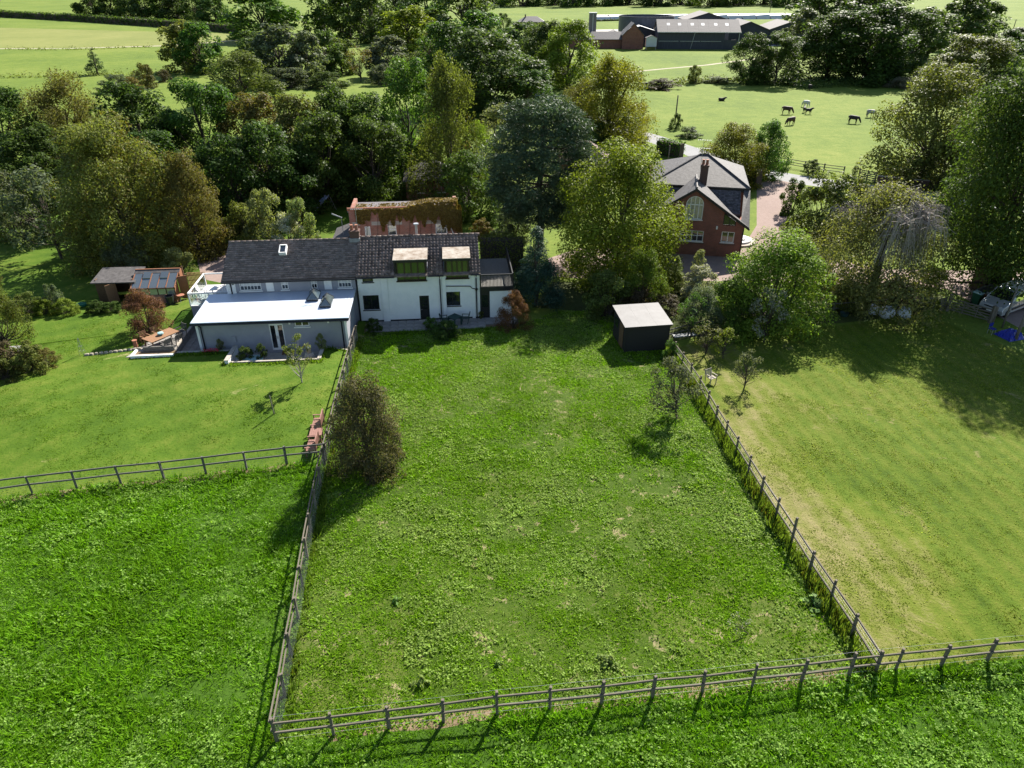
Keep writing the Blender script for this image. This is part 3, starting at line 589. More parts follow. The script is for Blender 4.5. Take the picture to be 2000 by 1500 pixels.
# roof slopes and tiles
sl = math.atan2(RDG - EV, RV + 0.28); LS = math.hypot(RDG - EV, RV + 0.28)
def slope_pt(x, t, n=0.0):   # t from eave upwards along the slope
    return (x, -0.28 + t * math.cos(sl) - n * math.sin(sl), EV + t * math.sin(sl) + n * math.cos(sl))
rb = MB()
rb.plate([(W0 - 0.02, -0.28, EV - 0.14), (W1 + 0.05, -0.28, EV - 0.14), (W1 + 0.05, RV, RDG - 0.14), (W0 - 0.02, RV, RDG - 0.14)], (0, 0, 0.10))
rb.plate([(W0 - 0.02, RV, RDG - 0.14), (W1 + 0.05, RV, RDG - 0.14), (W1 + 0.05, DPT + 0.28, EV - 0.16), (W0 - 0.02, DPT + 0.28, EV - 0.16)], (0, 0, 0.12))
roof = rb.build('roof', 'tile_pan', wc)
def tile_field(x0, x1, length, fn, tw, th, thick, curved, seed, skip=None):
    rd = random.Random(seed); V, F, T = [], [], []; rows = int(length / th) + 1; cols = int(round((x1 - x0) / tw)); tw = (x1 - x0) / cols
    for r in range(rows):
        off = 0.0 if curved or r % 2 == 0 else tw / 2
        t0 = r * th; t1 = min(t0 + th * 1.12, length)
        for c in range(cols + (1 if off else 0)):
            a = max(x0 + c * tw - off, x0); b = min(x0 + (c + 1) * tw - off, x1)
            if b - a < 0.03 or (skip and skip((a + b) / 2, (t0 + t1) / 2)): continue
            j = rd.uniform(-0.006, 0.010); o = len(V); tn = rd.random()
            if curved:
                xs = [a, a + tw * 0.22, a + tw * 0.5, a + tw * 0.78, b]; hs = [0.012, 0.0, 0.028, 0.075, 0.02]
            else: xs = [a + 0.004, b - 0.004]; hs = [0.0, 0.0]
            k = len(xs)
            for x, h in zip(xs, hs): V.append(fn(x, t0 - 0.0 + rd.uniform(-0.004, 0.004), thick + h + 0.012 + j))
            for x, h in zip(xs, hs): V.append(fn(x, t1, h * 0.9 + 0.008))
            for x, h in zip(xs, hs): V.append(fn(x, t0 + 0.004, h * 0.5 - 0.01))
            for i in range(k - 1): F.append((o + i, o + i + 1, o + k + i + 1, o + k + i)); F.append((o + 2 * k + i, o + 2 * k + i + 1, o + i + 1, o + i))
            T += [tn] * (3 * k)
    return V, F, T
D1, D2 = (2.85, 5.4), (6.6, 8.65)
def dskip(x, t):
    return (D1[0] < x < D1[1] or D2[0] < x < D2[1]) and t < 2.05
V, F, T = tile_field(W0 - 0.02, W1 + 0.06, LS - 0.05, slope_pt, 0.262, 0.315, 0.035, True, 3, dskip)
tm = np_mesh('pantiles', V, F, M['tile_pan'], T); to = link('pantiles', tm, wc); to['kind'] = 'stuff'
rg = MB()
for i in range(22): x = W0 + 0.1 + i * 0.43; rg.tube([(x, RV, RDG + 0.02), (x + 0.42, RV, RDG + 0.025)], [0.13, 0.115], 8)
rg.build('ridge_tiles', 'tile_pan', wc, smooth=True, kind='stuff')
MB().box(W1 + 0.02, W1 + 0.07, -0.3, 0.0, EV - 0.2, EV - 0.05).build('bargeboard', 'black_paint', wc)
MB().tube([(W0 - 0.05, -0.36, EV - 0.09), (D1[0], -0.36, EV - 0.1)], 0.055, 8).build('gutter', 'black_paint', wc)
MB().tube([(D1[1], -0.36, EV - 0.09), (D2[0], -0.36, EV - 0.1)], 0.055, 8).build('gutter', 'black_paint', wc)
MB().tube([(D2[1], -0.36, EV - 0.09), (W1 + 0.05, -0.36, EV - 0.1)], 0.055, 8).build('gutter', 'black_paint', wc)
for (a, b), (z0, z1), nxx in ((D1, (3.42, 4.92), 4), (D2, (3.5, 4.94), 4)):
    d = MB()
    for xa, xb in ((a + 0.06, a + 0.16), (b - 0.16, b - 0.06)):   # cheeks
        d.plate([(xa, -0.06, 3.75), (xa, 2.0, 4.95), (xa, -0.06, 4.95)], (xb - xa, 0, 0))
    dm = d.build('dormer', 'black_paint', wc)
    MB().hexa([(a, -0.3, 4.95), (b, -0.3, 4.95), (b, 2.1, 5.06), (a, 2.1, 5.06), (a, -0.3, 5.14), (b, -0.3, 5.14), (b, 2.1, 5.25), (a, 2.1, 5.25)]).build('dormer_fascia', 'black_paint', dm)
    MB().hexa([(a - 0.03, -0.33, 5.145), (b + 0.03, -0.33, 5.145), (b + 0.03, 1.95, 5.255), (a - 0.03, 1.95, 5.255), (a - 0.03, -0.33, 5.19), (b + 0.03, -0.33, 5.19), (b + 0.03, 1.95, 5.30), (a - 0.03, 1.95, 5.30)]).build('dormer_roof', 'dormer_roof', dm)
    MB().tube([(a + 0.02, -0.1, 3.85), (a + 0.03, 0.9, 4.5)], 0.05, 6).build('flashing', 'lead', dm)
    MB().tube([(b - 0.02, -0.1, 3.85), (b - 0.03, 0.9, 4.5)], 0.05, 6).build('flashing', 'lead', dm)
    window(wc, a + 0.2, b - 0.15, z0, z1, -0.12, nxx, 1, 'brown_frame', 'glass_green_reflection', 0.08, 0.1, True, 0.10)
window(wc, 0.4, 1.2, 3.36, 3.78, 0.02, 1, 1, 'black_paint', 'glass_green_reflection', 0.05)
window(wc, 0.28, 1.5, 1.06, 2.28, 0.02, 2, 1, 'black_paint', 'glass', 0.07, bars=0.06)
window(wc, 6.6, 7.8, 1.16, 2.34, 0.02, 2, 1, 'black_paint', 'glass', 0.07, bars=0.06)
dd = MB(); dd.box(4.62, 5.36, 0.06, 0.12, 0.06, 2.1); dd.box(4.62, 4.69, 0.04, 0.059, 0.06, 2.1); dd.box(5.29, 5.36, 0.04, 0.059, 0.06, 2.1); dd.box(4.69, 5.29, 0.04, 0.059, 1.99, 2.1)
door = dd.build('door', 'black_paint', wc)
for i in range(3):
    for j in range(4): MB().box(4.74 + i * 0.175, 4.89 + i * 0.175, 0.045, 0.057, 0.95 + j * 0.26, 1.17 + j * 0.26).build('pane', 'glass', door)
MB().lathe([(0.03, 0), (0.03, 0.05)], 8, (4.76, 0.02, 0.9)).build('handle', 'metal', door)
MB().box(4.5, 5.48, -0.38, -0.05, 0.0, 0.10).build('doorstep', 'concrete', wc)
pipe(wc, [(-0.08, -0.1, EV - 0.15), (-0.08, -0.1, 0.05)], 0.045); pipe(wc, [(6.28, -0.36, EV - 0.15), (6.28, -0.12, EV - 0.5), (6.28, -0.1, 0.05)], 0.045)
pipe(wc, [(9.08, -0.36, EV - 0.15), (9.08, -0.12, EV - 0.5), (9.08, -0.1, 0.05)], 0.045); pipe(wc, [(6.75, -0.09, 2.86), (8.6, -0.09, 2.80), (8.75, -0.09, 2.62), (9.05, -0.1, 2.55)], 0.035)
MB().lathe([(0.05, -0.1), (0.11, 0.0), (0.11, 0.1)], 8, (9.08, -0.12, 2.5)).build('hopper', 'black_paint', wc)
pf = MB().lathe([(0.10, 0), (0.10, 1.05)], 12, (4.55, RV + 0.6, RDG - 0.3)); pf.lathe([(0.2, 1.05), (0.22, 1.1), (0.2, 1.15)], 12, (4.55, RV + 0.6, RDG - 0.3)); pf.build('flue', 'metal', wc, smooth=False)
# balcony wing
bw = MB(); bw.wall(10.12, 11.85, 0.0, 2.3, 0.02, 0.25, ()); bw.box(11.6, 11.84, 0.26, 6.2, 0.0, 2.3); bw.box(9.36, 11.84, 6.0, 6.2, 0, 2.3)
bw.build('wing_wall', 'white_render', wc)
MB().box(9.36, 12.0, -0.08, 6.3, 2.32, 2.66).build('balcony_beam', 'black_paint', wc)
MB().box(9.40, 11.96, -0.02, 6.2, 2.664, 2.70).build('deck', 'fence_dark', wc)
for i in range(24): MB().box(9.44 + i * 0.107, 9.48 + i * 0.107, -0.05, -0.01, 2.7, 3.62).build('baluster', 'black_paint', wc)
for i in range(40): MB().box(11.92, 11.95, 0.1 + i * 0.15, 0.14 + i * 0.15, 2.7, 3.62).build('baluster', 'black_paint', wc)
MB().box(9.38, 12.0, -0.07, 0.01, 3.62, 3.70).build('handrail', 'black_paint', wc); MB().box(11.90, 11.98, 0.012, 6.2, 3.62, 3.70).build('handrail', 'black_paint', wc)
MB().box(9.38, 9.46, -0.075, 0.0, 2.66, 3.8).build('newel', 'black_paint', wc); MB().box(11.92, 12.0, -0.08, -0.005, 2.66, 3.8).build('newel', 'black_paint', wc)
gd = MB(); gd.box(9.36, 9.5, 0.05, 0.13, 0.0, 2.3); gd.box(9.98, 10.12, 0.05, 0.13, 0.0, 2.3); gd.box(9.5, 9.98, 0.05, 0.13, 1.95, 2.3); gd.box(9.5, 9.98, 0.06, 0.12, 0.0, 0.9)
gdo = gd.build('side_door', 'black_paint', wc); MB().box(9.5, 9.98, 0.08, 0.1, 0.905, 1.945).build('pane', 'glass', gdo)
# chimney shared at the party wall
ch = MB(); ch.box(-0.62, 0.12, RV - 0.32, RV + 0.32, 5.2, 6.3); ch.box(-0.67, 0.17, RV - 0.37, RV + 0.37, 6.3, 6.42)
chim = ch.build('chimney', 'brick_dark', wc)
for x in (-0.45, -0.06): MB().lathe([(0.13, 0), (0.11, 0.35), (0.13, 0.37), (0.13, 0.42)], 10, (x, RV, 6.42)).build('chimney_pot', 'terracotta', chim)
MB().box(-0.66, 0.16, RV - 0.42, RV + 0.36, 5.55, 5.85).build('flashing', 'lead', chim)
ae = MB(); ae.tube([(0.05, RV - 0.3, 6.2), (0.05, RV - 0.3, 8.3)], 0.018, 5); ae.tube([(-0.3, RV - 0.3, 8.15), (0.6, RV - 0.3, 8.15)], 0.012, 4)
for i in range(7): ae.tube([(-0.28 + i * 0.14, RV - 0.55, 8.15), (-0.28 + i * 0.14, RV - 0.05, 8.15)], 0.008, 4)
ae.build('aerial', 'metal', chim)

# ------------------------------------------------------------------ grey house with flat-roofed extension
gh = house('grey_house', 'grey rendered house with white-framed windows and a long flat-roofed extension')
GX0, GX1 = -9.72, -0.12
gw = [(-8.8, -7.2, 2.98, 3.74), (-5.72, -5.18, 2.98, 3.74), (-3.5, -3.02, 2.98, 3.74), (-1.46, -0.45, 2.98, 3.74), (-0.98, -0.5, 1.08, 1.87)]
w = MB(); w.wall(GX0, GX1, 0, 3.88, 0.0, 0.3, gw); w.box(GX0, GX0 + 0.25, 0.3, DPT - 0.3, 0, 3.88); w.box(GX0, GX1, DPT - 0.3, DPT, 0, 3.88)
w.plate([(GX0, 0.1, 3.88), (GX0, DPT - 0.1, 3.88), (GX0, RV, RDG - 0.2)], (0.25, 0, 0)); w.build('wall', 'grey_render', gh)
GR = 5.70; sl2 = math.atan2(GR - EV, RV + 0.3); LS2 = math.hypot(GR - EV, RV + 0.3)
def slope2(x, t, n=0.0): return (x, -0.3 + t * math.cos(sl2) - n * math.sin(sl2), EV + t * math.sin(sl2) + n * math.cos(sl2))
rb = MB(); rb.plate([(GX0 - 0.25, -0.3, EV - 0.12), (GX1 + 0.08, -0.3, EV - 0.12), (GX1 + 0.08, RV, GR - 0.12), (GX0 - 0.25, RV, GR - 0.12)], (0, 0, 0.10))
rb.plate([(GX0 - 0.25, RV, GR - 0.12), (GX1 + 0.08, RV, GR - 0.12), (GX1 + 0.08, DPT + 0.28, EV - 0.16), (GX0 - 0.25, DPT + 0.28, EV - 0.16)], (0, 0, 0.12))
rb.build('roof', 'tile_grey', gh)
V, F, T = tile_field(GX0 - 0.25, GX1 + 0.08, LS2 - 0.03, slope2, 0.30, 0.225, 0.022, False, 4)
to = link('roof_tiles', np_mesh('roof_tiles', V, F, M['tile_grey'], T), gh); to['kind'] = 'stuff'
rg = MB()
for i in range(22): x = GX0 - 0.25 + i * 0.45; rg.tube([(x, RV, GR + 0.0), (x + 0.44, RV, GR + 0.005)], [0.11, 0.10], 8)
rg.build('ridge_tiles', 'tile_grey', gh, smooth=True, kind='stuff')
MB().box(GX0 - 0.25, GX1 + 0.08, -0.36, -0.30, EV - 0.2, EV - 0.02).build('fascia', 'black_paint', gh); MB().tube([(GX0 - 0.25, -0.42, EV - 0.06), (GX1 + 0.05, -0.42, EV - 0.08)], 0.055, 8).build('gutter', 'black_paint', gh)
def gwin(x0, x1, n, z0=2.98, z1=3.74):
    wd = window(gh, x0, x1, z0, z1, 0.0, n * 2, 2, 'white_paint', 'glass', 0.07, 0.09, True, 0.035)
    st = (x1 - x0 - 0.14) / n
    for i in range(n): MB().box(x0 + 0.07 + i * st + 0.03, x0 + 0.07 + (i + 1) * st - 0.03, 0.058, 0.075, z0 + 0.07 + (z1 - z0 - 0.14) * 0.52, z1 - 0.075).build('blind', 'blind', wd)
gwin(-8.8, -7.2, 3); gwin(-5.72, -5.18, 1); gwin(-3.5, -3.02, 1); gwin(-1.46, -0.45, 2); window(gh, -0.98, -0.5, 1.08, 1.87, 0.0, 2, 2, 'white_paint', 'glass', 0.05)
for a, b in ((-6.82, -6.27), (-2.5, -1.93)):
    s = MB().box(a, b, -0.045, -0.003, 2.9, 3.78); s.box(a + 0.04, b - 0.04, -0.055, -0.046, 2.95, 3.73); s.build('shutter', 'white_paint', gh)
for a, b in ((-9.75, -9.45), (-9.36, -9.08)): MB().box(a, b, -0.05, -0.003, 2.72, 3.8).build('corner_board', 'white_paint', gh)
pipe(gh, [(-9.4, -0.42, EV - 0.1), (-9.4, -0.1, EV - 0.35), (-9.4, -0.1, 2.8)], 0.045)
MB().lathe([(0.09, 0), (0.09, 0.02)], 10, (-9.22, -0.06, 3.55)).build('lamp', 'black_paint', gh)
# roof window
rw = MB(); a0, a1 = slope2(-5.75, 2.55, 0.03), slope2(-5.75, 3.4, 0.03)
for x0, x1, t0, t1 in ((-5.95, -5.88, 2.5, 3.4), (-5.47, -5.40, 2.5, 3.4), (-5.88, -5.47, 2.5, 2.58), (-5.88, -5.47, 3.3, 3.4)):
    rw.hexa([slope2(x0, t0, 0.0), slope2(x1, t0, 0.0), slope2(x1, t1, 0.0), slope2(x0, t1, 0.0), slope2(x0, t0, 0.34), slope2(x1, t0, 0.34), slope2(x1, t1, 0.30), slope2(x0, t1, 0.30)])
rwo = rw.build('roof_window', 'white_render', gh); MB().hexa([slope2(-5.88, 2.58, 0.2), slope2(-5.47, 2.58, 0.2), slope2(-5.47, 3.3, 0.2), slope2(-5.88, 3.3, 0.2), slope2(-5.88, 2.58, 0.28), slope2(-5.47, 2.58, 0.28), slope2(-5.47, 3.3, 0.27), slope2(-5.88, 3.3, 0.27)]).build('pane', 'glass', rwo)
# extension
EX0, EX1, EY = -10.9, -0.42, -4.7
fd = (-5.88, -4.9, 0.24, 2.3); hw = (-4.06, -3.04, 2.02, 2.44)
w = MB(); w.wall(EX0, EX1, 0.0, 2.5, EY, EY + 0.3, [fd, hw]); w.box(EX0, EX0 + 0.3, EY + 0.3, -0.002, 0, 2.5); w.box(EX1 - 0.3, EX1, EY + 0.3, -0.002, 0, 2.5); w.box(EX0, GX0 - 0.01, -0.002, 0.3, 0, 2.5)
ext = w.build('extension_wall', 'grey_render', gh)
MB().box(EX0 - 0.2, EX1 + 0.22, EY - 0.28, -0.004, 2.502, 2.66).build('roof_fascia', 'black_paint', gh, bevel=0.02)
MB().hexa([(EX0 - 0.22, EY - 0.30, 2.664), (EX1 + 0.24, EY - 0.30, 2.664), (EX1 + 0.24, -0.006, 2.664), (EX0 - 0.22, -0.006, 2.664), (EX0 - 0.2, EY - 0.28, 2.72), (EX1 + 0.22, EY - 0.28, 2.72), (EX1 + 0.22, -0.006, 2.82), (EX0 - 0.2, -0.006, 2.82)]).build('flat_roof', 'flat_roof', gh, bevel=0.02)
MB().tube([(EX0 - 0.2, EY - 0.34, 2.56), (EX1 + 0.2, EY - 0.34, 2.54)], 0.055, 8).build('gutter', 'black_paint', gh)
pipe(gh, [(EX0 + 0.35, EY - 0.34, 2.5), (EX0 + 0.35, EY - 0.07, 2.3), (EX0 + 0.35, EY - 0.07, 0.1)], 0.045); pipe(gh, [(EX1 - 0.35, EY - 0.34, 2.5), (EX1 - 0.35, EY - 0.07, 2.3), (EX1 - 0.35, EY - 0.07, 0.1)], 0.045)
for x in (EX0 - 0.003, EX1 - 0.16): MB().box(x, x + 0.163, EY - 0.035, EY - 0.003, 0.1, 2.49).build('corner_board', 'white_render', gh)
f = MB(); x0, x1, z0, z1 = fd; ym = (x0 + x1) / 2
for a, b in ((x0, x0 + 0.07), (x1 - 0.07, x1), (ym - 0.1, ym + 0.1)): f.box(a, b, EY + 0.03, EY + 0.1, z0, z1)
for a, b in ((x0 + 0.07, ym - 0.1), (ym + 0.1, x1 - 0.07)): f.box(a, b, EY + 0.03, EY + 0.1, z0, z0 + 0.16); f.box(a, b, EY + 0.03, EY + 0.1, z1 - 0.12, z1)
fdo = f.build('french_door', 'white_paint', gh)
for a, b in ((x0 + 0.071, ym - 0.101), (ym + 0.101, x1 - 0.071)): MB().box(a, b, EY + 0.055, EY + 0.07, z0 + 0.161, z1 - 0.121).build('pane', 'glass', fdo)
for x in (ym - 0.05, ym + 0.03): MB().box(x, x + 0.02, EY - 0.02, EY + 0.03, 1.15, 1.32).build('handle', 'metal', fdo)
window(gh, *hw, EY, 2, 1, 'white_paint', 'glass', 0.07, 0.09, True, 0.08)
for x, z in ((-4.45, 2.28), (-1.75, 2.28)): MB().box(x, x + 0.12, EY - 0.12, EY - 0.003, z, z + 0.13).build('lamp', 'white_paint', gh)
MB().box(-8.55, -8.3, EY - 0.08, EY - 0.003, 1.0, 1.5).build('meter_box', 'grey_render', gh)
def lantern(cx, cy, sx, sy):
    zb = 2.70 + 0.02 * (cy + 5); k = MB()
    for a in ((cx - sx, cx + sx, cy - sy, cy - sy + 0.09), (cx - sx, cx + sx, cy + sy - 0.09, cy + sy), (cx - sx, cx - sx + 0.09, cy - sy + 0.09, cy + sy - 0.09), (cx + sx - 0.09, cx + sx, cy - sy + 0.09, cy + sy - 0.09)): k.box(*a, zb, zb + 0.16)
    c = [(cx - sx, cy - sy), (cx + sx, cy - sy), (cx + sx, cy + sy), (cx - sx, cy + sy)]; zt = zb + 0.62; r = [(cx, cy - sy + sx * 0.9, zt), (cx, cy + sy - sx * 0.9, zt)]
    for i, (x, y) in enumerate(c): k.tube([(x, y, zb + 0.16), r[0] if i < 2 else r[1]], 0.03, 5)
    k.tube([r[0], r[1]], 0.035, 5)
    o = k.build('roof_lantern', 'paint_grey', gh); q = [(x, y, zb + 0.165) for x, y in c]
    for pts in ([q[0], q[1], r[0]], [q[1], q[2], r[1], r[0]], [q[2], q[3], r[1]], [q[3], q[0], r[0], r[1]]): MB().plate(pts, (0, 0, -0.012)).build('pane', 'glass_roof', o)
lantern(-3.15, -1.25, 0.42, 0.75); lantern(-2.05, -2.35, 0.42, 0.85)
# glazed balcony box beside the house
gb = thing('glass_balcony', 'white framed glass balustrade on the raised terrace left of the grey house', 'balustrade', tuple(L(-12.9, 0.6)), HA)
MB().box(0.0, 3.0, 0.0, 4.2, 0.0, 1.6).build('base', 'grey_render', gb); MB().box(-0.05, 3.0, -0.05, 4.25, 1.602, 1.68).build('deck', 'sheet_white', gb)
for a in ((-0.04, 3.0, -0.04, 0.04), (-0.04, 0.04, 0.041, 4.2), (0.041, 3.0, 4.12, 4.2)): MB().box(*a, 2.62, 2.72).build('handrail', 'white_paint', gb)
for x, y in ((0, 0), (1.5, 0), (0, 2.1), (0, 4.16), (1.5, 4.16)): MB().box(x - 0.04, x + 0.04, y - 0.04, y + 0.04, 1.685, 2.615).build('post', 'white_paint', gb)
for a in ((0.045, 1.455, -0.008, 0.008), (1.545, 2.95, -0.008, 0.008), (-0.008, 0.008, 0.045, 2.055), (-0.008, 0.008, 2.145, 4.115)): MB().box(*a, 1.72, 2.6).build('pane', 'glass_clear', gb)

# ------------------------------------------------------------------ sunken patio, retaining walls, slabs
def worldstruct(name, pts, z, mat, label):
    m = MB(); m.add([tuple(L(u, v, z)) for u, v in pts], [tuple(range(len(pts)))]); return struct(name, m.mesh(name, M[mat]), label)
pt = worldstruct('sunken_patio', hole, 0.04, 'concrete', 'sunken concrete patio around the flat-roofed extension')
pv = thing('paved_path', 'narrow grey slab path along the left side of the extension', 'path', tuple(L(-12.6, -5.3, 0.05)), HA); del pv['category']; pv['kind'] = 'structure'
for i in range(3):
    for j in range(9): MB().box(i * 0.52 + 0.01, i * 0.52 + 0.505, j * 0.62 + 0.01, j * 0.62 + 0.605, 0.0, 0.04).build('paving_slab', 'slab', pv)
ts = thing('terrace', 'dark slab terrace along the front of the white cottage', 'terrace', tuple(L(0.4, 0)), HA); del ts['category']; ts['kind'] = 'structure'
rd = random.Random(4); smesh = {}
for i in range(19):
    for j in range(3):
        if j == 2 and i > 14: continue
        if (i, j) not in ((20, 0),):
            o = MB().box(0, 0.60, 0, 0.60, 0.0, 0.05).build('paving_slab', 'slab', ts); o.location = (0.02 + i * 0.62, -0.66 - j * 0.63 + rd.uniform(-0.006, 0.006), 0.012 + rd.uniform(0, 0.012)); o.rotation_euler = (0, 0, rd.uniform(-0.01, 0.01))
def rwall(label, pts, mat, z1=0.12, th=0.2, z0=0.0, name='retaining_wall'):
    """low wall along the path pts (house coordinates), its coping a little above the lawn"""
    p0 = L(*pts[0]); o = thing(name, label, 'wall', tuple(p0)); m = MB(); c = MB()
    for a, b in zip(pts[:-1], pts[1:]):
        A, B = L(*a) - p0, L(*b) - p0; d = (B - A).normalized(); n = Vector((-d.y, d.x, 0)) * th / 2; d = d * th * 0.499
        hA, hB = H(*L(*a)[:2]) + z1, H(*L(*b)[:2]) + z1
        q = [A - d - n, B + d - n, B + d + n, A - d + n]; hs = [hA, hB, hB, hA]
        m.hexa([(p.x, p.y, z0) for p in q] + [(p.x, p.y, h - 0.06) for p, h in zip(q, hs)])
        q2 = [A - d * 1.1 - n * 1.2, B + d * 1.1 - n * 1.2, B + d * 1.1 + n * 1.2, A - d * 1.1 + n * 1.2]
        c.hexa([(p.x, p.y, h - 0.058) for p, h in zip(q2, hs)] + [(p.x, p.y, h) for p, h in zip(q2, hs)])
    m.build('wall', mat, o); c.build('coping', 'concrete', o); return o
rwall('low pale wall across the front of the sunken patio', [(-8.2, -7.4), (-2.2, -7.4)], 'concrete', 0.06, 0.14)
rwall('short raised wall on the left of the sunken patio', [(-8.3, -7.5), (-8.3, -5.3)], 'white_render', 0.30, 0.25)
rwall('short white wall on the right of the sunken patio', [(-2.15, -7.3), (-2.15, -5.45)], 'white_render', 0.10, 0.2)
rwall('thin coping between the lawn and the extension wall', [(-12.6, -5.4), (-8.45, -5.4)], 'concrete', 0.05, 0.16)
rwall('thin coping right of the sunken patio along the extension', [(-2.0, -5.4), (-0.2, -5.4), (-0.2, -3.0)], 'concrete', 0.06, 0.12)
rwall('dark wall along the lawn edge beside the slab path', [(-12.68, -5.2), (-12.68, 0.2)], 'slab', 0.05, 0.16)

# ------------------------------------------------------------------ brick house (local frame: front right corner, x along the gable front)
bh = thing('brick_house', 'red brick house with an arched gable window and steep slate roofs', 'house', (22.02, 65.62, 0), math.radians(-12))
SLP = 0.655
def bz(u): return 6.42 - SLP * abs(u + 4.85)
bwins = [(-5.85, -3.66, 1.36, 2.42), (-2.0, -0.8, 1.44, 2.5)]
w = MB(); w.wall(-9.7, 0.0, 0, 2.9, 0, 0.3, bwins); w.box(-0.3, 0.0, 0.3, 11, 0, 2.9); w.box(-9.7, -9.4, 0.3, 11, 0, 2.9); w.box(-9.7, 0, 10.7, 11, 0, 2.9)
# gable with the arched opening: strips either side of the arch
AX, AR, AZ0, AZ1 = -4.82, 0.82, 3.5, 4.9
arch = [(AX + AR * math.cos(t), AZ1 + AR * math.sin(t)) for t in np.linspace(0, math.pi, 15)]
def strip_prism(poly): w.plate([(x, 0.0, z) for x, z in poly], (0, 0.3, 0))
lo = 2.901
strip_prism([(-9.7, lo), (AX - AR, lo), (AX - AR, bz(AX - AR) - 0.1), (-9.7, bz(-9.7) - 0.1)])
strip_prism([(AX + AR, lo), (-2.03, lo), (-2.03, bz(-2.03) - 0.1), (AX + AR, bz(AX + AR) - 0.1)])
strip_prism([(-2.03, lo), (-0.85, lo), (-0.85, 3.1), (-2.03, 3.1)]); strip_prism([(-0.85, lo), (0, lo), (0, bz(0) - 0.1), (-0.85, bz(-0.85) - 0.1)])
strip_prism([(AX - AR, lo), (AX + AR, lo), (AX + AR, AZ0), (AX - AR, AZ0)])
for (xa, za), (xb, zb) in zip(arch[:-1], arch[1:]): strip_prism([(xb, zb), (xa, za), (xa, bz(xa) - 0.1), (xb, bz(xb) - 0.1)])
w.build('wall', 'brick_red', bh)
# arched window
f = MB(); ring = [(AX + AR, AZ0)] + arch + [(AX - AR, AZ0)]
inn = [(AX + (AR - 0.08), AZ0 + 0.08)] + [(AX + (AR - 0.08) * math.cos(t), AZ1 + (AR - 0.08) * math.sin(t)) for t in np.linspace(0, math.pi, 15)] + [(AX - (AR - 0.08), AZ0 + 0.08)]
for i in range(len(ring)):
    j = (i + 1) % len(ring); f.hexa([(ring[i][0], 0.06, ring[i][1]), (ring[j][0], 0.06, ring[j][1]), (inn[j][0], 0.06, inn[j][1]), (inn[i][0], 0.06, inn[i][1])] + [(ring[i][0], 0.14, ring[i][1]), (ring[j][0], 0.14, ring[j][1]), (inn[j][0], 0.14, inn[j][1]), (inn[i][0], 0.14, inn[i][1])])
for x in (-0.39, 0.0, 0.39): f.box(AX + x - 0.035, AX + x + 0.035, 0.05, 0.139, AZ0 + 0.08, AZ1 + math.sqrt((AR - 0.07) ** 2 - x * x))
f.box(AX - AR + 0.07, AX + AR - 0.07, 0.055, 0.138, AZ1 - 0.05, AZ1 + 0.04)
aw = f.build('arched_window', 'white_paint', bh)
pa = MB(); pa.plate([(x, 0.10, z) for x, z in inn], (0, 0.01, 0)); pa.build('pane', 'glass_pale', aw)
MB().box(AX - AR - 0.06, AX + AR + 0.06, -0.06, 0.06, AZ0 - 0.08, AZ0 - 0.003).build('sill', 'white_paint', aw)
window(bh, -5.85, -3.66, 1.36, 2.42, 0, 4, 2, 'white_paint', 'glass', 0.07, bars=0.06, pane_split=0.55); window(bh, -2.0, -0.8, 1.44, 2.5, 0, 2, 1, 'white_paint', 'glass', 0.07, bars=0.07)
for a, b, z in ((-6.0, -3.5, 1.12), (-2.15, -0.65, 1.2)): MB().box(a, b, -0.04, -0.002, z, z + 0.16).build('brick_sill', 'brick_dark', bh)
# triangular-topped upper window
f = MB(); tz = lambda x: min(4.2, bz(x) - 0.28)
for x in (-2.03, -1.47, -0.92): f.box(x, x + 0.07, 0.05, 0.12, 3.1, tz(x + 0.03))
f.box(-1.96, -0.92, 0.052, 0.118, 3.1, 3.17); f.plate([(-1.96, 0.052, tz(-1.96) - 0.07), (-0.92, 0.052, tz(-0.92) - 0.07), (-0.92, 0.052, tz(-0.92)), (-1.96, 0.052, tz(-1.96))], (0, 0.066, 0))
uw = f.build('window', 'black_paint', bh); MB().plate([(-1.955, 0.08, 3.175), (-0.925, 0.08, 3.175), (-0.925, 0.08, tz(-0.92) - 0.075), (-1.955, 0.08, tz(-1.96) - 0.075)], (0, 0.012, 0)).build('pane', 'glass_green_reflection', uw)
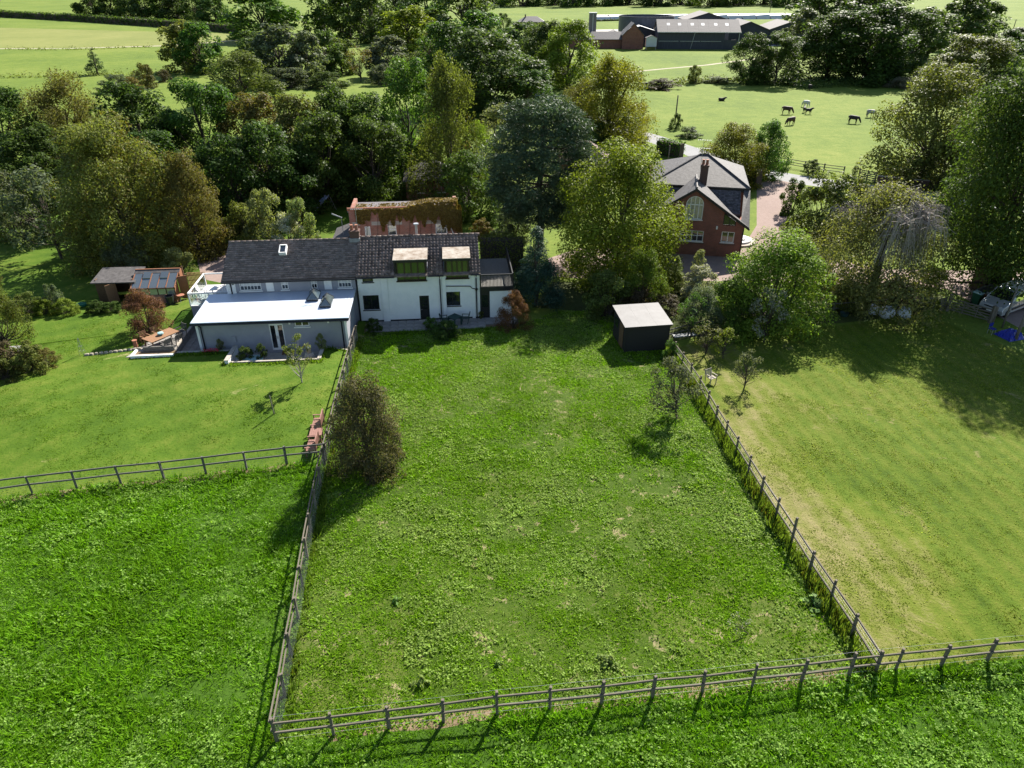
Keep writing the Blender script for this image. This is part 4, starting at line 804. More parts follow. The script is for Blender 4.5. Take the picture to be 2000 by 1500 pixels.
# wing roof: valley-cut slopes plus outer eave strips
def slopeR(u, v): return (u, v, bz(u))
th = (0, 0, 0.14)
for sgn in (1, -1):
    mu = lambda u: -4.85 + sgn * (u + 4.85)
    def S(u, v): return (mu(u), v, bz(u))
    k = MB(); k.plate([S(-4.85, -0.4), S(-1.3, -0.4), S(-1.3, 0.15), S(-4.85, 4.6)], th); k.plate([S(-1.3, -0.4), S(0.36, -0.4), S(0.36, 0.15), S(-1.3, 0.15)], th)
    k.build('wing_roof', 'slate', bh)
    MB().plate([(mu(-0.42), -0.1, bz(-0.42) - 0.02), (mu(0.40), -0.38, bz(0.40) - 0.02), (mu(0.42), 4.0, 5.38), (mu(-0.18), 4.0, 5.42)], th).build('verge_strip', 'slate', bh)
    MB().plate([(mu(-4.85), -0.46, 6.30), (mu(0.40), -0.46, bz(0.40) - 0.14), (mu(0.40), -0.46, bz(0.40) + 0.12), (mu(-4.85), -0.46, 6.56)], (0, 0.055, 0)).build('bargeboard', 'black_paint', bh)
    # front-facing lower slope of the main roof with a dark step above and recess below
    a, b = sorted((mu(-4.3), mu(-0.45)))
    V2 = MB(); V2.plate([(mu(-1.45), 1.3, 3.75), (mu(-0.45), 1.3, 3.75), (mu(-0.45), 4.0, 5.3), (mu(-3.95), 4.0, 5.3)], (0, 0, 0.12)); V2.build('lower_roof', 'slate_dark', bh)
    def lowfn(x, t, n): return (x, 1.3 + t * 0.867 - n * 0.498, 3.87 + t * 0.498 + n * 0.867)
    Vt, Ft, Tt = tile_field(min(mu(-3.9), mu(-0.45)), max(mu(-3.9), mu(-0.45)), 3.1, lowfn, 0.25, 0.22, 0.03, False, 9, (lambda x, t: abs(x - mu(-0.45)) > 0.95 + t * 0.78))
    tt = link('slates', np_mesh('slates', Vt, Ft, M['slate_dark'], Tt), bh); tt['kind'] = 'stuff'
    MB().box(min(mu(-4.1), mu(0.35)), max(mu(-4.1), mu(0.35)), 4.0, 4.1, 5.25, 5.63).build('roof_step', 'black_paint', bh)
    MB().box(min(mu(-2.4), mu(-0.43)), max(mu(-2.4), mu(-0.43)), 1.35, 1.5, 2.95, 3.74).build('recess_wall', 'black_paint', bh)
    MB().box(min(mu(-2.4), mu(-0.43)), max(mu(-2.4), mu(-0.43)), 0.35, 1.35, 2.92, 3.0).build('recess_floor', 'lead', bh)
# upper hipped roof
k = MB(); z0 = 5.62; c = [(-9.3, 3.9, z0), (0.35, 3.9, z0), (0.35, 13.5, z0), (-9.3, 13.5, z0)]; pk = [(-3.7, 8.8, 7.6), (-4.6, 8.8, 7.6)]
k.plate([c[0], c[1], pk[0], pk[1]], (0, 0, 0.1)); k.plate([c[1], c[2], pk[0]], (0, 0, 0.1)); k.plate([c[2], c[3], pk[1], pk[0]], (0, 0, 0.1)); k.plate([c[3], c[0], pk[1]], (0, 0, 0.1)); k.build('hipped_roof', 'slate', bh)
MB().box(-9.7, 0.0, 4.101, 13.0, 2.95, 5.61).build('upper_wall', 'brick_red', bh)
for i, (a, b) in enumerate(((pk[0], c[1]), (pk[1], c[0]), (pk[0], pk[1]))): MB().tube([Vector(a) + Vector((0, 0, 0.13)), Vector(b) + Vector((0, 0, 0.13))], 0.09, 6).build('hip_tiles', 'slate', bh)
MB().tube([(-4.85, -0.4, 6.6), (-4.85, 4.6, 6.6)], 0.10, 6).build('ridge_tiles', 'slate', bh)
cm = MB(); cm.box(-4.55, -3.85, 3.1, 3.9, 6.0, 7.75); cm.box(-4.6, -3.8, 3.05, 3.95, 7.75, 7.9); cmo = cm.build('chimney', 'brick_dark', bh)
for x in (-4.38, -4.02): MB().lathe([(0.14, 0), (0.12, 0.38), (0.15, 0.42), (0.15, 0.46)], 10, (x, 3.5, 7.9)).build('chimney_pot', 'terracotta', cmo)
an = MB(); an.tube([(-4.6, 3.5, 7.4), (-4.6, 3.5, 10.2)], 0.02, 5)
for z in (9.4, 10.15):
    an.tube([(-5.2, 3.5, z), (-3.9, 3.3, z)], 0.015, 4)
    for i in range(8): an.tube([(-5.1 + i * 0.16, 3.2, z), (-5.1 + i * 0.16, 3.7, z)], 0.01, 4)
an.build('aerial', 'metal', cmo)
pipe(bh, [(-0.06, -0.08, 2.8), (-0.06, -0.08, 0.1)], 0.045); MB().box(-2.6, -2.45, -0.1, -0.003, 2.7, 3.0).build('lamp', 'white_paint', bh)
MB().tube([(0.42, -0.4, 2.95), (0.42, 4.3, 2.95)], 0.06, 8).build('gutter', 'black_paint', bh)
st = thing('round_steps', 'white semicircular steps at the side door of the brick house', 'steps', (22.02 + 5.0 * math.sin(math.radians(12)) + 0.05, 65.62 + 5.0 * math.cos(math.radians(12)), 0.0), math.radians(-12))
for i, (r, z) in enumerate(((1.85, 0.0), (1.35, 0.17), (0.85, 0.34))):
    p = [(r * math.sin(t), r * -math.cos(t), z + 0.002 * i) for t in np.linspace(0, math.pi, 14)]; MB().plate(p, (0, 0, 0.166)).build('step', 'concrete' if i == 0 else 'white_render', st)

# ------------------------------------------------------------------ ivy-covered brick outbuilding behind the cottage
ob = thing('brick_outbuilding', 'old red brick outbuilding with patched lintels behind the white cottage', 'outbuilding', tuple(L(-1.62, 11.0, 0)), HA)
OL = 9.5
ow = [(1.25, 1.75, 3.3, 4.3), (3.3, 4.05, 3.4, 4.35), (7.55, 8.58, 3.42, 4.38)]
w = MB(); w.wall(0, OL, 0, 5.8, 0, 0.3, ow); w.box(0, 0.3, 0.3, 4.6, 0, 5.6); w.box(OL - 0.3, OL, 0.3, 4.6, 0, 5.6); w.box(0, OL, 4.6, 4.9, 0, 5.0); w.build('wall', 'brick_old', ob)
for a, b in ((0.2, 0.9), (1.9, 3.1), (3.2, 4.6), (6.4, 8.9)): MB().box(a, b, -0.012, -0.002, 4.4, 4.72).build('lintel', 'concrete', ob)
MB().hexa([(-0.1, 0.02, 5.6), (OL + 0.1, 0.02, 5.6), (OL + 0.1, 4.95, 5.0), (-0.1, 4.95, 5.0), (-0.1, 0.02, 5.72), (OL + 0.1, 0.02, 5.72), (OL + 0.1, 4.95, 5.12), (-0.1, 4.95, 5.12)]).build('roof', 'slate_dark', ob)
cp = MB()
for i in range(20): cp.tube([(-0.1 + i * 0.485, 0.08, 5.86), (-0.1 + (i + 1) * 0.485, 0.08, 5.87)], [0.16, 0.145], 8)
cp.build('coping_tiles', 'terracotta', ob, kind='stuff')
window(ob, 3.3, 4.05, 3.4, 4.35, 0.0, 1, 2, 'white_paint', 'glass', 0.07, bars=0.06, pane_split=0.62); window(ob, 7.55, 8.58, 3.42, 4.38, 0.0, 2, 2, 'white_paint', 'glass', 0.07, bars=0.06, pane_split=0.6); window(ob, 1.25, 1.75, 3.3, 4.3, 0.0, 1, 1, 'white_paint', 'glass_pale', 0.08)
pipe(ob, [(8.9, -0.06, 4.1), (9.15, -0.06, 3.4), (9.2, -0.06, 0.2)], 0.04, 'white_paint')
lt = thing('lean_to', 'low slate-roofed lean-to left of the old brick outbuilding', 'outbuilding', tuple(L(-3.5, 12.0, 0)), HA)
MB().box(0, 1.7, 0, 4.0, 0, 2.6).build('wall', 'brick_old', lt); MB().hexa([(-0.15, -0.2, 2.5), (1.78, -0.2, 3.15), (1.78, 4.3, 3.15), (-0.15, 4.3, 2.5), (-0.15, -0.2, 2.6), (1.78, -0.2, 3.27), (1.78, 4.3, 3.27), (-0.15, 4.3, 2.6)]).build('roof', 'slate', lt)
ap = MB(); ap.tube([(0.9, 1.0, 2.8), (0.9, 1.0, 4.6)], 0.03, 5); ap.tube([(0.1, 0.8, 5.0), (0.95, 1.0, 4.55)], 0.06, 5); ap.build('aerial', 'metal', lt)

# ------------------------------------------------------------------ dark shed in the paddock corner
q = G(1219, 688.5); sh = thing('field_shed', 'dark timber field shed with a pale sloping roof in the paddock corner', 'shed', (q.x, q.y, q.z), math.radians(8.5))
SW, SD, SHF, SHB = 3.25, 3.05, 1.95, 2.2
MB().box(0.02, SW - 0.02, 0.02, SD - 0.02, -0.15, SHF - 0.02).build('frame', 'shed_dark', sh)
for i in range(13):
    z = i * 0.15; MB().hexa([(0, 0.0, z), (SW, 0.0, z), (SW, 0.018, z), (0, 0.018, z), (0, 0.012, z + 0.16), (SW, 0.012, z + 0.16), (SW, 0.018, z + 0.16), (0, 0.018, z + 0.16)]).build('board', 'shed_dark', sh)
    MB().hexa([(0.0, 0.02, z), (0.018, 0.02, z), (0.018, SD, z), (0.0, SD, z), (0.012, 0.02, z + 0.16), (0.018, 0.02, z + 0.16), (0.018, SD, z + 0.16), (0.012, SD, z + 0.16)]).build('board', 'shed_dark', sh)
for x in (0.0, SW - 0.07): MB().box(x - 0.01, x + 0.08, -0.025, -0.001, -0.1, SHF).build('corner_post', 'shed_dark', sh)
dr = MB().box(-0.03, -0.001, 0.55, 1.45, 0.02, 1.85); dr.build('door', 'wood_brown', sh); MB().box(-0.02, -0.001, 1.9, 2.7, 1.05, 1.7).build('window', 'glass', sh)
MB().hexa([(-0.12, -0.16, SHF - 0.02), (SW + 0.12, -0.16, SHF + 0.02), (SW + 0.14, SD + 0.15, SHB), (-0.12, SD + 0.15, SHB), (-0.12, -0.16, SHF + 0.09), (SW + 0.12, -0.16, SHF + 0.13), (SW + 0.14, SD + 0.15, SHB + 0.11), (-0.12, SD + 0.15, SHB + 0.11)]).build('roof_edge', 'shed_dark', sh)
for i in range(3):
    a = -0.15 + i * (SW + 0.3) / 3; b = a + (SW + 0.3) / 3 - 0.004
    MB().hexa([(a, -0.19, SHF + 0.133), (b, -0.19, SHF + 0.135), (b, SD + 0.17, SHB + 0.117), (a, SD + 0.17, SHB + 0.115), (a, -0.19, SHF + 0.142 + 0.003 * i), (b, -0.19, SHF + 0.144), (b, SD + 0.17, SHB + 0.126), (a, SD + 0.17, SHB + 0.126)]).build('roof_sheet', 'shed_roof', sh)

# ------------------------------------------------------------------ garden sheds and greenhouse on the left
q = G(196, 590); gs = thing('garden_shed', 'low brown garden shed with its door open left of the greenhouse', 'shed', q, math.radians(4))
w = MB(); w.box(0, 1.5, 0, 0.08, 0, 1.75); w.box(0, 0.08, 0.08, 2.2, 0, 1.9); w.box(2.7, 3.0, 0, 0.08, 0, 1.75); w.box(2.92, 3.0, 0.08, 2.2, 0, 1.9); w.box(0, 3, 2.12, 2.2, 0, 1.9); w.build('wall', 'wood_brown', gs)
MB().hexa([(-0.2, -0.3, 1.72), (3.3, -0.3, 1.72), (3.3, 2.4, 2.05), (-0.2, 2.4, 2.05), (-0.2, -0.3, 1.8), (3.3, -0.3, 1.8), (3.3, 2.4, 2.13), (-0.2, 2.4, 2.13)]).build('roof', 'slate', gs)
dv = MB(); dv.box(0, 0.05, -0.9, 0, 0.05, 1.7); d_ = dv.build('door', 'wood_teak', gs); d_.location = (1.6, 0, 0); d_.rotation_euler = (0, 0, -0.6)
MB().box(1.5, 2.7, 0.03, 0.06, 1.6, 1.74).build('door_head', 'wood_brown', gs)
q = G(262, 594); gr = thing('greenhouse', 'wooden greenhouse with five glass roof lights and a cedar end', 'greenhouse', q, math.radians(5))
MB().box(0, 3.5, 0, 0.2, 0, 0.7).build('brick_base', 'brick_old', gr); MB().box(0.02, 0.2, 0.21, 2.6, 0, 0.7).build('brick_base', 'brick_old', gr)
for i in range(6): bar('post', (0.05 + i * 0.68, 0.1, 0.7), (0.05 + i * 0.68, 0.1, 1.25), 0.07, 0.07, 'wood_brown', gr)
for i in range(5): MB().box(0.09 + i * 0.68, 0.69 + i * 0.68, 0.09, 0.105, 0.72, 1.22).build('pane', 'glass_pale', gr)
bar('eave_rail', (-0.05, 0.06, 1.28), (3.55, 0.06, 1.28), 0.1, 0.08, 'wood_brown', gr); bar('ridge_board', (-0.05, 2.0, 2.2), (3.55, 2.0, 2.2), 0.1, 0.14, 'wood_red', gr)
for i in range(6): bar('glazing_bar', (0.03 + i * 0.69, 0.05, 1.34), (0.03 + i * 0.69, 1.55, 2.03), 0.06, 0.05, 'wood_red', gr)
for i in range(5):
    x = 0.07 + i * 0.69; MB().plate([(x, 0.06, 1.325), (x + 0.61, 0.06, 1.325), (x + 0.61, 1.54, 2.005), (x, 1.54, 2.005)], (0, 0, 0.012)).build('pane', 'glass_roof', gr)
    if i in (1, 3): MB().plate([(x, 1.0, 1.80), (x + 0.61, 1.0, 1.80), (x + 0.61, 1.6, 2.12), (x, 1.6, 2.12)], (0, 0, 0.03)).build('vent', 'glass_roof', gr)
MB().plate([(-0.05, 1.56, 2.01), (3.55, 1.56, 2.01), (3.55, 2.0, 2.2), (-0.05, 2.0, 2.2)], (0, 0, 0.03)).build('ridge_cover', 'slate', gr)
for i in range(9):
    y = 0.12 + i * 0.27; zt = 1.3 + min(i * 0.27, 1.8) * 0.46
    if 2 < i < 6: continue
    MB().box(3.45, 3.49, y, y + 0.255, 0, zt).build('plank', 'wood_red', gr)
gdr = MB().box(0, 0.75, 0, 0.05, 0.02, 1.9).build('door', 'wood_red', gr); gdr.location = (3.52, 0.95, 0); gdr.rotation_euler = (0, 0, 0.35)
bar('corner_post', (3.5, 2.5, 0), (3.5, 2.5, 2.25), 0.09, 0.09, 'wood_brown', gr)
q = G(372, 563); wk = thing('wicker_panel', 'woven willow fence panel right of the greenhouse', 'fence', q, math.radians(8))
for i in range(14): bar('stake', (i * 0.11, 0, 0), (i * 0.11, 0, 1.45), 0.085, 0.05, 'wicker', wk)
for z in (0.3, 0.75, 1.2): bar('weave', (-0.05, -0.035, z), (1.5, -0.035, z), 0.02, 0.05, 'wicker', wk)

# ------------------------------------------------------------------ farm
fb = G(1283, 96); FX, FY = fb.x, fb.y
def farm(x, y): return (FX + x, FY + y, 0.0)
bn = thing('cattle_barn', 'big dark boarded barn with a pale sheet roof and six roof lights', 'barn', farm(0, 0), math.radians(-4))
w = MB(); w.wall(0, 29, 0, 5.7, 0, 0.3, [(23.8, 28.6, 3.2, 5.6)]); w.box(0, 0.3, 0.3, 14, 0, 5.7); w.plate([(0, 0.3, 5.7), (0, 13.9, 5.7), (0, 7.1, 9.1)], (0.3, 0, 0)); w.box(28.7, 29, 0.3, 0.9, 0, 5.7); w.box(0.3, 23.5, 13.7, 14, 0, 5.7); w.build('wall', 'boards_dark', bn)
for i in range(8):
    a = -0.4 + i * 3.72; b = a + 3.70
    MB().plate([(a, -0.7, 5.6), (b, -0.7, 5.6), (b, 7, 9.3), (a, 7, 9.3)], (0, 0, 0.15)).build('roof_sheet', 'sheet', bn)
    MB().plate([(a, 7.01, 9.3), (b, 7.01, 9.3), (b, 14.7, 5.6), (a, 14.7, 5.6)], (0, 0, 0.15)).build('roof_sheet', 'sheet', bn)
for x in (3.2, 7.2, 11.8, 15.6, 20.2, 24.2): MB().plate([(x, 3.2, 7.63), (x + 1.1, 3.2, 7.63), (x + 1.1, 4.6, 8.30), (x, 4.6, 8.30)], (0, 0, 0.02)).build('roof_light', 'sheet_white', bn)
MB().box(-0.4, 29.4, -0.86, -0.72, 5.52, 5.72).build('gutter', 'sheet_white', bn); MB().box(29.3, 29.5, -0.6, 7.0, 5.4, 5.58).build('verge', 'sheet_white', bn)
bar('downpipe', (13.0, -0.8, 5.5), (12.0, -0.35, 0.3), 0.12, 0.12, 'metal', bn); bar('post', (28.9, -0.2, 0), (28.9, -0.2, 5.5), 0.2, 0.2, 'metal', bn)
for x in (0.3, 8.0, 15.5): MB().box(x, x + 7.2, -0.06, -0.002, 2.6, 2.75).build('rail', 'metal', bn)
MB().box(29.0, 36.0, -0.2, 0.1, 0, 1.9).build('yard_wall', 'boards_dark', bn)
bs = thing('brick_range', 'long low brick farm building with a slate roof left of the barn', 'barn', farm(-33.5, 2.5), math.radians(-1))
w = MB(); w.wall(0, 20.6, 0, 3.1, 0, 0.3, [(9.0, 10.2, 0.9, 2.2), (13.4, 14.2, 1.5, 2.4)]); w.box(0, 0.3, 0.3, 6.5, 0, 3.1); w.box(0, 20.6, 6.2, 6.5, 0, 3.1); w.plate([(0, 0.2, 3.1), (0, 6.3, 3.1), (0, 3.2, 5.2)], (0.3, 0, 0)); w.build('wall', 'brick_red', bs)
MB().plate([(-0.3, -0.4, 2.95), (20.7, -0.4, 2.95), (20.7, 3.25, 5.3), (-0.3, 3.25, 5.3)], (0, 0, 0.15)).build('roof', 'slate_dark', bs); MB().plate([(-0.3, 3.26, 5.3), (20.7, 3.26, 5.3), (20.7, 6.9, 2.95), (-0.3, 6.9, 2.95)], (0, 0, 0.15)).build('roof', 'slate_dark', bs)
window(bs, 9.0, 10.2, 0.9, 2.2, 0, 2, 1, 'fence_dark', 'glass', 0.12, sill=False); window(bs, 13.4, 14.2, 1.5, 2.4, 0, 1, 1, 'fence_dark', 'glass', 0.1, sill=False)
bb = thing('brick_barn', 'tall gabled brick barn between the low range and the big barn', 'barn', farm(-12.9, -0.8), math.radians(-2))
w = MB(); w.box(0, 7.6, 0, 0.3, 0, 4.6); w.plate([(0, 0, 4.6), (7.6, 0, 4.6), (3.8, 0, 8.2)], (0, 0.3, 0)); w.box(0, 0.3, 0.3, 10, 0, 4.6); w.box(7.3, 7.6, 0.3, 10, 0, 4.6); w.build('wall', 'brick_red', bb)
MB().plate([(-0.3, -0.3, 4.4), (-0.3, 10, 4.4), (3.8, 10, 8.4), (3.8, -0.3, 8.4)], (0, 0, 0.18)).build('roof', 'slate', bb); MB().plate([(7.9, -0.3, 4.4), (7.9, 10, 4.4), (3.801, 10, 8.4), (3.801, -0.3, 8.4)], (0, 0, 0.18)).build('roof', 'slate', bb)
ws = thing('white_shed', 'small pale shed between the brick barn and the big barn', 'shed', farm(-4.6, -2.6), math.radians(-2))
MB().box(0, 3.8, 0, 2.6, 1.0, 3.9).build('wall', 'sheet_white', ws); MB().plate([(0, 0, 3.9), (3.8, 0, 3.9), (1.9, 0, 4.6)], (0, 2.6, 0)).build('gable', 'sheet_white', ws)
for s in (1, -1): MB().plate([(1.9 - s * 2.1, -0.15, 3.8), (1.9, -0.15, 4.62), (1.9, 2.8, 4.62), (1.9 - s * 2.1, 2.8, 3.8)], (0, 0, 0.08)).build('roof', 'slate', ws)
for x in (0.2, 3.6): bar('leg', (x, 0.2, 0), (x, 0.2, 1.0), 0.15, 0.15, 'metal', ws)
sr = thing('silo', 'tall square grey tower standing behind the low brick range', 'silo', farm(-24.2, 9.5))
MB().box(0, 2.6, 0, 2.6, 0, 11.2).build('tower', 'sheet', sr, bevel=0.05); MB().box(-0.15, 2.75, -0.15, 2.75, 11.21, 11.5).build('cap', 'sheet_white', sr); MB().box(1.1, 1.4, -0.2, -0.02, 0.3, 11).build('ladder', 'metal', sr)
tk = thing('slurry_tank', 'wide round dark slurry tank behind the barn', 'tank', farm(1.0, 34)); pr = [(11, 0), (11, 9.1), (11.15, 9.15), (11.15, 9.4), (10.8, 9.4), (10.8, 5.0)]
MB().lathe(pr, 40).build('shell', 'tank', tk); MB().lathe([(11.12, 3.0), (11.12, 3.15)], 40).build('band', 'metal', tk)
def shed_roof(label, x, y, wx, dy, ev, rg, mat='sheet', rz=-3):
    o = thing('farm_shed', label, 'barn', farm(x, y), math.radians(rz)); w = MB(); w.box(0, wx, 0.2, 0.5, 0, ev); w.box(0, 0.3, 0.5, dy, 0, ev); w.box(wx - 0.3, wx, 0.5, dy, 0, ev); w.build('wall', 'boards_dark', o)
    w = MB(); w.plate([(0, 0.2, ev), (wx, 0.2, ev), (wx / 2, 0.2, rg)], (0, 0.3, 0)); w.build('gable', 'boards_dark', o)
    MB().plate([(-0.3, -0.4, ev - 0.15), (-0.3, dy, ev - 0.15), (wx / 2, dy, rg + 0.1), (wx / 2, -0.4, rg + 0.1)], (0, 0, 0.15)).build('roof', mat, o); MB().plate([(wx + 0.3, -0.4, ev - 0.15), (wx + 0.3, dy, ev - 0.15), (wx / 2 + 0.002, dy, rg + 0.1), (wx / 2 + 0.002, -0.4, rg + 0.1)], (0, 0, 0.15)).build('roof', mat, o)
shed_roof('grey twin-roofed cattle shed right of the big barn', 30, 16, 15, 22, 5.4, 8.0); shed_roof('rightmost grey cattle shed behind the yard', 46, 18, 15, 20, 5.4, 7.8)
shed_roof('small grey shed behind the low brick range', -19.5, 9.5, 10, 8, 3.6, 5.2); shed_roof('grey shed roof peeping over the big barn', 18, 40, 18, 20, 7.5, 10.0); shed_roof('pale metal shed between brick barn and slurry tank', -10, 14, 11, 7, 5.2, 6.6, 'sheet_white')
c0, c1 = G(1165, 41), G(1560, 37)
sc = thing('silage_clamp', 'long white plastic-covered silage clamp along the back of the farm', 'silage clamp', c0, math.atan2(c1.y - c0.y, c1.x - c0.x)); cl = (c1 - c0).length / 14
for i in range(14): MB().hexa([(i * cl, 0, 0), (i * cl + cl * 0.97, 0, 0), (i * cl + cl * 0.97, 16, 0), (i * cl, 16, 0), (i * cl, 2.0, 2.0), (i * cl + cl * 0.97, 2.0, 2.0 + 0.3 * (i % 3)), (i * cl + cl * 0.97, 14, 2.6), (i * cl, 14, 2.6)]).build('cover', 'sheet_white', sc)
for i in range(15): MB().tube([(i * cl, 0.5, 0.6), (i * cl, 6, 2.4), (i * cl, 15, 1.6)], 0.4, 6).build('tyre_row', 'rubber', sc)

# small houses half hidden by trees
def cottage(name, label, q, rz, wx, dy, ev, rg, rmat, wmat, chim=True):
    o = thing(name, label, 'house', q, rz); w = MB(); w.box(0, wx, 0, 0.3, 0, ev); w.box(0, 0.3, 0.3, dy, 0, ev); w.box(wx - 0.3, wx, 0.3, dy, 0, ev); w.box(0, wx, dy, dy + 0.3, 0, ev); w.build('wall', wmat, o)
    a, b = (dy * 0.45, dy / 2 + 0.15), (wx - dy * 0.45, dy / 2 + 0.15); c = [(-0.3, -0.3), (wx + 0.3, -0.3), (wx + 0.3, dy + 0.6), (-0.3, dy + 0.6)]; k = MB(); e = ev - 0.1
    k.plate([(*c[0], e), (*c[1], e), (*b, rg), (*a, rg)], (0, 0, 0.12)); k.plate([(*c[1], e), (*c[2], e), (*b, rg)], (0, 0, 0.12)); k.plate([(*c[2], e), (*c[3], e), (*a, rg), (*b, rg)], (0, 0, 0.12)); k.plate([(*c[3], e), (*c[0], e), (*a, rg)], (0, 0, 0.12)); r = k.build('roof', rmat, o)
    if chim: MB().box(wx * 0.25, wx * 0.25 + 0.6, dy * 0.4, dy * 0.4 + 0.6, rg - 0.8, rg + 1.0).build('chimney', 'brick_dark', r)
    for x in (wx * 0.3, wx * 0.7): window(o, x - 0.5, x + 0.5, 0.9, 2.1, -0.06, 2, 1, 'white_paint', 'glass', 0.07)
    return o
cottage('red_roofed_house', 'house with a red tiled hipped roof behind the pine tree', Vector((6.2, 95.0, 0)), math.radians(-6), 6.2, 5.5, 2.6, 4.6, 'clay_tile', 'brick_red', False)
cottage('grey_roofed_bungalow', 'low pale-roofed bungalow among the dark trees behind the outbuilding', G(795, 392), math.radians(6), 6, 5, 2.4, 4.0, 'slate', 'brick_old', False)
cottage('farmhouse', 'distant farmhouse with tall chimneys behind the trees', G(1012, 58), 0, 13, 8, 3.4, 5.6, 'slate_dark', 'brick_red')

# ------------------------------------------------------------------ vehicles
def wheel(parent, x, y, r=0.33, wd=0.22):
    t = MB()
    t.add(*[(lambda n: ([(x + rr * math.cos(2 * math.pi * j / n), y + yy, r + rr * math.sin(2 * math.pi * j / n)) for rr, yy in ((r * 0.6, -wd / 2), (r, -wd / 2 + 0.03), (r, wd / 2 - 0.03), (r * 0.6, wd / 2)) for j in range(n)],
          [(i * n + j, i * n + (j + 1) % n, (i + 1) * n + (j + 1) % n, (i + 1) * n + j) for i in range(3) for j in range(n)]))(20)][0])
    o = t.build('wheel', 'rubber', parent, smooth=True)
    h = MB(); h.tube([(x, y - wd / 2 - 0.005, r), (x, y + wd / 2 + 0.005, r)], r * 0.6, 16)
    for j in range(5): a = 2 * math.pi * j / 5; h.hexa([(x - 0.02, y - wd / 2 - 0.02, r), (x + 0.02, y - wd / 2 - 0.02, r), (x + 0.02, y + wd / 2 + 0.02, r), (x - 0.02, y + wd / 2 + 0.02, r)] + [(x + r * 0.55 * math.cos(a) + dx, y + dy, r + r * 0.55 * math.sin(a)) for dx, dy in ((-0.02, -wd / 2 - 0.02), (0.02, -wd / 2 - 0.02), (0.02, wd / 2 + 0.02), (-0.02, wd / 2 + 0.02))])
    h.build('rim', 'metal', o); return o
def vehicle(name, label, cat, loc, rz, prof, width, belt, paint, wheels, glassrows, front):
    """prof: (x, z) outline of the side; body narrows above the belt line"""
    o = thing(name, label, cat, loc, rz); n = len(prof); k = MB()
    def hw(z, x): return width / 2 * (1 - 0.16 * max(0, z - belt)) * (1 - 0.10 * max(0, (x - front + 0.5)) ** 1.0)
    ring = [[(x, s * hw(z, x) * f, z) for x, z in prof] for s, f in ((-1, 1.0), (-1, 0.93), (1, 0.93), (1, 1.0))]
    ins = lambda r, e: [(x + (0 if True else 0), y, z + e) for x, y, z in r]
    ring[1] = ins(ring[1], 0.03); ring[2] = ins(ring[2], 0.03); vs = sum(ring, [])
    fs = [tuple(range(n)), tuple(range(3 * n, 4 * n))[::-1]]
    for i in range(3): fs += [(i * n + j, (i + 1) * n + j, (i + 1) * n + (j + 1) % n, i * n + (j + 1) % n) for j in range(n)]
    k.add(vs, fs); k.build('body', paint, o, bevel=0.03)
    for x in wheels:
        for s in (-1, 1): wheel(o, x, s * (width / 2 - 0.10))
    for nm, pts in glassrows:
        for s in ((-1, 1) if nm == 'side_window' else (0,)):
            if s: MB().plate([(x, s * (hw(z, x) + 0.004), z) for x, z in pts], (0, s * 0.012, 0)).build(nm, 'glass', o)
            else:
                (xa, za), (xb, zb) = pts; wa, wb = hw(za, xa) * 0.88, hw(zb, xb) * 0.86; nrm = Vector((zb - za, 0, -(xb - xa))).normalized() * 0.045; nrm = nrm if nrm.z > 0 else -nrm
                MB().plate([(xa + nrm.x, -wa, za + nrm.z), (xa + nrm.x, wa, za + nrm.z), (xb + nrm.x, wb, zb + nrm.z), (xb + nrm.x, -wb, zb + nrm.z)], nrm * 0.2).build(nm, 'glass', o)
    return o
vq = G(1964, 621); vang = math.atan2(-0.52, -0.86)
vprof = [(2.42, 0.28), (2.46, 0.62), (2.36, 0.92), (1.55, 1.18), (0.62, 1.86), (0.2, 1.95), (-2.35, 1.93), (-2.46, 1.6), (-2.48, 0.5), (-2.42, 0.28)]
vc = Vector((vq.x, vq.y, 0.0)) + Vector((math.cos(vang), math.sin(vang), 0)) * -1.62 + Vector((-math.sin(vang), math.cos(vang), 0)) * -0.95
van = vehicle('van', 'silver van with white roof parked on the gravel at the right edge', 'van', (vc.x, vc.y, 0.02), vang, vprof, 1.95, 1.1, 'paint_silver', (1.55, -1.5),
              [('windscreen', ((1.42, 1.24), (0.70, 1.80))), ('side_window', [(1.2, 1.18), (0.55, 1.72), (-0.2, 1.76), (-0.2, 1.18)]), ('side_window', [(-0.3, 1.18), (-0.3, 1.76), (-1.2, 1.76), (-1.2, 1.18)])], 2.4)
MB().box(-2.3, 0.3, -0.74, 0.74, 1.99, 2.02).build('roof_panel', 'white_paint', van, bevel=0.01)
MB().box(2.44, 2.49, -0.62, 0.62, 0.42, 0.60).build('grille', 'black_paint', van); MB().box(2.40, 2.46, -0.55, 0.55, 0.74, 0.82).build('grille', 'black_paint', van); MB().box(2.455, 2.50, -0.8, 0.8, 0.28, 0.40).build('bumper', 'rubber', van)
MB().box(2.492, 2.502, -0.26, 0.26, 0.44, 0.55).build('number_plate', 'white_paint', van)
for s in (-1, 1):
    MB().hexa([(2.12, s * 0.60, 0.74), (2.42, s * 0.60, 0.70), (2.30, s * 0.86, 0.72), (2.05, s * 0.90, 0.78), (2.10, s * 0.60, 1.00), (2.38, s * 0.60, 0.92), (2.27, s * 0.86, 0.94), (2.0, s * 0.90, 1.06)]).build('headlight', 'glass_pale', van)
    MB().hexa([(1.05, s * 0.98, 1.16), (1.2, s * 0.98, 1.16), (1.2, s * 1.2, 1.16), (1.08, s * 1.2, 1.16), (1.05, s * 0.98, 1.3), (1.2, s * 0.98, 1.3), (1.2, s * 1.2, 1.36), (1.08, s * 1.2, 1.36)]).build('wing_mirror', 'paint_silver', van)
    MB().box(-1.15, 1.15, s * 0.982 - 0.012, s * 0.982 + 0.012, 0.55, 0.68).build('side_trim', 'black_paint', van)
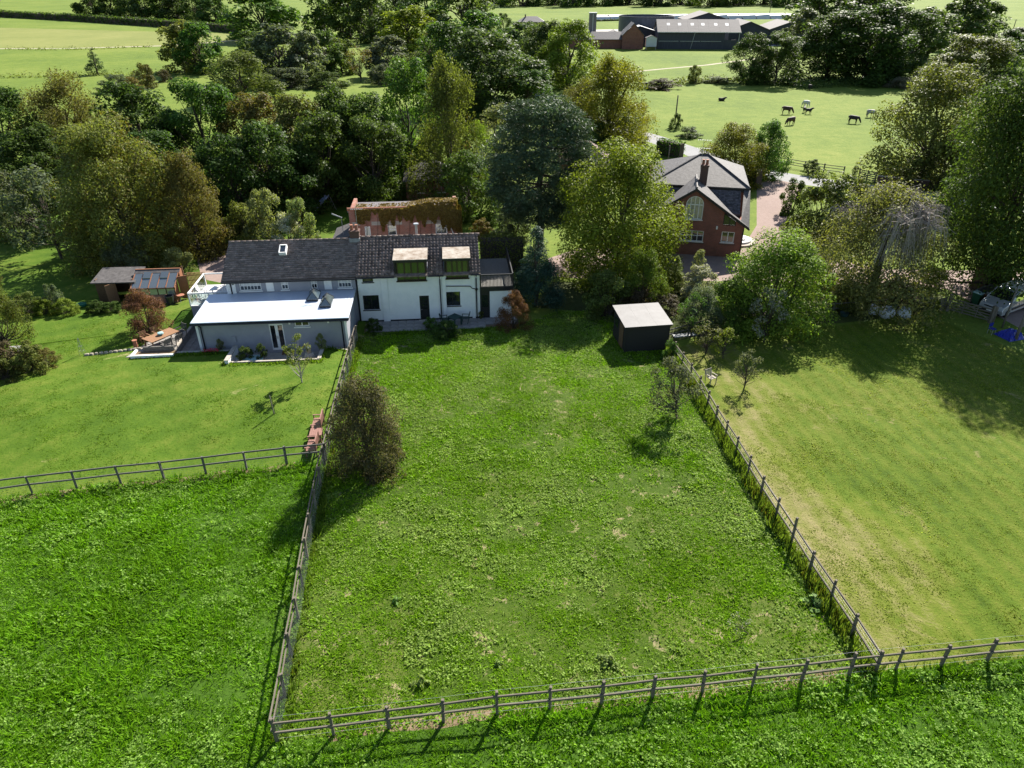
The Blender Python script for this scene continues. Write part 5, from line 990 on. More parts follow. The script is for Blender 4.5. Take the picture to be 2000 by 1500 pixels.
cprof = [(2.0, 0.28), (2.08, 0.6), (1.95, 0.78), (0.95, 0.98), (0.25, 1.40), (-0.9, 1.44), (-1.75, 1.02), (-2.0, 0.92), (-2.05, 0.5), (-2.0, 0.28)]
cg = [('windscreen', ((0.86, 1.04), (0.32, 1.37))), ('rear_window', ((-1.0, 1.41), (-1.66, 1.06))), ('side_window', [(0.75, 1.0), (0.22, 1.34), (-0.85, 1.37), (-1.45, 1.05)])]
vehicle('car', 'dark blue car parked behind the grey house', 'car', tuple(L(-9.6, 9.6, 0.02)), HA + math.radians(176), cprof, 1.75, 0.95, 'paint_blue', (1.25, -1.25), cg, 2.0)
vehicle('car', 'charcoal car parked nearest the glass balustrade', 'car', tuple(L(-10.2, 6.6, 0.02)), HA + math.radians(178), cprof, 1.75, 0.95, 'paint_grey', (1.25, -1.25), cg, 2.0)

# ------------------------------------------------------------------ garden furniture and yard things
def chair(label, loc, rz, mat, group=None, high=0.92):
    o = thing('garden_chair', label, 'chair', loc, rz, group)
    for i in range(5): MB().box(-0.25, 0.25, -0.22 + i * 0.095, -0.14 + i * 0.095, 0.42, 0.445).build('seat_slat', mat, o)
    for i in range(5): MB().box(-0.25, 0.25, 0.25 + 0.03 * i, 0.272 + 0.03 * i, 0.5 + i * 0.085, 0.565 + i * 0.085).build('back_slat', mat, o)
    for x in (-0.27, 0.24): bar('leg', (x, -0.22, 0), (x, -0.22, 0.62), 0.045, 0.045, mat, o); bar('leg', (x, 0.22, 0), (x, 0.40, high), 0.045, 0.045, mat, o); bar('arm', (x, -0.26, 0.63), (x, 0.30, 0.63), 0.05, 0.03, mat, o)
    return o
def table(label, loc, rz, lx, ly, mat, zt=0.74, slats=7):
    o = thing('garden_table', label, 'table', loc, rz)
    for i in range(slats): a = -ly / 2 + i * ly / slats; MB().box(-lx / 2, lx / 2, a + 0.004, a + ly / slats - 0.004, zt - 0.03, zt).build('slat', mat, o)
    for x in (-1, 1):
        for y in (-1, 1): bar('leg', (x * (lx / 2 - 0.08), y * (ly / 2 - 0.08), 0), (x * (lx / 2 - 0.08), y * (ly / 2 - 0.08), zt - 0.03), 0.07, 0.07, mat, o)
    bar('apron', (-lx / 2 + 0.08, 0, zt - 0.07), (lx / 2 - 0.08, 0, zt - 0.07), ly - 0.2, 0.07, mat, o); return o
tq = G(319, 672); TR = math.radians(58)
dt = table('long teak table on the left garden patio', (tq.x, tq.y, tq.z), TR, 2.2, 1.15, 'wood_teak')
def off(q, a, d, e): return (q.x + math.cos(a) * d - math.sin(a) * e, q.y + math.sin(a) * d + math.cos(a) * e, q.z)
chair('teak chair at the near left side of the long table', off(tq, TR, -0.55, 1.0), TR, 'wood_teak'); chair('teak chair at the far left side of the long table', off(tq, TR, 0.4, 1.0), TR, 'wood_teak')
chair('dark slatted chair at the far end of the long table', off(tq, TR, 1.55, 0), TR - math.pi / 2, 'fence_dark'); chair('dark chair at the near right side of the long table', off(tq, TR, -0.4, -0.95), TR + math.pi, 'fence_dark'); chair('dark chair at the far right side of the long table', off(tq, TR, 0.5, -0.95), TR + math.pi, 'fence_dark')
pb = MB(); pb.lathe([(0.12, 0), (0.22, 0.1), (0.2, 0.18), (0.1, 0.2)], 12); po = pb.build('plant_bowl', 'plastic_teal', None, loc=(tq.x, tq.y, tq.z + 0.742)); tag(po, 'small round bowl of greenery on the long teak table', 'bowl')
pl = worldstruct('garden_patio', [(-15.6, -5.9), (-12.75, -5.7), (-12.75, -1.6), (-14.6, -1.6)], 0.80, 'slab', 'small paved patio under the long teak table')
for v in pl.data.vertices: v.co.z = H(v.co.x, v.co.y) + 0.03
q0 = L(-15.2, -6.1); tr = thing('stone_planter', 'rectangular concrete trough planter in front of the teak table', 'planter', (q0.x, q0.y, H(q0.x, q0.y)), HA)
MB().box(0, 2.9, 0, 0.16, -0.1, 0.2).build('front_wall', 'white_render', tr); MB().box(0, 0.16, 0.161, 1.0, -0.1, 0.2).build('end_wall', 'white_render', tr); MB().box(0.6, 2.7, 0.85, 1.0, -0.1, 0.42).build('back_wall', 'fence_dark', tr); MB().box(0.17, 2.9, 0.17, 0.84, -0.1, 0.1).build('soil', 'soil', tr)
# companion bench by the left fence
def love_seat(label, px, py, rz):
    q = G(px, py); o = thing('garden_bench', label, 'bench', q, rz)
    for i in range(6): MB().box(-0.55, 0.55, -0.28 + i * 0.09, -0.205 + i * 0.09, 0.42, 0.45).build('seat_slat', 'wood_bench', o)
    for i in range(9): MB().box(-0.53 + i * 0.12, -0.46 + i * 0.12, 0.27, 0.30, 0.46, 0.98).build('back_slat', 'wood_bench', o)
    MB().box(-0.57, 0.57, 0.255, 0.315, 0.98, 1.05).build('top_rail', 'wood_bench', o)
    for x in (-0.57, 0.52): bar('leg', (x + 0.025, -0.27, 0), (x + 0.025, -0.27, 0.64), 0.06, 0.06, 'wood_bench', o); bar('leg', (x + 0.025, 0.28, 0), (x + 0.025, 0.30, 1.0), 0.06, 0.06, 'wood_bench', o); bar('arm', (x + 0.025, -0.32, 0.655), (x + 0.025, 0.3, 0.655), 0.07, 0.03, 'wood_bench', o)
    return o
FA = math.atan2(lf[8][1] - lf[7][1], lf[8][0] - lf[7][0])
love_seat('far red-brown garden seat facing left beside the paddock fence', 622, 838, FA + math.pi); love_seat('near red-brown garden seat facing left beside the lawn fence', 612, 882, FA + math.pi)
q = G(620, 860); table('small red-brown table between the two garden seats', (q.x, q.y, q.z), FA, 0.75, 0.7, 'wood_bench', 0.6, 6)
# cottage terrace furniture
q = L(7.3, -1.2, 0.07); table('dark green folding table on the cottage terrace', tuple(q), HA + 0.785, 0.85, 0.85, 'metal_green', 0.72, 8)
chair('dark green chair left of the terrace table', tuple(L(6.55, -1.0, 0.07)), HA + 1.9, 'metal_green', high=0.85); chair('dark green chair right of the terrace table', tuple(L(8.1, -0.9, 0.07)), HA - 1.7, 'metal_green', high=0.85)
def simple_thing(name, label, cat, loc, mb, mat, rz=0, **k):
    o = mb.build(name, mat, None, loc=loc, **k); o.rotation_euler = (0, 0, rz); return tag(o, label, cat)
q = L(-3.0, -6.3, 0.05); bq = thing('patio_heater', 'round grey water butt on the sunken patio', 'butt', tuple(q)); bq.name = 'water_butt'
MB().lathe([(0.30, 0), (0.34, 0.3), (0.30, 0.62), (0.16, 0.66)], 16).build('tank', 'concrete', bq, smooth=True); MB().lathe([(0.16, 0.66), (0.16, 1.05), (0.18, 1.06), (0.18, 1.12)], 14).build('neck', 'concrete', bq, smooth=True); MB().lathe([(0.185, 1.121), (0.15, 1.16)], 14).build('lid', 'sheet_white', bq)
q = L(-7.6, -7.0, 0.05); bx = thing('storage_box', 'pale teal storage box at the left end of the sunken patio', 'box', tuple(q), HA); MB().box(0, 1.5, 0, 0.7, 0, 0.6).build('body', 'sheet', bx); MB().box(-0.03, 1.53, -0.03, 0.73, 0.6, 0.66).build('lid', 'plastic_teal', bx, bevel=0.01)
q = G(46, 716); bt = thing('bird_table', 'white bird table at the left edge of the lawn', 'bird table', q, 0.2); bar('post', (0, 0, 0), (0.03, 0, 1.15), 0.06, 0.06, 'fence_wood', bt); MB().box(-0.28, 0.28, -0.22, 0.22, 1.15, 1.18).build('tray', 'sheet_white', bt); MB().plate([(-0.34, -0.3, 1.42), (0.34, -0.3, 1.42), (0.34, 0, 1.55), (-0.34, 0, 1.55)], (0, 0, 0.02)).build('roof', 'sheet_white', bt)
for x in (-0.24, 0.24): bar('roof_post', (x, 0, 1.18), (x, 0, 1.5), 0.03, 0.03, 'fence_wood', bt)
q = G(162, 692); obk = thing('obelisk', 'thin wire obelisk standing on the left lawn', 'obelisk', q)
for x, y in ((-1, -1), (1, -1), (1, 1), (-1, 1)): bar('rod', (x * 0.16, y * 0.16, 0), (x * 0.02, y * 0.02, 1.25), 0.018, 0.018, 'metal', obk)
for z, r in ((0.3, 0.125), (0.65, 0.085)): MB().tube([(r, r, z), (-r, r, z), (-r, -r, z), (r, -r, z), (r, r, z)], 0.008, 4).build('hoop', 'metal', obk)
q = G(170, 690); sw_ = thing('stone_edging', 'line of rough stones along the step in the left lawn', 'edging', q); rd = random.Random(6); a0, a1 = G(170, 694), G(272, 682)
for i in range(12):
    p = a0 + (a1 - a0) * (i / 11); k = MB(); s = rd.uniform(0.75, 1.15)
    k.hexa([(-0.17 * s, -0.1, -0.1), (0.17 * s, -0.12, -0.1), (0.16 * s, 0.12, -0.1), (-0.15 * s, 0.1, -0.1), (-0.13 * s, -0.07, 0.13), (0.14 * s, -0.09, 0.12), (0.12 * s, 0.08, 0.15), (-0.12 * s, 0.07, 0.13)])
    o = k.build('stone', 'stone', sw_, bevel=0.03); o.location = Vector((p.x, p.y, H(p.x, p.y))) - Vector(q) ; o.rotation_euler = (0, 0, rd.uniform(-0.3, 0.4))
q = G(266, 678); simple_thing('clay_pot', 'upright terracotta chimney pot at the end of the stones', 'pot', q, MB().lathe([(0.16, 0), (0.13, 0.45), (0.17, 0.5), (0.17, 0.56)], 12), 'terracotta')
for lab, px, py, s in (('terracotta pot with a shrub beside the greenhouse', 372, 578, 0.28), ('clay pot beside the greenhouse door', 345, 590, 0.22)): q = G(px, py); simple_thing('clay_pot', lab, 'pot', q, MB().lathe([(s * 0.6, 0), (s, s * 1.4), (s * 1.1, s * 1.5), (s * 0.9, s * 1.5), (s * 0.8, s * 1.2)], 12), 'terracotta')
q = G(356, 590); wt = thing('bistro_table', 'small round red table by the greenhouse', 'table', q); MB().lathe([(0.3, 0.62), (0.3, 0.65)], 16).build('top', 'terracotta', wt)
for a in (0.5, 2.6, 4.7): bar('leg', (0.25 * math.cos(a), 0.25 * math.sin(a), 0), (0.05 * math.cos(a), 0.05 * math.sin(a), 0.62), 0.02, 0.02, 'metal', wt)
q = G(334, 594); simple_thing('compost_bin', 'dark open metal bin in front of the greenhouse', 'bin', q, MB().lathe([(0.28, 0), (0.34, 0.75), (0.30, 0.75), (0.25, 0.1)], 14), 'paint_grey')
q = G(160, 598); simple_thing('green_sack', 'bright green sack lying among the border plants', 'sack', q, MB().lathe([(0.1, 0), (0.4, 0.08), (0.38, 0.22), (0.15, 0.32)], 10), 'bag_green')
# balcony table
q = L(-11.6, 2.2, 1.69); bo = thing('bistro_table', 'white table on the glass-railed terrace', 'table', tuple(q), HA); MB().lathe([(0.45, 0.7), (0.45, 0.73)], 18).build('top', 'white_paint', bo); MB().lathe([(0.04, 0), (0.04, 0.7)], 8).build('stem', 'white_paint', bo); MB().lathe([(0.25, 0), (0.22, 0.03)], 12).build('foot', 'white_paint', bo)
chair('white chair left of the table on the glass-railed terrace', tuple(L(-12.4, 2.3, 1.69)), HA + 1.6, 'white_paint'); chair('white chair right of the table on the glass-railed terrace', tuple(L(-10.7, 2.3, 1.69)), HA - 1.6, 'white_paint')
# slide
q = G(606, 421); sd = thing('slide', 'pale lilac playground slide in the shaded garden', 'slide', q, math.radians(48)); MB().plate([(0, -0.25, 0.1), (2.6, -0.25, 1.7), (2.6, 0.25, 1.7), (0, 0.25, 0.1)], (0, 0, 0.06)).build('chute', 'slide', sd)
for y in (-0.27, 0.23): MB().plate([(0, y, 0.1), (2.6, y, 1.7), (2.6, y, 1.92), (0, y, 0.3)], (0, 0.04, 0)).build('side_rail', 'slide', sd)
for y in (-0.25, 0.25): bar('ladder_leg', (2.7, y, 1.75), (3.4, y, 0), 0.05, 0.05, 'metal', sd)
for i in range(4): t = i / 4 + 0.15; bar('rung', (2.7 + 0.7 * t, -0.25, 1.75 * (1 - t)), (2.7 + 0.7 * t, 0.25, 1.75 * (1 - t)), 0.03, 0.03, 'metal', sd)

# bags, bins, gate, tarpaulin on the right
def bulk_bag(label, px, py, s, mat, seed, top):
    rd = random.Random(seed); q = G(px, py); o = thing('bulk_bag', label, 'bag', q, rd.uniform(-0.4, 0.4)); k = MB(); n = 16; V = []
    for z, r in ((0, 0.40), (0.12, 0.50), (0.4, 0.52), (0.62, 0.46), (0.74, 0.36), (0.70, 0.28), (0.55, 0.26)):
        for j in range(n):
            t = 2 * math.pi * j / n; sq = 1 / max(abs(math.cos(t)), abs(math.sin(t))) ** 0.6; rr = r * s * sq * rd.uniform(0.93, 1.07); V.append((rr * math.cos(t), rr * math.sin(t) * 0.9, z * s * (1 + (rd.uniform(-0.08, 0.22) if 0.6 < z < 0.8 else 0))))
    k.add(V, [(i * n + j, i * n + (j + 1) % n, (i + 1) * n + (j + 1) % n, (i + 1) * n + j) for i in range(6) for j in range(n)] + [tuple(range(6 * n, 7 * n))]); k.build('sack', mat, o, smooth=True)
    for a in (0.8, 2.4, 4.0, 5.5): MB().tube([(0.40 * s * math.cos(a), 0.36 * s * math.sin(a), 0.66 * s), (0.36 * s * math.cos(a) + 0.05, 0.33 * s * math.sin(a), 0.92 * s), (0.36 * s * math.cos(a + 0.4), 0.33 * s * math.sin(a + 0.4), 0.68 * s)], 0.018, 5).build('strap', 'plastic_blue' if mat == 'bag_white' else 'bag_green', o)
    return o
bulk_bag('leftmost white bulk bag by the far fence of the mown lawn', 1705, 612, 0.85, 'bag_white', 1, 0); bulk_bag('slumped open white bulk bag in the middle of the group', 1730, 619, 1.0, 'bag_white', 2, 0)
bulk_bag('rightmost upright white bulk bag with blue print', 1763, 619, 0.95, 'bag_white', 3, 0); bulk_bag('green garden bag behind the white bulk bags', 1738, 606, 0.9, 'bag_green', 4, 0)
q = G(1648, 617); simple_thing('garden_trug', 'shallow blue-grey tub left of the bulk bags', 'tub', q, MB().lathe([(0.25, 0), (0.36, 0.3), (0.33, 0.3), (0.22, 0.05)], 14), 'metal_green')
def wheelie(label, px, py, body, lid, rz):
    q = G(px, py); o = thing('wheelie_bin', label, 'bin', q, rz); MB().hexa([(-0.22, -0.25, 0.06), (0.22, -0.25, 0.06), (0.22, 0.25, 0.06), (-0.22, 0.25, 0.06), (-0.29, -0.34, 0.98), (0.29, -0.34, 0.98), (0.29, 0.34, 0.98), (-0.29, 0.34, 0.98)]).build('body', body, o, bevel=0.02)
    MB().hexa([(-0.31, -0.38, 0.985), (0.31, -0.38, 0.985), (0.31, 0.38, 0.985), (-0.31, 0.38, 0.985), (-0.27, -0.33, 1.04), (0.27, -0.33, 1.04), (0.29, 0.36, 1.09), (-0.29, 0.36, 1.09)]).build('lid', lid, o, bevel=0.01); MB().tube([(-0.25, 0.42, 1.0), (0.25, 0.42, 1.0)], 0.02, 6).build('handle', body, o)
    for x in (-0.24, 0.24): MB().tube([(x - 0.03, 0.26, 0.1), (x + 0.03, 0.26, 0.1)], 0.1, 12).build('wheel', 'rubber', o)
wheelie('green wheelie bin with a pale lid beside the tree trunk', 1905, 594, 'plastic_green', 'plastic_teal', 0.5); wheelie('brown wheelie bin left of the silver van', 1926, 600, 'plastic_brown', 'plastic_brown', 0.4)
g0, g1 = G(1851, 608), G(1930, 630); gt = thing('field_gate', 'five-bar wooden gate between the mown lawn and the parked van', 'gate', g0); dlt = Vector((g1.x - g0.x, g1.y - g0.y, 0))
for z in (0.2, 0.42, 0.64, 0.86, 1.1): bar('bar', Vector((0, 0, z)), dlt + Vector((0, 0, z)), 0.04, 0.085, 'fence_wood', gt)
for t in (0, 0.33, 0.66, 1): bar('upright', dlt * t + Vector((0, 0, 0.12)), dlt * t + Vector((0, 0, 1.18)), 0.07, 0.06, 'fence_wood', gt)
bar('brace', dlt * 0.02 + Vector((0, -0.04, 0.2)), dlt * 0.64 + Vector((0, -0.04, 1.1)), 0.03, 0.07, 'fence_wood', gt); bar('brace', dlt * 0.36 + Vector((0, -0.05, 1.05)), dlt * 0.98 + Vector((0, -0.05, 0.25)), 0.03, 0.07, 'fence_wood', gt)
for t, w_ in ((-0.03, 0.2), (1.03, 0.22)): bar('gate_post', dlt * t - Vector((0, 0, 0.2)), dlt * t + Vector((0, 0, 1.45)), w_, w_, 'fence_wood', gt)
bx0 = G(1842, 606); bdl = thing('pallet_stack', 'upright pale pallet and boards leaning beside the gate', 'pallet', bx0, 0.5)
for i in range(7): o = MB().box(-0.45 + i * 0.13, -0.36 + i * 0.13, -0.02, 0.0, 0.0, 1.05).build('board', 'fence_wood', bdl); o.rotation_euler = (-0.2, 0, 0)
for z in (0.1, 0.5, 0.95): o = MB().box(-0.45, 0.52, 0.0, 0.07, z, z + 0.09).build('bearer', 'fence_dark', bdl); o.rotation_euler = (-0.2, 0, 0)
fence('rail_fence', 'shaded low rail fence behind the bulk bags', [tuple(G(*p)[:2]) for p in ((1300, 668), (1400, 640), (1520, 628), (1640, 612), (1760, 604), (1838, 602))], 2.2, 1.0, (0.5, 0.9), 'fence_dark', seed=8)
q = G(1972, 657); tp = thing('tarpaulin', 'crumpled bright blue tarpaulin heaped at the right edge', 'tarpaulin', q, 0.3); rr = np.random.default_rng(3); n = 14; V = []
for i in range(n):
    for j in range(n):
        x, y = i / (n - 1) * 2 - 1, j / (n - 1) * 2 - 1; d = max(abs(x), abs(y)); V.append((x * 0.85, y * 0.75, max(0.02, 0.62 * (1 - d ** 1.6) + rr.normal(0, 0.045)) if d < 0.99 else 0.02))
MB().add(V, [(i * n + j, (i + 1) * n + j, (i + 1) * n + j + 1, i * n + j + 1) for i in range(n - 1) for j in range(n - 1)]).build('sheet', 'tarp', tp, smooth=False)
q = G(1935, 652); stl = thing('metal_chair', 'small blue-seated metal chair left of the tarpaulin', 'chair', q, 0.4); MB().box(-0.2, 0.2, -0.2, 0.2, 0.42, 0.46).build('seat', 'tarp', stl)
for x in (-0.18, 0.18):
    for y in (-0.18, 0.18): bar('leg', (x, y, 0), (x * 0.9, y * 0.9, 0.42), 0.025, 0.025, 'metal', stl)
MB().box(-0.2, 0.2, 0.17, 0.2, 0.55, 0.85).build('backrest', 'tarp', stl); bar('back_post', (-0.18, 0.185, 0.46), (-0.18, 0.185, 0.86), 0.025, 0.025, 'metal', stl); bar('back_post', (0.18, 0.185, 0.46), (0.18, 0.185, 0.86), 0.025, 0.025, 'metal', stl)
def pole(label, px, py, top, r=0.12, arms=0, mat='pole', name='utility_pole'):
    q = G(px, py); h = height_at(q, top); o = thing(name, label, 'pole', q); MB().tube([(0, 0, -0.3), (0.02, 0, h)], [r, r * 0.75], 10).build('shaft', mat, o, smooth=True)
    for i in range(arms): MB().box(-0.75, 0.75, -0.05, 0.05, h - 0.35 - i * 0.5, h - 0.25 - i * 0.5).build('crossarm', mat, o)
    if arms:
        for x in (-0.65, -0.2, 0.2, 0.65): MB().lathe([(0.04, 0), (0.06, 0.1), (0.03, 0.16)], 8, (x, 0, h - 0.25)).build('insulator', 'white_paint', o)
    return o, h
for lab, px, py, top, r, arms in (('utility pole at the near edge of the cattle field', 1318, 243, 186, 0.14, 0), ('tall pole on the slope at the top right', 1950, 48, 18, 0.2, 1), ('second smaller pole at the top right behind bushes', 1978, 60, 38, 0.2, 1), ('far pole on the bank behind the farm', 1502, 32, 2, 0.2, 0),
                                  ('pole behind the hedge left of the brick house', 1303, 330, 284, 0.1, 0)): pole(lab, px, py, top, r, arms)
for lab, px, py, top, r in (('leaning grey post between gate and tarpaulin', 1957, 640, 560, 0.07), ('stout grey post at the right end of the gate', 1938, 628, 600, 0.13), ('thick grey post at the right edge beyond the tarpaulin', 1983, 664, 606, 0.12)): pole(lab, px, py, top, r, 0, 'fence_wood', 'post')
wq0, wq1 = G(1690, 352), G(2080, 372)
pw = thing('power_lines', 'four overhead wires crossing in front of the birch', 'wire', wq0)
for i in range(4):
    z0 = height_at(wq0, 305 + i * 6.5); z1 = height_at(wq1, 340 + i * 6.5); d = Vector((wq1.x - wq0.x, wq1.y - wq0.y, 0)); MB().tube([Vector((0, 0, z0)) + d * t + Vector((0, 0, (z1 - z0) * t - 0.5 * 4 * t * (1 - t) * 0.6)) for t in np.linspace(-0.06, 1, 12)], 0.022, 4).build('wire', 'wire', pw)
# far field fence, gate and wall
fence('rail_fence', 'dark rail fence along the far side of the lane', [tuple(G(*p)[:2]) for p in ((1440, 300), (1500, 322), (1530, 325), (1575, 333), (1640, 342), (1665, 344))], 2.6, 1.25, (0.4, 0.75, 1.1), 'fence_dark', pw=0.13, seed=11)
g0, g1 = G(1676, 350), G(1708, 357); gt2 = thing('field_gate', 'dark five-bar gate into the cattle field', 'gate', g0); dlt = Vector((g1.x - g0.x, g1.y - g0.y, 0))
for z in (0.25, 0.5, 0.75, 1.0, 1.25): bar('bar', Vector((0, 0, z)), dlt + Vector((0, 0, z)), 0.06, 0.1, 'fence_dark', gt2)
for t in (0, 0.5, 1): bar('upright', dlt * t, dlt * t + Vector((0, 0, 1.4)), 0.1, 0.1, 'fence_dark', gt2)
bar('brace', dlt * 0.0 + Vector((0, 0, 0.2)), dlt + Vector((0, 0, 1.25)), 0.05, 0.1, 'fence_dark', gt2)
g0, g1 = G(1710, 362), G(1810, 372); lw = thing('lane_wall', 'low brown boarded wall beside the lane under the birch', 'wall', g0); d = Vector((g1.x - g0.x, g1.y - g0.y, 0)); bar('panel', Vector((0, 0, 0.6)), d + Vector((0, 0, 0.6)), 0.25, 1.2, 'brick_dark', lw); bar('coping', Vector((0, 0, 1.24)), d + Vector((0, 0, 1.24)), 0.35, 0.08, 'concrete', lw)
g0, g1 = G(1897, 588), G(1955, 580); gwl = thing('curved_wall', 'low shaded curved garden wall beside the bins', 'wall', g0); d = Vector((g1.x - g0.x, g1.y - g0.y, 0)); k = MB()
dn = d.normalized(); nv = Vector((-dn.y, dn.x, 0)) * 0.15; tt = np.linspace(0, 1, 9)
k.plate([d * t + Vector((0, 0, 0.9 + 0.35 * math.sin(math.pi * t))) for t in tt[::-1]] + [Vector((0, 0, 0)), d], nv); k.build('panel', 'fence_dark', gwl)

# ------------------------------------------------------------------ cattle: one skinned body each
def cow(label, px, py, rz, mat, pose='graze', s=1.0, group='cattle grazing in the field'):
    q = G(px, py); g = pose == 'graze'
    J = {'rump': (-0.75, 0, 1.25), 'hip': (-0.55, 0, 1.20), 'belly': (0.0, 0, 1.08), 'chest': (0.55, 0, 1.10), 'neck': (0.85, 0, 1.12 if g else 1.35), 'poll': ((1.2, 0, 0.62) if g else (1.12, 0, 1.58)), 'muz': ((1.38, 0, 0.16) if g else (1.48, 0, 1.36)), 'tail': (-0.92, 0, 1.0), 'tail2': (-0.95, 0, 0.5)}
    R = {'rump': (0.20, 0.26), 'hip': (0.30, 0.33), 'belly': (0.36, 0.38), 'chest': (0.30, 0.36), 'neck': (0.19, 0.24), 'poll': (0.13, 0.15), 'muz': (0.09, 0.09), 'tail': (0.03, 0.03), 'tail2': (0.025, 0.025)}
    names = list(J); V = [J[n] for n in names]; rad = [R[n] for n in names]; ix = {n: i for i, n in enumerate(names)}
    E = [('rump', 'hip'), ('hip', 'belly'), ('belly', 'chest'), ('chest', 'neck'), ('neck', 'poll'), ('poll', 'muz'), ('rump', 'tail'), ('tail', 'tail2')]; E = [(ix[a], ix[b]) for a, b in E]
    for sd_ in (-1, 1):
        for root, pts in (('hip', [(-0.55, 0.2, 0.80, 0.16), (-0.68, 0.2, 0.46, 0.08), (-0.62, 0.2, 0.22, 0.06), (-0.60, 0.2, 0.02, 0.07)]), ('chest', [(0.52, 0.19, 0.75, 0.13), (0.54, 0.19, 0.42, 0.075), (0.53, 0.19, 0.2, 0.055), (0.55, 0.19, 0.02, 0.065)])):
            pr_ = ix[root]
            for x, y, z, r in pts: V.append((x + 0.06 * sd_ * (1 if root == 'hip' else -1), y * sd_, z if pose != 'lie' else z * 0.3 + 0.2)); rad.append((r, r)); E.append((pr_, len(V) - 1)); pr_ = len(V) - 1
        V.append((J['poll'][0] - 0.04, 0.24 * sd_, J['poll'][2] + 0.05)); rad.append((0.05, 0.04)); E.append((ix['poll'], len(V) - 1))
    me = bpy.data.meshes.new('cow'); me.from_pydata(V, E, []); me.materials.append(M[mat]); o = bpy.data.objects.new('cow', me); col.objects.link(o)
    md_ = o.modifiers.new('skin', 'SKIN'); md_.use_smooth_shade = True
    for i, r in enumerate(rad): me.skin_vertices[0].data[i].radius = r
    me.skin_vertices[0].data[ix['hip']].use_root = True; sb = o.modifiers.new('sub', 'SUBSURF'); sb.levels = 1; sb.render_levels = 1
    o.location = q if pose != 'lie' else Vector(q) - Vector((0, 0, 0.52)); o.rotation_euler = (0, 0, rz); o.scale = (s, s, s); return tag(o, label, 'cow', group)
cow('dark brown cow with a white back, left of the cluster, head down', 1535, 223, -0.1, 'cow_brown', s=1.05); cow('white cow seen from behind at the top of the cluster', 1574, 210, 1.9, 'cow_white'); cow('black calf just below the white cow', 1570, 220, 1.2, 'cow_dark', 'stand', 0.75); cow('black calf standing right of the other calf', 1578, 223, 0.1, 'cow_dark', 'stand', 0.75)
cow('reddish brown cow grazing lowest in the cluster', 1544, 244, 3.6, 'cow_brown', s=1.0); cow('black cow grazing alone towards the birch', 1665, 241, -0.5, 'cow_dark'); cow('black and white cow half hidden by the birch', 1698, 229, 0.3, 'cow_pied'); cow('small dark cow highest up the field', 1581, 176, 0.8, 'cow_dark', 'graze', 0.9); cow('dark animal lying alone on the left of the field', 1409, 197, 0.1, 'cow_dark', 'lie', 0.8); cow('dark cow in the gap between the far trees', 1827, 138, 1.2, 'cow_dark', 'graze', 0.9); cow('dark cow by the scrub at the left of the field', 1258, 172, 3.2, 'cow_dark', 'graze', 0.9)

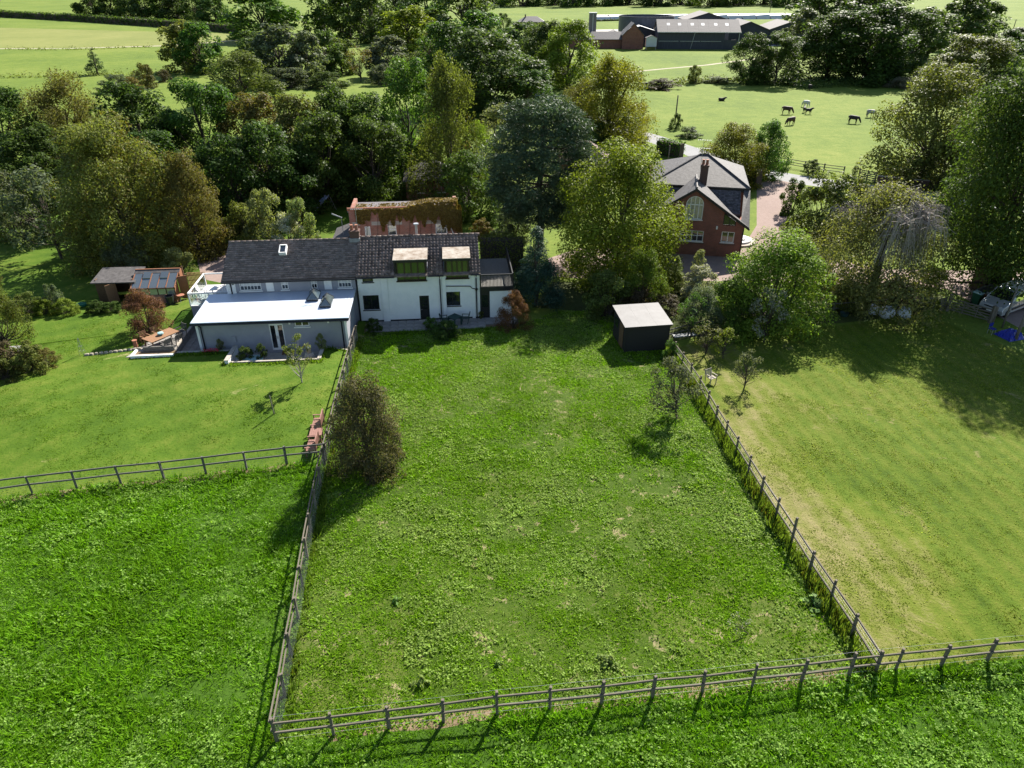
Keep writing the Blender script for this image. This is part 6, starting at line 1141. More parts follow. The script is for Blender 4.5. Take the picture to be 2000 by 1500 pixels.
# ------------------------------------------------------------------ trees, shrubs, hedges
def unit(v): return v / (np.linalg.norm(v, axis=1)[:, None] + 1e-9)
def leaf_quads(C, N, S, asp, r):
    m = len(C); N = unit(N); a = unit(np.cross(N, r.normal(0, 1, (m, 3)))); b = np.cross(N, a)
    S = S[:, None]; fold = N * S * r.uniform(-0.25, 0.25, (m, 1))
    V = np.stack([C - a * S * 0.55, C + b * S * asp * 0.5 + fold, C + a * S * 0.55, C - b * S * asp * 0.5 + fold], 1).reshape(-1, 3)
    return V, np.arange(4 * m).reshape(-1, 4)
def tubes_mesh(branches, name, mat, n=5):
    k = MB()
    for pts, rad in branches: k.tube(pts, rad, n, False)
    return k.mesh(name, mat, True)
def proto(kind, seed, nleaf, ls, A=1.15, z0=0.22, nl=60, mat='leaf', bark='bark'):
    """crown one unit wide and A tall; returns (trunk mesh, crown mesh, A)"""
    r = np.random.default_rng(seed); asp = 0.75
    cz, hz = (z0 * A + A) / 2, (A - z0 * A) / 2
    if kind in ('round', 'shrub', 'weep', 'sparse'):
        nM = max(6, nl // 6); i = np.arange(nM); t = np.clip((i + 0.5) / nM + r.normal(0, 0.04, nM), 0.02, 0.97); az = i * 2.4 + r.uniform(0, 6) + r.normal(0, 0.35, nM)
        if kind == 'shrub': pr = np.interp(t, [0, 0.15, 0.45, 0.75, 1], [0.40, 0.44, 0.40, 0.26, 0.05])
        elif kind == 'round': pr = np.interp(t, [0, 0.15, 0.4, 0.7, 1], [0.28, 0.39, 0.42, 0.34, 0.08])
        else: pr = np.interp(t, [0, 0.3, 0.6, 0.85, 1], [0.30, 0.40, 0.36, 0.22, 0.05])
        rr = pr * r.uniform(0.62, 1.12, nM); zM = (z0 + (0.95 - z0) * t) * A - 0.06
        CM = np.stack([rr * np.cos(az), rr * np.sin(az), zM], 1); RM = r.uniform(0.11, 0.21, nM) * (1.1 - 0.35 * t)
        k_ = r.integers(0, nM, nl); dm = unit(r.normal(0, 1, (nl, 3)) + np.array([0, 0, 0.45]) + 0.7 * np.stack([np.cos(az), np.sin(az), 0 * az], 1)[k_])
        C = CM[k_] + dm * RM[k_][:, None] * np.array([1, 1, 0.85]); lob = r.uniform(0.055, 0.115, nl); C[:, 2] = np.clip(C[:, 2], 0.02, A * 0.98)
        if kind == 'sparse': lob = lob * 1.15
    elif kind == 'pine':
        t = r.uniform(0.24, 0.98, nl); prof = np.where(t < 0.55, 0.24 + 0.58 * (t - 0.24), 0.42 * np.cos((t - 0.55) / 0.45 * 1.25)); az = r.uniform(0, 2 * np.pi, nl); rr = prof * r.uniform(0.55, 1.0, nl)
        C = np.stack([rr * np.cos(az), rr * np.sin(az), t * A], 1); lob = r.uniform(0.09, 0.15, nl)
    elif kind == 'cone':
        t = r.uniform(0.04, 0.97, nl) ** 0.9; az = r.uniform(0, 2 * np.pi, nl); rr = 0.44 * (1 - t) ** 0.8 * r.uniform(0.6, 1.0, nl); C = np.stack([rr * np.cos(az), rr * np.sin(az), t * A], 1); lob = 0.05 + 0.10 * (1 - t)
    elif kind == 'column':
        t = r.uniform(0.03, 0.95, nl); az = r.uniform(0, 2 * np.pi, nl); rr = 0.36 * np.sqrt(np.clip(np.sin(np.pi * (0.12 + 0.86 * t)), 0, 1)) * r.uniform(0.5, 1.0, nl); C = np.stack([rr * np.cos(az), rr * np.sin(az), t * A], 1); lob = r.uniform(0.09, 0.16, nl)
    lob = np.asarray(lob) + np.zeros(nl)
    w = lob ** 2; pick = r.choice(nl, nleaf, p=w / w.sum()); dd = unit(r.normal(0, 1, (nleaf, 3)) + np.array([0, 0, 0.35])); ltint = r.random(nl)
    L_ = lob[pick][:, None]; sq = np.array([1, 1, 0.8]) if kind != 'pine' else np.array([1, 1, 0.5])
    P = C[pick] + dd * L_ * sq * (0.62 + 0.45 * r.random((nleaf, 1)))
    if kind in ('round', 'shrub', 'weep'):   # fill between the clumps so that the heart of the crown stays closed
        nf = int(nleaf * (0.5 if kind == 'weep' else 0.3)); kf = r.integers(0, nM, nf); P[:nf] = CM[kf] * np.array([0.75, 0.75, 1.0]) + unit(r.normal(0, 1, (nf, 3))) * RM[kf][:, None] * (r.random((nf, 1)) ** 0.5) * 1.05
    out = unit(C[pick] - np.array([0, 0, cz]) * np.array([1, 1, 1]) + 1e-6)
    N = dd * 0.6 + np.array([0, 0, 0.55]) + r.normal(0, 0.45, (nleaf, 3)) + out * 0.2
    S = ls * r.uniform(0.6, 1.4, nleaf)
    if kind == 'weep':
        P[:, 2] -= r.random(nleaf) ** 0.8 * 0.30 * A * np.clip((np.hypot(P[:, 0], P[:, 1]) + 0.15), 0.15, 0.6); P[:, 2] = np.maximum(P[:, 2], 0.03 * A); N = r.normal(0, 1, (nleaf, 3)) + np.array([0, 0, 0.25]); asp = 0.5
    if kind == 'pine': N = r.normal(0, 1, (nleaf, 3)) + np.array([0, 0, 0.4]); asp = 0.22; S = S * 1.5
    if kind == 'cone': N = dd + np.array([0, 0, 0.5]) + r.normal(0, 0.4, (nleaf, 3)); asp = 0.5
    P[:, 2] = np.maximum(P[:, 2], 0.015)
    V, F = leaf_quads(P, N, S, asp, r); tint = np.repeat(np.clip(0.75 * ltint[pick] + 0.25 * r.random(nleaf), 0, 1), 4)
    crown = np_mesh('crown_' + kind, V, F, M[mat], tint)
    br = []; tr = 0.021 if kind not in ('pine', 'cone') else 0.03
    top = A * (0.9 if kind in ('pine', 'cone', 'column') else 0.62); j = r.normal(0, 0.018, (5, 2))
    if kind != 'shrub':
        zz = np.linspace(0, top, 5); br.append(([(j[i, 0] * (i > 0), j[i, 1] * (i > 0), zz[i]) for i in range(5)], [tr * 1.25, tr, tr * 0.8, tr * 0.55, tr * 0.3]))
    order = r.permutation(nl)[:36 if kind not in ('cone',) else 10]
    for q in order:
        c = C[q]; b0 = (0.2 + 0.65 * r.random()) * min(c[2] * 0.8, top) if kind != 'shrub' else 0.0
        if kind == 'pine': b0 = c[2] * 0.93
        base = np.array([r.normal(0, 0.05) if kind == 'shrub' else 0, r.normal(0, 0.05) if kind == 'shrub' else 0, b0]); mid = base * 0.45 + c * 0.55 + np.array([0, 0, -0.05 if kind != 'weep' else 0.08]) ; s = tr * 0.42
        br.append(([tuple(base), tuple(mid), tuple(c)], [s, s * 0.6, s * 0.22]))
    return tubes_mesh(br, 'trunk_' + kind, M[bark], 5), crown, (2 * float(np.percentile(np.hypot(P[:, 0], P[:, 1]), 96)), float(np.percentile(P[:, 2], 99.5)))
def proto_twiggy(seed, ntw=1300, nleaf=20000, ls=0.0135):
    """umbrella of arching bare twigs over a thin leafy skirt"""
    r = np.random.default_rng(seed); A = 0.72; k = MB(); k.tube([(0, 0, 0), (0.01, 0.005, 0.2), (0.0, 0.0, 0.42)], [0.032, 0.026, 0.02], 7, False); tips = []
    for i in range(16):
        a = r.uniform(0, 6.28); l = r.uniform(0.22, 0.42); z = A * r.uniform(0.72, 0.97); p = [(0, 0, 0.38), (math.cos(a) * l * 0.4, math.sin(a) * l * 0.4, z), (math.cos(a) * l, math.sin(a) * l, z * r.uniform(0.78, 0.95))]; k.tube(p, [0.014, 0.009, 0.004], 4, False); tips.append(p)
    t = MB()
    for i in range(ntw):
        p = tips[r.integers(16)]; u = r.uniform(0.2, 1.0); b = (np.array(p[1]) * (1 - u) + np.array(p[2]) * u); a = r.uniform(0, 6.28); l = r.uniform(0.06, 0.17); dr = r.uniform(0.0, 0.26)
        t.tube([tuple(b), tuple(b + np.array([math.cos(a) * l * 0.6, math.sin(a) * l * 0.6, r.uniform(-0.005, 0.03)])), tuple(b + np.array([math.cos(a) * l, math.sin(a) * l, -dr]))], [0.0022, 0.0017, 0.0009], 3, False)
    th_ = r.uniform(0, 6.28, nleaf); rr = 0.47 * np.sqrt(r.random(nleaf)); z = A * (0.93 - 1.9 * (rr - 0.05) ** 2) - r.random(nleaf) ** 1.2 * 0.42; z += 0.03 * np.sin(th_ * 5) + 0.03 * np.sin(th_ * 9 + rr * 20); P = np.stack([rr * np.cos(th_), rr * np.sin(th_), np.maximum(z, 0.06)], 1)
    V, F = leaf_quads(P, r.normal(0, 1, (nleaf, 3)) + np.array([0, 0, 0.6]), ls * r.uniform(0.6, 1.3, nleaf), 0.6, r)
    return (k.mesh('trunk_arching', M['bark'], True), np_mesh('crown_arching', V, F, M['leaf'], np.repeat(r.random(nleaf), 4)), (0.98, A), t.mesh('twigs', M['twig']))
PR = {}
for i in range(5): PR['round%d' % i] = proto('round', 100 + i, 17000, 0.0285, 1.1 + 0.07 * i, 0.02, 170)
for i in range(4): PR['far%d' % i] = proto('round', 200 + i, 6000, 0.048, 1.1 + 0.06 * i, 0.03, 120)
PR['hero'] = proto('round', 301, 75000, 0.0145, 1.15, 0.17, 520); PR['hero2'] = proto('round', 302, 30000, 0.020, 1.1, 0.0, 320); PR['hero3'] = proto('round', 303, 55000, 0.0165, 1.15, 0.0, 380)
for i in range(3): PR['weep%d' % i] = proto('weep', 400 + i, 30000, 0.022, 1.3, 0.04, 130)
for i in range(5): PR['shrub%d' % i] = proto('shrub', 500 + i, 7500, 0.036, 0.95, 0.0, 100)
PR['laurel'] = proto('shrub', 510, 34000, 0.0175, 0.8, 0.0, 220)
PR['pine'] = proto('pine', 600, 50000, 0.022, 1.45, 0.3, 190, 'needle')
PR['yew'] = proto('cone', 610, 16000, 0.026, 1.4, 0, 150, 'needle'); PR['spruce'] = proto('cone', 611, 2500, 0.05, 1.6, 0, 60, 'needle')
for i in range(2): PR['col%d' % i] = proto('column', 620 + i, 5000, 0.045, 2.2, 0, 80)
for i in range(3): PR['sparse%d' % i] = proto('sparse', 700 + i, 1000, 0.045, 1.4, 0.35, 60)
PR['apple'] = proto('sparse', 710, 3600, 0.034, 1.15, 0.25, 100); PR['bush'] = proto('shrub', 720, 20000, 0.0195, 1.0, 0.03, 170)
PR['bush2'] = proto('round', 723, 34000, 0.019, 1.05, 0.0, 300); PR['whip'] = proto('sparse', 725, 130, 0.07, 1.6, 0.4, 20); PR['dock'] = proto('shrub', 730, 220, 0.16, 0.5, 0.0, 30); PR['birchlet'] = proto('sparse', 711, 900, 0.06, 1.7, 0.42, 50, 'leaf', 'bark_pale'); PR['palebirch'] = proto('weep', 405, 7500, 0.03, 1.35, 0.1, 110, 'leaf', 'bark_pale')
_tw = proto_twiggy(800); _dome = proto('shrub', 801, 34000, 0.0135, 0.72, 0.04, 300); PR['arch'] = (_tw[0], _dome[1], _dome[2], _tw[3])
COL = dict(dark=(0.040, 0.066, 0.015), mid=(0.050, 0.090, 0.018), lime=(0.085, 0.125, 0.018), olive=(0.075, 0.090, 0.024), ygreen=(0.098, 0.132, 0.016), gold=(0.118, 0.115, 0.016), brown=(0.085, 0.075, 0.024), grey=(0.075, 0.090, 0.052),
           pine=(0.052, 0.080, 0.046), silver=(0.17, 0.175, 0.135), red=(0.12, 0.058, 0.036), plum=(0.062, 0.052, 0.030), hazel=(0.105, 0.112, 0.04), dock=(0.14, 0.20, 0.06), crab=(0.062, 0.062, 0.032), pale=(0.13, 0.155, 0.065), farg=(0.048, 0.074, 0.022), yew=(0.030, 0.058, 0.040), white=(0.34, 0.33, 0.26))
COL = {k: tuple(1.35 * x for x in v) for k, v in COL.items()}
trd = random.Random(12)
def tree(key, px, py, top, wpx, c, aut, label, name='tree', cat=None, group=None, lean=0.0, dz=0.0, wy=None):
    q = G(px, py); tm, cm_, (pw_, ph_) = PR[key][:3]; w = (1.28 if key[:3] in ('rou', 'far', 'wee') else 1.04) * wpx * depth(q) / FPX / pw_; h = height_at(q, top) / ph_
    cat = cat or ('shrub' if name in ('shrub', 'bush') else 'tree')
    o = thing(name, label, cat, (q.x, q.y, q.z + dz), trd.uniform(0, 6.28), group); o.rotation_euler = (lean * 0.3, lean, o.rotation_euler[2]) if not lean else (0, lean, 0)
    a = bpy.data.objects.new('trunk', tm); b = bpy.data.objects.new('crown', cm_)
    for x in (a, b):
        col.objects.link(x); x.parent = o; x.scale = (w, (wy or 1) * w, h)
    if len(PR[key]) > 3:
        t = bpy.data.objects.new('twigs', PR[key][3]); col.objects.link(t); t.parent = o; t.scale = a.scale
    k = trd.uniform(0.82, 1.2); hu = trd.uniform(-0.12, 0.10); cc = COL[c]; b.color = (cc[0] * k * (1 + hu), cc[1] * k, cc[2] * k, aut); return o
T = tree
ORD = ['leftmost', 'second', 'third', 'fourth', 'fifth', 'sixth', 'seventh', 'eighth', 'ninth']
# far row behind the long hedge
for i, x in enumerate((185, 222, 258, 290, 318, 350, 384, 424)): T('far%d' % (i % 3), x, 38 + (x - 185) * 0.045, -22 + (i % 3) * 6, 50 + (i * 7) % 14, 'farg' if i % 2 else 'dark', 0.05, '%s tree from the left in the far row behind the long hedge' % ORD[i], 'row_tree', group='row of trees behind the far hedge')
# top left and centre
T('far0', 515, 80, -20, 135, 'mid', 0.1, 'broad light green tree at the top edge right of the hedge'); T('far1', 362, 140, 42, 70, 'olive', 0.05, 'left of the two tall thin-crowned trees in the left fields'); T('far2', 398, 143, 46, 68, 'mid', 0.05, 'right of the two tall thin-crowned trees in the left fields')
T('spruce', 192, 146, 95, 36, 'farg', 0.0, 'small lone conifer in the left fields', 'conifer'); T('shrub0', 288, 172, 124, 46, 'brown', 0.3, 'rounded olive-brown bush on the stream bank', 'bush'); T('shrub1', 322, 160, 136, 28, 'plum', 0.2, 'small greyish bush right of the olive-brown one', 'bush'); T('shrub2', 228, 178, 146, 70, 'grey', 0.25, 'low grey scrub left of the olive-brown bush', 'bush'); T('shrub3', 262, 182, 150, 40, 'brown', 0.2, 'brown thorn bush on the stream bank', 'bush')
T('round1', 478, 200, 102, 112, 'olive', 0.15, 'rounded olive tree in front of the grey alders'); T('far1', 505, 150, 62, 70, 'farg', 0.05, 'left alder of the group by the stream'); T('far2', 552, 162, 48, 92, 'grey', 0.1, 'tall grey-green alder in the middle of the stream group'); T('far0', 604, 160, 62, 72, 'grey', 0.1, 'right alder of the stream group with a dark trunk')
T('far2', 640, 150, 60, 55, 'farg', 0.0, 'narrow dark tree right of the alder group'); T('sparse1', 705, 160, 88, 50, 'brown', 0.5, 'thin brown tree with a bare trunk by the stream'); T('far1', 668, 145, 75, 60, 'olive', 0.05, 'olive tree left of the thin brown tree'); T('far0', 760, 150, 70, 88, 'grey', 0.1, 'spreading grey-green tree right of the thin brown one'); T('shrub2', 822, 160, 100, 70, 'olive', 0.1, 'olive thicket below the yellow-green tree', 'bush')
T('shrub1', 745, 165, 125, 60, 'grey', 0.1, 'low grey thicket at the stream bend', 'bush'); T('shrub3', 560, 172, 132, 110, 'grey', 0.1, 'long grey thicket at the foot of the alders', 'bush'); T('shrub0', 640, 172, 140, 80, 'farg', 0.1, 'dark thicket at the edge of the small green field', 'bush')
T('far0', 635, 74, -30, 78, 'dark', 0.0, 'left dark tree of the tall group at the top centre'); T('far1', 685, 78, -30, 82, 'dark', 0.0, 'middle dark tree of the tall group at the top centre'); T('far2', 730, 84, -25, 72, 'farg', 0.0, 'right dark tree of the tall group at the top centre'); T('far0', 775, 52, -35, 80, 'farg', 0.05, 'grey-green tree behind the yellow-green one')
T('far1', 798, 98, 14, 96, 'ygreen', 0.15, 'bright yellow-green tree at the top centre'); T('far2', 835, 46, -20, 70, 'mid', 0.0, 'green tree at the top edge above the yellow one'); T('far0', 905, 78, -28, 118, 'farg', 0.0, 'tall blue-green tree at the top edge centre'); T('far2', 878, 140, 50, 100, 'farg', 0.05, 'dark green tree behind the large middle clump'); T('far1', 945, 118, 22, 90, 'mid', 0.05, 'pale-tipped tree right of the tall blue-green one'); T('col0', 842, 150, 62, 30, 'plum', 0.3, 'narrow greyish dead-topped tree in the centre')
T('round0', 878, 212, 44, 130, 'dark', 0.0, 'left crown of the large dark clump above the pine'); T('round2', 958, 222, 60, 165, 'farg', 0.05, 'biggest crown of the large dark clump above the pine'); T('round3', 1030, 226, 128, 92, 'mid', 0.05, 'lowest right crown of the large dark clump'); T('round1', 915, 236, 118, 120, 'dark', 0.0, 'front crown of the large dark clump')
T('far2', 1020, 130, 44, 80, 'farg', 0.0, 'dark green tree left of the brick farm range'); T('round2', 1062, 160, 42, 96, 'farg', 0.05, 'rounded green tree below the distant farmhouse'); T('round0', 1108, 172, 40, 100, 'lime', 0.05, 'bright green tree in front of the brick farm range'); T('shrub1', 985, 60, 26, 34, 'dark', 0.0, 'single dark bush in the field left of the farmhouse', 'bush'); T('shrub2', 1130, 56, 40, 60, 'olive', 0.15, 'rough hedge plants left of the farm tower', 'bush')
# golden willow and its neighbours
T('weep0', 1188, 292, 114, 150, 'gold', 0.25, 'large golden-olive willow beside the lane'); T('weep1', 1135, 275, 155, 80, 'brown', 0.3, 'brownish tree left of the golden willow'); T('palebirch', 1245, 268, 202, 62, 'gold', 0.45, 'slender yellow tree with a pale trunk right of the willow'); T('shrub0', 1215, 292, 225, 90, 'olive', 0.2, 'olive undergrowth at the foot of the willow', 'bush'); T('shrub1', 1155, 300, 235, 90, 'dark', 0.1, 'dark undergrowth left of the willow foot', 'bush')
T('shrub2', 1320, 252, 222, 26, 'dark', 0.0, 'dark bush at the foot of the field-edge pole', 'bush'); T('shrub3', 1345, 268, 248, 48, 'dark', 0.1, 'bramble thicket right of the field-edge pole', 'bush')
T('shrub1', 1356, 163, 127, 32, 'olive', 0.1, 'rounded bush alone on the ditch across the cattle field', 'bush'); T('shrub3', 1290, 173, 154, 70, 'plum', 0.3, 'low dark scrub along the ditch', 'bush'); T('shrub0', 1400, 162, 150, 60, 'olive', 0.2, 'low scrub on the ditch right of the rounded bush', 'bush')
# trees beyond the cattle field
T('round1', 1463, 162, 66, 76, 'dark', 0.05, 'left of the pair of trees at the head of the cattle field'); T('round3', 1512, 163, 64, 78, 'dark', 0.08, 'right of the pair of trees at the head of the cattle field')
T('far0', 1562, 104, 16, 66, 'grey', 0.0, 'grey-green tree right of the cattle sheds'); T('round0', 1612, 156, 22, 125, 'dark', 0.0, 'left crown of the dark wood right of the farm'); T('round2', 1682, 160, 6, 140, 'dark', 0.0, 'tallest crown of the dark wood right of the farm'); T('round3', 1748, 156, 18, 100, 'farg', 0.05, 'right crown of the dark wood right of the farm'); T('round1', 1722, 164, 80, 64, 'mid', 0.0, 'small round tree in front of the dark wood')
T('far1', 1600, 72, -30, 110, 'dark', 0.0, 'tree at the top edge behind the dark wood, left'); T('far2', 1668, 62, -34, 110, 'dark', 0.0, 'tree at the top edge behind the dark wood, middle'); T('far0', 1730, 58, -30, 100, 'dark', 0.0, 'tree at the top edge behind the dark wood, right'); T('far1', 1808, 116, 16, 84, 'farg', 0.05, 'grey-green tree between the wood and the bright top field'); T('far2', 1866, 100, -10, 92, 'farg', 0.0, 'tall tree below the bright top-right field'); T('far0', 1912, 90, 4, 74, 'dark', 0.0, 'dark tree left of the two top-right poles')
T('round3', 1880, 182, 70, 125, 'olive', 0.1, 'olive tree left of the big beech top'); T('round1', 1945, 172, 76, 85, 'farg', 0.1, 'green tree behind the top of the big beech'); T('far1', 1968, 122, 58, 66, 'dark', 0.0, 'dark bushy tree below the top-right poles'); T('shrub0', 2000, 80, 52, 80, 'grey', 0.0, 'grey scrub at the top right edge', 'bush'); T('shrub1', 1758, 172, 150, 50, 'silver', 0.2, 'pale bramble heap at the right end of the ditch', 'bush'); T('far2', 1830, 172, 118, 50, 'brown', 0.2, 'brown-tipped small tree above the birch')
T('hero2', 1795, 352, 128, 200, 'olive', 0.22, 'wide drooping birch beside the lane'); T('shrub2', 1830, 370, 280, 140, 'olive', 0.25, 'yellowing thicket at the foot of the drooping birch', 'bush')
T('hero', 1925, 572, 100, 270, 'dark', 0.14, 'huge beech filling the right edge of the picture'); T('shrub3', 1880, 430, 340, 150, 'dark', 0.1, 'dark undergrowth behind the beech trunk', 'bush')
T('hero2', 1425, 362, 243, 122, 'gold', 0.25, 'golden-yellow bushy tree behind the brick house'); T('round0', 1490, 350, 236, 66, 'mid', 0.05, 'green tree at the right of the golden one'); T('shrub2', 1515, 330, 312, 26, 'dark', 0.0, 'small dark bush beside the lane verge', 'bush'); T('shrub1', 1582, 340, 312, 34, 'dark', 0.05, 'round dark bush by the rail fence of the cattle field', 'bush'); T('col1', 1668, 345, 325, 12, 'dark', 0.0, 'ivy-covered gate post beside the field gate', 'bush')
# wooded belt on the left, back to front
T('round0', 30, 345, 175, 150, 'dark', 0.1, 'dark tree at the left edge of the wooded belt'); T('weep1', 160, 335, 146, 135, 'brown', 0.25, 'drooping olive-brown birch in the left belt'); T('round2', 295, 345, 164, 130, 'dark', 0.12, 'dark round tree right of the drooping birch'); T('round3', 412, 345, 158, 125, 'mid', 0.2, 'green tree with light tips in the middle of the left belt'); T('round1', 515, 352, 184, 118, 'brown', 0.45, 'russet-brown tree in the left belt'); T('round0', 605, 375, 186, 118, 'olive', 0.3, 'dark tree with orange shoots above the grey house')
T('round2', 668, 370, 174, 104, 'dark', 0.15, 'dark upright tree behind the old outbuilding'); T('round3', 722, 372, 186, 116, 'dark', 0.12, 'dark tree above the low bungalow'); T('round1', 805, 345, 116, 112, 'mid', 0.15, 'rounded green tree left of the pale birches'); T('weep0', 882, 390, 118, 118, 'olive', 0.2, 'tall pale olive birch in the centre'); T('palebirch', 935, 385, 238, 84, 'lime', 0.3, 'light green birch with a pale trunk left of the pine'); T('col0', 968, 362, 204, 62, 'pale', 0.05, 'slim pale grey-green tree behind the pine'); T('weep2', 858, 352, 240, 90, 'lime', 0.25, 'low light green birch above the bungalow'); T('shrub1', 912, 350, 276, 40, 'red', 0.6, 'purple-leaved tree behind the pale birch', 'bush')
T('round3', 235, 420, 235, 150, 'olive', 0.35, 'olive tree with yellow leaves behind the golden maple'); T('round0', 330, 445, 262, 140, 'dark', 0.1, 'dark tree right of the golden maple'); T('round1', 470, 440, 268, 130, 'dark', 0.05, 'dark tree behind the pale shrubs'); T('round2', 545, 425, 240, 130, 'dark', 0.08, 'dark tree above the grey house roof'); T('round0', 640, 402, 222, 120, 'dark', 0.1, 'dark dense tree left of the outbuilding roof'); T('round3', 735, 396, 232, 110, 'dark', 0.1, 'dark dense tree right above the outbuilding'); T('round1', 915, 425, 300, 100, 'mid', 0.2, 'mid-green tree left of the pine trunk'); T('round2', 95, 400, 250, 130, 'dark', 0.1, 'dark tree behind the orchard trees')
T('apple', 122, 505, 325, 150, 'grey', 0.15, 'spreading apple tree with a dark trunk in the orchard'); T('apple', 58, 482, 335, 105, 'grey', 0.2, 'second orchard tree left of the spreading apple', wy=0.9); T('hero3', 262, 512, 236, 205, 'olive', 0.42, 'big autumn maple with yellow-green leaves'); T('hero2', 392, 500, 298, 122, 'brown', 0.4, 'russet beech right of the autumn maple'); T('shrub2', 40, 470, 395, 90, 'olive', 0.2, 'olive bush at the left edge of the orchard', 'bush'); T('bush', 5, 668, 498, 105, 'olive', 0.3, 'yellow-flecked bush tree cut by the left edge', 'bush')
T('shrub0', 478, 478, 396, 70, 'olive', 0.2, 'olive shrub left of the pale shrubs', 'shrub'); T('shrub1', 528, 480, 368, 82, 'pale', 0.1, 'tall feathery pale green shrub behind the grey roof', 'shrub'); T('shrub2', 592, 482, 388, 66, 'pale', 0.4, 'olive shrub with brown tips right of the feathery one', 'shrub'); T('shrub3', 568, 486, 420, 74, 'white', 0.0, 'silvery white-flowered shrub behind the grey roof', 'shrub')
T('bush', 260, 542, 452, 100, 'grey', 0.15, 'grey-green tree shrub behind the brown shed', 'shrub'); T('shrub1', 352, 534, 484, 62, 'pale', 0.0, 'variegated pale green shrub behind the greenhouse', 'shrub'); T('bush', 290, 648, 566, 92, 'red', 0.2, 'red-leaved maple on the left lawn', 'maple', 'tree'); T('shrub3', 410, 480, 440, 60, 'dark', 0.1, 'dark shrub behind the parked cars', 'shrub')
# around the pine and the brick house
T('pine', 1052, 490, 196, 192, 'pine', 0.0, 'large blue-green pine in the centre', 'pine_tree'); T('yew', 1046, 596, 448, 100, 'yew', 0.0, 'dark blue-green yew below the pine', 'yew_tree'); T('shrub2', 985, 440, 380, 70, 'dark', 0.2, 'dark shrub at the left foot of the pine', 'shrub'); T('shrub0', 1000, 470, 400, 80, 'grey', 0.25, 'grey-green shrub in front of the pine', 'shrub'); T('shrub3', 940, 460, 428, 46, 'brown', 0.6, 'rusty brown shrub right of the ivy', 'shrub')
T('hero3', 1203, 545, 282, 232, 'ygreen', 0.12, 'large yellow-green hornbeam left of the brick house'); T('bush', 1250, 598, 488, 104, 'lime', 0.3, 'smaller yellow-green tree in front of the hornbeam'); T('yew', 1316, 566, 502, 42, 'ygreen', 0.3, 'small golden conifer before the brick house', 'conifer', 'tree'); T('shrub1', 1185, 616, 530, 98, 'olive', 0.25, 'olive shrub left of the field shed', 'shrub'); T('shrub0', 1248, 610, 560, 80, 'plum', 0.2, 'dull purple shrub behind the field shed', 'shrub'); T('shrub3', 1300, 615, 578, 70, 'plum', 0.2, 'dusky shrub behind the right end of the field shed', 'shrub')
T('bush', 1362, 645, 560, 92, 'grey', 0.2, 'grey-green shrub right of the field shed', 'shrub'); T('shrub2', 1365, 580, 520, 80, 'silver', 0.2, 'silvery shrub below the brick house', 'shrub'); T('col1', 1358, 560, 488, 24, 'pale', 0.0, 'pale-leaved slim shrub in front of the brick wall', 'shrub'); T('laurel', 1508, 632, 458, 228, 'lime', 0.12, 'huge spreading laurel-like bush right of the brick house', 'shrub'); T('bush', 1425, 640, 540, 105, 'mid', 0.12, 'mid-green bush left of the huge spreading one', 'shrub'); T('sparse0', 1492, 668, 565, 74, 'silver', 0.1, 'wispy silver-grey shrub at the lawn edge', 'shrub')
T('arch', 1695, 590, 366, 285, 'hazel', 0.12, 'arching weeping tree of bare grey twigs and thin leaves', 'weeping_tree', 'tree'); T('shrub3', 1605, 462, 340, 145, 'olive', 0.1, 'olive shrub thicket beside the gravel turning', 'shrub'); T('shrub0', 1660, 440, 352, 80, 'olive', 0.1, 'smaller olive shrub right of the thicket', 'shrub'); T('shrub1', 1545, 420, 352, 60, 'dark', 0.05, 'dark rounded shrub at the driveway mouth', 'shrub'); T('shrub2', 1585, 560, 510, 70, 'silver', 0.3, 'pale leafless-looking shrub behind the huge bush', 'shrub'); T('shrub3', 1650, 600, 555, 80, 'olive', 0.2, 'yellow-green low shrub left of the weeping trunk', 'shrub'); T('shrub0', 1745, 602, 548, 90, 'plum', 0.3, 'dull low shrub right of the weeping trunk', 'shrub'); T('shrub1', 1810, 585, 520, 70, 'ygreen', 0.2, 'yellow-green sapling left of the beech trunk', 'shrub'); T('shrub2', 1985, 590, 545, 60, 'dark', 0.05, 'dark low hedge shrub behind the van', 'shrub')
# young trees in the open
T('bush2', 722, 920, 742, 140, 'crab', 0.06, 'dense dark crab apple bush inside the left paddock fence', 'apple_tree', 'tree'); T('apple', 1322, 818, 700, 98, 'grey', 0.1, 'leaning apple tree near the right paddock fence', 'apple_tree', 'tree', lean=-0.22); T('birchlet', 590, 747, 655, 52, 'olive', 0.3, 'young tree with a white trunk on the left lawn', 'sapling', 'tree'); T('sparse1', 1378, 690, 632, 62, 'olive', 0.3, 'thin fruit sapling just right of the fence end', 'sapling', 'tree'); T('sparse2', 1412, 700, 640, 52, 'ygreen', 0.3, 'yellowish fruit sapling on the right lawn', 'sapling', 'tree'); T('sparse0', 1452, 762, 688, 56, 'grey', 0.15, 'fruit sapling with a dark stem on the right lawn', 'sapling', 'tree'); T('sparse2', 1348, 660, 575, 60, 'mid', 0.15, 'small tree beside the white planks', 'sapling', 'tree')
T('whip', 1462, 1238, 1198, 44, 'silver', 0.05, 'small broken sapling lying over in the paddock', 'sapling', 'tree', lean=-0.75); T('bush', 1003, 640, 570, 64, 'red', 0.5, 'red-tinted shrub at the end of the cottage terrace', 'shrub'); T('shrub0', 1308, 700, 665, 36, 'mid', 0.1, 'leafy weed clump at the corner of the field shed', 'shrub')
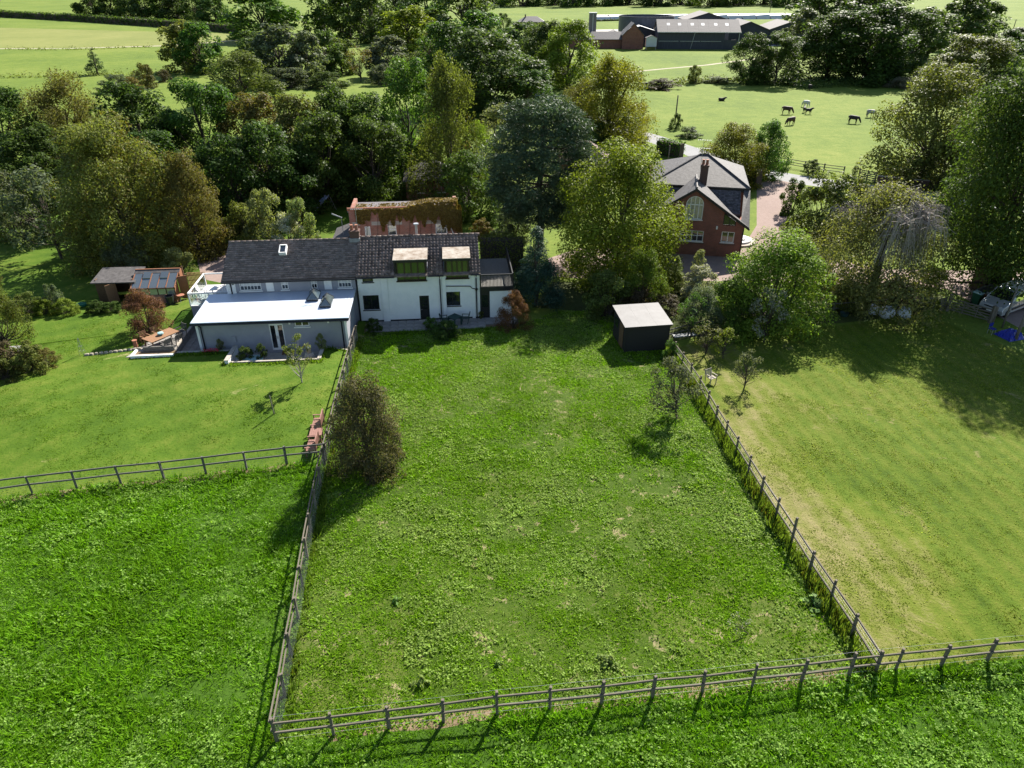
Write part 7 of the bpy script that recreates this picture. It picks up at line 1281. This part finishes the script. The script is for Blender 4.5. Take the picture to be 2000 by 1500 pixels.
for i, (px, py, top, w_, c) in enumerate(((730, 648, 622, 34, 'dark'), (842, 645, 622, 36, 'mid'), (872, 655, 628, 56, 'dark'), (512, 697, 672, 24, 'dark'), (480, 697, 678, 34, 'dark'), (940, 622, 608, 14, 'olive'), (628, 680, 652, 22, 'pale'), (645, 662, 645, 26, 'lime'), (560, 692, 678, 16, 'red'), (432, 683, 662, 16, 'pale'))):
    T('shrub%d' % (i % 4), px, py, top, w_, c, 0.1, ['low plant at the left corner of the cottage terrace', 'leafy plant beside the cottage door', 'big dark fern-like plant on the cottage terrace', 'clipped round shrub beside the french doors', 'dark shrub at the left of the sunken patio', 'small grass plant by the cottage side door', 'pale shrub on the right wall of the sunken patio', 'bright shrub at the corner of the extension', 'reddish potted flower on the sunken patio', 'tall pale weed by the extension wall'][i], 'plant', 'plant', dz=0.0)
# border plants at the left
for i, (px, py, top, w_, c, a_) in enumerate(((60, 612, 572, 60, 'olive', 0.3), (112, 606, 556, 40, 'grey', 0.2), (130, 612, 585, 50, 'lime', 0.1), (88, 614, 585, 40, 'ygreen', 0.2), (20, 725, 672, 80, 'plum', 0.3), (62, 722, 672, 70, 'olive', 0.3), (95, 712, 682, 50, 'brown', 0.4), (10, 740, 700, 60, 'olive', 0.3), (190, 610, 588, 40, 'dark', 0.1), (220, 608, 590, 40, 'dark', 0.2))):
    T('shrub%d' % (i % 4), px, py, top, w_, c, a_, ['olive border plants nearest the left bush tree', 'tall pale-flowered clump in the back border', 'bright green hosta-like clump in the back border', 'yellowish grassy clump in the back border', 'dull mixed shrub in the left island bed', 'grey-green shrub in the middle of the island bed', 'rusty low plants at the right tip of the island bed', 'olive plants at the front of the island bed', 'dark potted plants left of the brown shed door', 'dark potted plants beside the greenhouse wall'][i], 'plant', 'plant')
for lab, px, py, top, w_ in (('big pale dock plant near the front fence', 822, 1334, 1322, 36), ('trailing dock plants in the lower right of the paddock', 1185, 1298, 1286, 46), ('small dock plant in the left of the paddock', 776, 1174, 1167, 22), ('single pale dock plant right of the big one', 975, 1298, 1291, 22), ('clump of weeds near the right fence foot', 1585, 1180, 1168, 60)): T('dock', px, py, top, w_, 'dock', 0.0, lab, 'dock_plant', 'plant')
q = G(535, 808); sp = thing('staked_sapling', 'bare thin staked sapling on the left lawn', 'tree', q); bar('stake', (0, 0, 0), (-0.05, 0, 1.25), 0.05, 0.05, 'fence_dark', sp); MB().tube([(0.08, 0, 0), (0.06, 0, 0.8), (0.0, 0.02, 1.6)], [0.02, 0.015, 0.006], 5).build('stem', 'bark', sp)
fl = MB(); rr = np.random.default_rng(8)
for i in range(60): x, y = rr.uniform(-0.55, 0.55), rr.uniform(-0.12, 0.12); z = rr.uniform(0.12, 0.3); fl.add([(x - 0.05, y, z), (x, y - 0.05, z + 0.02), (x + 0.05, y, z), (x, y + 0.05, z + 0.03)], [(0, 1, 2, 3)])
q = L(-9.9, -5.65); fo = thing('flower_patch', 'patch of bright red flowers by the extension wall', 'flowers', (q.x, q.y, H(q.x, q.y)), HA); fl.build('petals', 'flower_red', fo)
x = bpy.data.objects.new('leaves', PR['shrub0'][1]); col.objects.link(x); x.parent = fo; x.scale = (1.2, 0.35, 0.2); x.color = (*COL['mid'], 0.0)
q = G(1336, 655); pk_ = thing('plank_pile', 'pale planks lying in the grass right of the field shed', 'planks', q, 0.25)
for i in range(4): MB().box(-0.9, 0.9, -0.25 + i * 0.12, -0.15 + i * 0.12, 0.02, 0.07).build('plank', 'sheet_white', pk_)
chair('pale chair standing just beyond the right paddock fence', tuple(G(1388, 748)), 0.5, 'concrete')

def hedge(label, pts, w, h, c, aut, dens=55, ls=0.16, name='hedge', rnd=0.15, seed=5, solid=True):
    """clipped hedge along ground points: leafy faces around a dark twiggy core"""
    r = np.random.default_rng(seed); p0 = pts[0]; o = thing(name, label, 'hedge', (p0.x, p0.y, p0.z)); V = []; F = []; T_ = []; core = MB(); k = 0
    for a, b in zip(pts[:-1], pts[1:]):
        A_, B_ = np.array(a - p0), np.array(b - p0); d = B_ - A_; l = np.linalg.norm(d[:2]); dn = d / l; nv = np.array([-dn[1], dn[0], 0])
        core.hexa([tuple(A_ - nv * w * 0.4), tuple(B_ - nv * w * 0.4), tuple(B_ + nv * w * 0.4), tuple(A_ + nv * w * 0.4)] + [tuple(A_ - nv * w * 0.4 + [0, 0, h * 0.9]), tuple(B_ - nv * w * 0.4 + [0, 0, h * 0.9]), tuple(B_ + nv * w * 0.4 + [0, 0, h * 0.9]), tuple(A_ + nv * w * 0.4 + [0, 0, h * 0.9])])
        m = int(dens * l * (w + 2 * h)); s = r.uniform(-0.02, 1.02, m); f = r.random(m) * (w + 2 * h)
        off_ = np.where(f < h, -w / 2, np.where(f < h + w, f - h - w / 2, w / 2)); z = np.where(f < h, f, np.where(f < h + w, h, f - h - w)); bu = 0.12 * np.sin(s * l * 1.3 + seed) + 0.08 * np.sin(s * l * 3.1)
        nrm = np.where((f < h)[:, None], -nv, np.where((f < h + w)[:, None], np.array([0, 0, 1.0]), nv)); P = A_ + d * s[:, None] + nv * off_[:, None] + np.stack([0 * z, 0 * z, z * (1 + 0.1 * bu)], 1) + nrm * (r.normal(0, rnd * 0.5, m) + bu * rnd)[:, None]
        v, f_ = leaf_quads(P, nrm + r.normal(0, 0.5, (m, 3)) + [0, 0, 0.3], ls * r.uniform(0.6, 1.4, m), 0.7, r); V.append(v); F.append(f_ + k); k += len(v); T_.append(np.repeat(np.clip(0.5 + 0.5 * np.sin(s * l * 0.9 + seed) * r.random(m), 0, 1), 4))
    if solid: core.build('core', 'bark', o)
    x = link('foliage', np_mesh('foliage', np.concatenate(V), np.concatenate(F), M['leaf'], np.concatenate(T_)), o); x.color = (*COL[c], aut); return o
def gl(*p): return [G(*q) for q in p]
hedge('long dark hedge across the fields at the top left', gl((-700, 22), (0, 33), (160, 42), (320, 53), (470, 65)), 3.0, 3.4, 'dark', 0.05, 2.2, 0.9, rnd=0.6)
hedge('short far hedge right of the tree row', gl((390, 46), (480, 50)), 2.5, 2.5, 'dark', 0.0, 2.5, 0.8, rnd=0.5)
hedge('thin hedge line along the foot of the olive field', gl((15, 97), (100, 98), (170, 97), (300, 92)), 1.6, 0.5, 'olive', 0.1, 3.5, 0.45, rnd=0.8, solid=False)
hedge('ragged bank of rushes across the lower left fields', gl((0, 152), (90, 150), (180, 147), (280, 145), (420, 148)), 3.2, 0.45, 'olive', 0.2, 4, 0.45, rnd=0.9, solid=False)
hedge('tall clipped beech hedge behind the cottage balcony', [L(9.9, 10.5), L(13.8, 10.5)], 1.4, 3.3, 'olive', 0.25, 70, 0.16)
hedge('dark clipped hedge end between golden tree and lane', gl((1462, 362), (1480, 368)), 1.2, 2.4, 'dark', 0.0, 45, 0.2)
hedge('green clipped hedge beside the lane left of the brick house', gl((1285, 300), (1330, 308)), 1.5, 2.2, 'mid', 0.0, 35, 0.24)
hedge('rough hedge along the ditch of the cattle field', gl((1240, 176), (1290, 172), (1330, 163), (1390, 158), (1440, 160)), 2.6, 0.9, 'olive', 0.3, 8, 0.45, rnd=0.8, solid=False)
hedge('rounded clipped hedge behind the bins', gl((1905, 568), (1955, 566)), 2.0, 2.3, 'mid', 0.0, 60, 0.17)
hedge('low hedge behind the silver van', gl((1962, 574), (2080, 582)), 1.2, 1.1, 'lime', 0.05, 50, 0.17)
hedge('far boundary hedge on the bank behind the farm', gl((1160, 42), (1300, 38), (1420, 36)), 1.5, 0.8, 'farg', 0.1, 3, 0.7, rnd=0.4)
hedge('dark hedge along the foot of the wood at the top right', gl((1550, 172), (1640, 168), (1740, 168)), 3.0, 1.3, 'farg', 0.1, 7, 0.5, rnd=0.8, solid=False)
# far wood at the top: individual trunks above the frame, their feet in view
for i in range(12):
    x = 960 + i * 52 + (i * 37) % 15; T('shrub%d' % (i % 5), x, 9 + (i * 13) % 5, -75, 84, 'dark', 0.0, '%s tree from the left in the dark wood along the top edge' % (ORD + ['tenth', 'eleventh', 'twelfth'])[i], 'wood_tree', 'tree', group='dark wood behind the farm')
# creeper over the outbuilding
def creeper():
    r = np.random.default_rng(21); n = 16000; u = r.uniform(0.6, 9.6, n); z = r.uniform(2.6, 6.4, n)
    top = 5.85 + 0.6 * sstep(4.2, 7.4, u); low = 5.45 - 0.8 * np.abs(np.sin(u * 1.15 + 0.6)) - 0.7 * np.clip(np.sin(u * 2.7), 0, 1) ** 3 - 0.5 * sstep(7.5, 9.2, u) * 2.2 - 0.3 * np.sin(u * 5.3 + 2 * np.sin(u * 1.7)) - 0.25 * np.sin(u * 11.7)
    k = (z > low) & (z < top) & ((u > 2.2) | (z > 4.6)); u, z = u[k], z[k]; m = len(u); front = r.random(m) < 0.7
    bul = 0.10 + 0.28 * sstep(4.5, 8.0, u) * np.sin(np.clip((z - 3.6) / 2.6, 0, 1) * np.pi); y = np.where(front, -bul - r.random(m) * 0.08, r.uniform(-0.2, 1.6, m)); zz = np.where(front, z, 5.9 + 0.55 * sstep(4.2, 7.4, u) * np.sqrt(np.clip(1 - ((y - 0.4) / 1.4) ** 2, 0, 1)))
    P = np.stack([u, y, zz], 1); N = np.where(front[:, None], np.array([0, -1, 0.35]), np.array([0, -0.2, 1.0])) + r.normal(0, 0.35, (m, 3))
    m2 = 2600; a = r.uniform(0, 2 * np.pi, m2); e = r.uniform(-0.2, 1.0, m2); zc = r.uniform(1.6, 5.7, m2); P2 = np.stack([9.6 + 0.32 * np.cos(a), 0.5 + 0.75 * np.sin(a), zc], 1); N2 = np.stack([np.cos(a), np.sin(a), 0.2 + 0 * a], 1) + r.normal(0, 0.3, (m2, 3))
    P = np.concatenate([P, P2]); N = np.concatenate([N, N2]); V, F = leaf_quads(P, N, 0.17 * r.uniform(0.6, 1.3, len(P)), 0.85, r)
    o = thing('creeper', 'olive and rust-coloured creeper covering the old brick outbuilding', 'climbing plant', tuple(L(-1.62, 11.0, 0)), HA)
    x = link('foliage', np_mesh('creeper', V, F, M['leaf'], np.repeat(np.clip((P[:, 2] - 4.8) / 1.6 * 0.4 + 0.6 * r.random(len(P)), 0, 1), 4)), o); x.color = (0.15, 0.105, 0.028, 0.45)
    s = MB()
    for i in range(9): x0 = 1.2 + i * 0.95; s.tube([(x0, -0.03, 0.0), (x0 + 0.1, -0.03, 2.0), (x0 + 0.35, -0.04, 5.2)], [0.035, 0.025, 0.012], 5)
    s.build('stems', 'bark', o)
creeper()
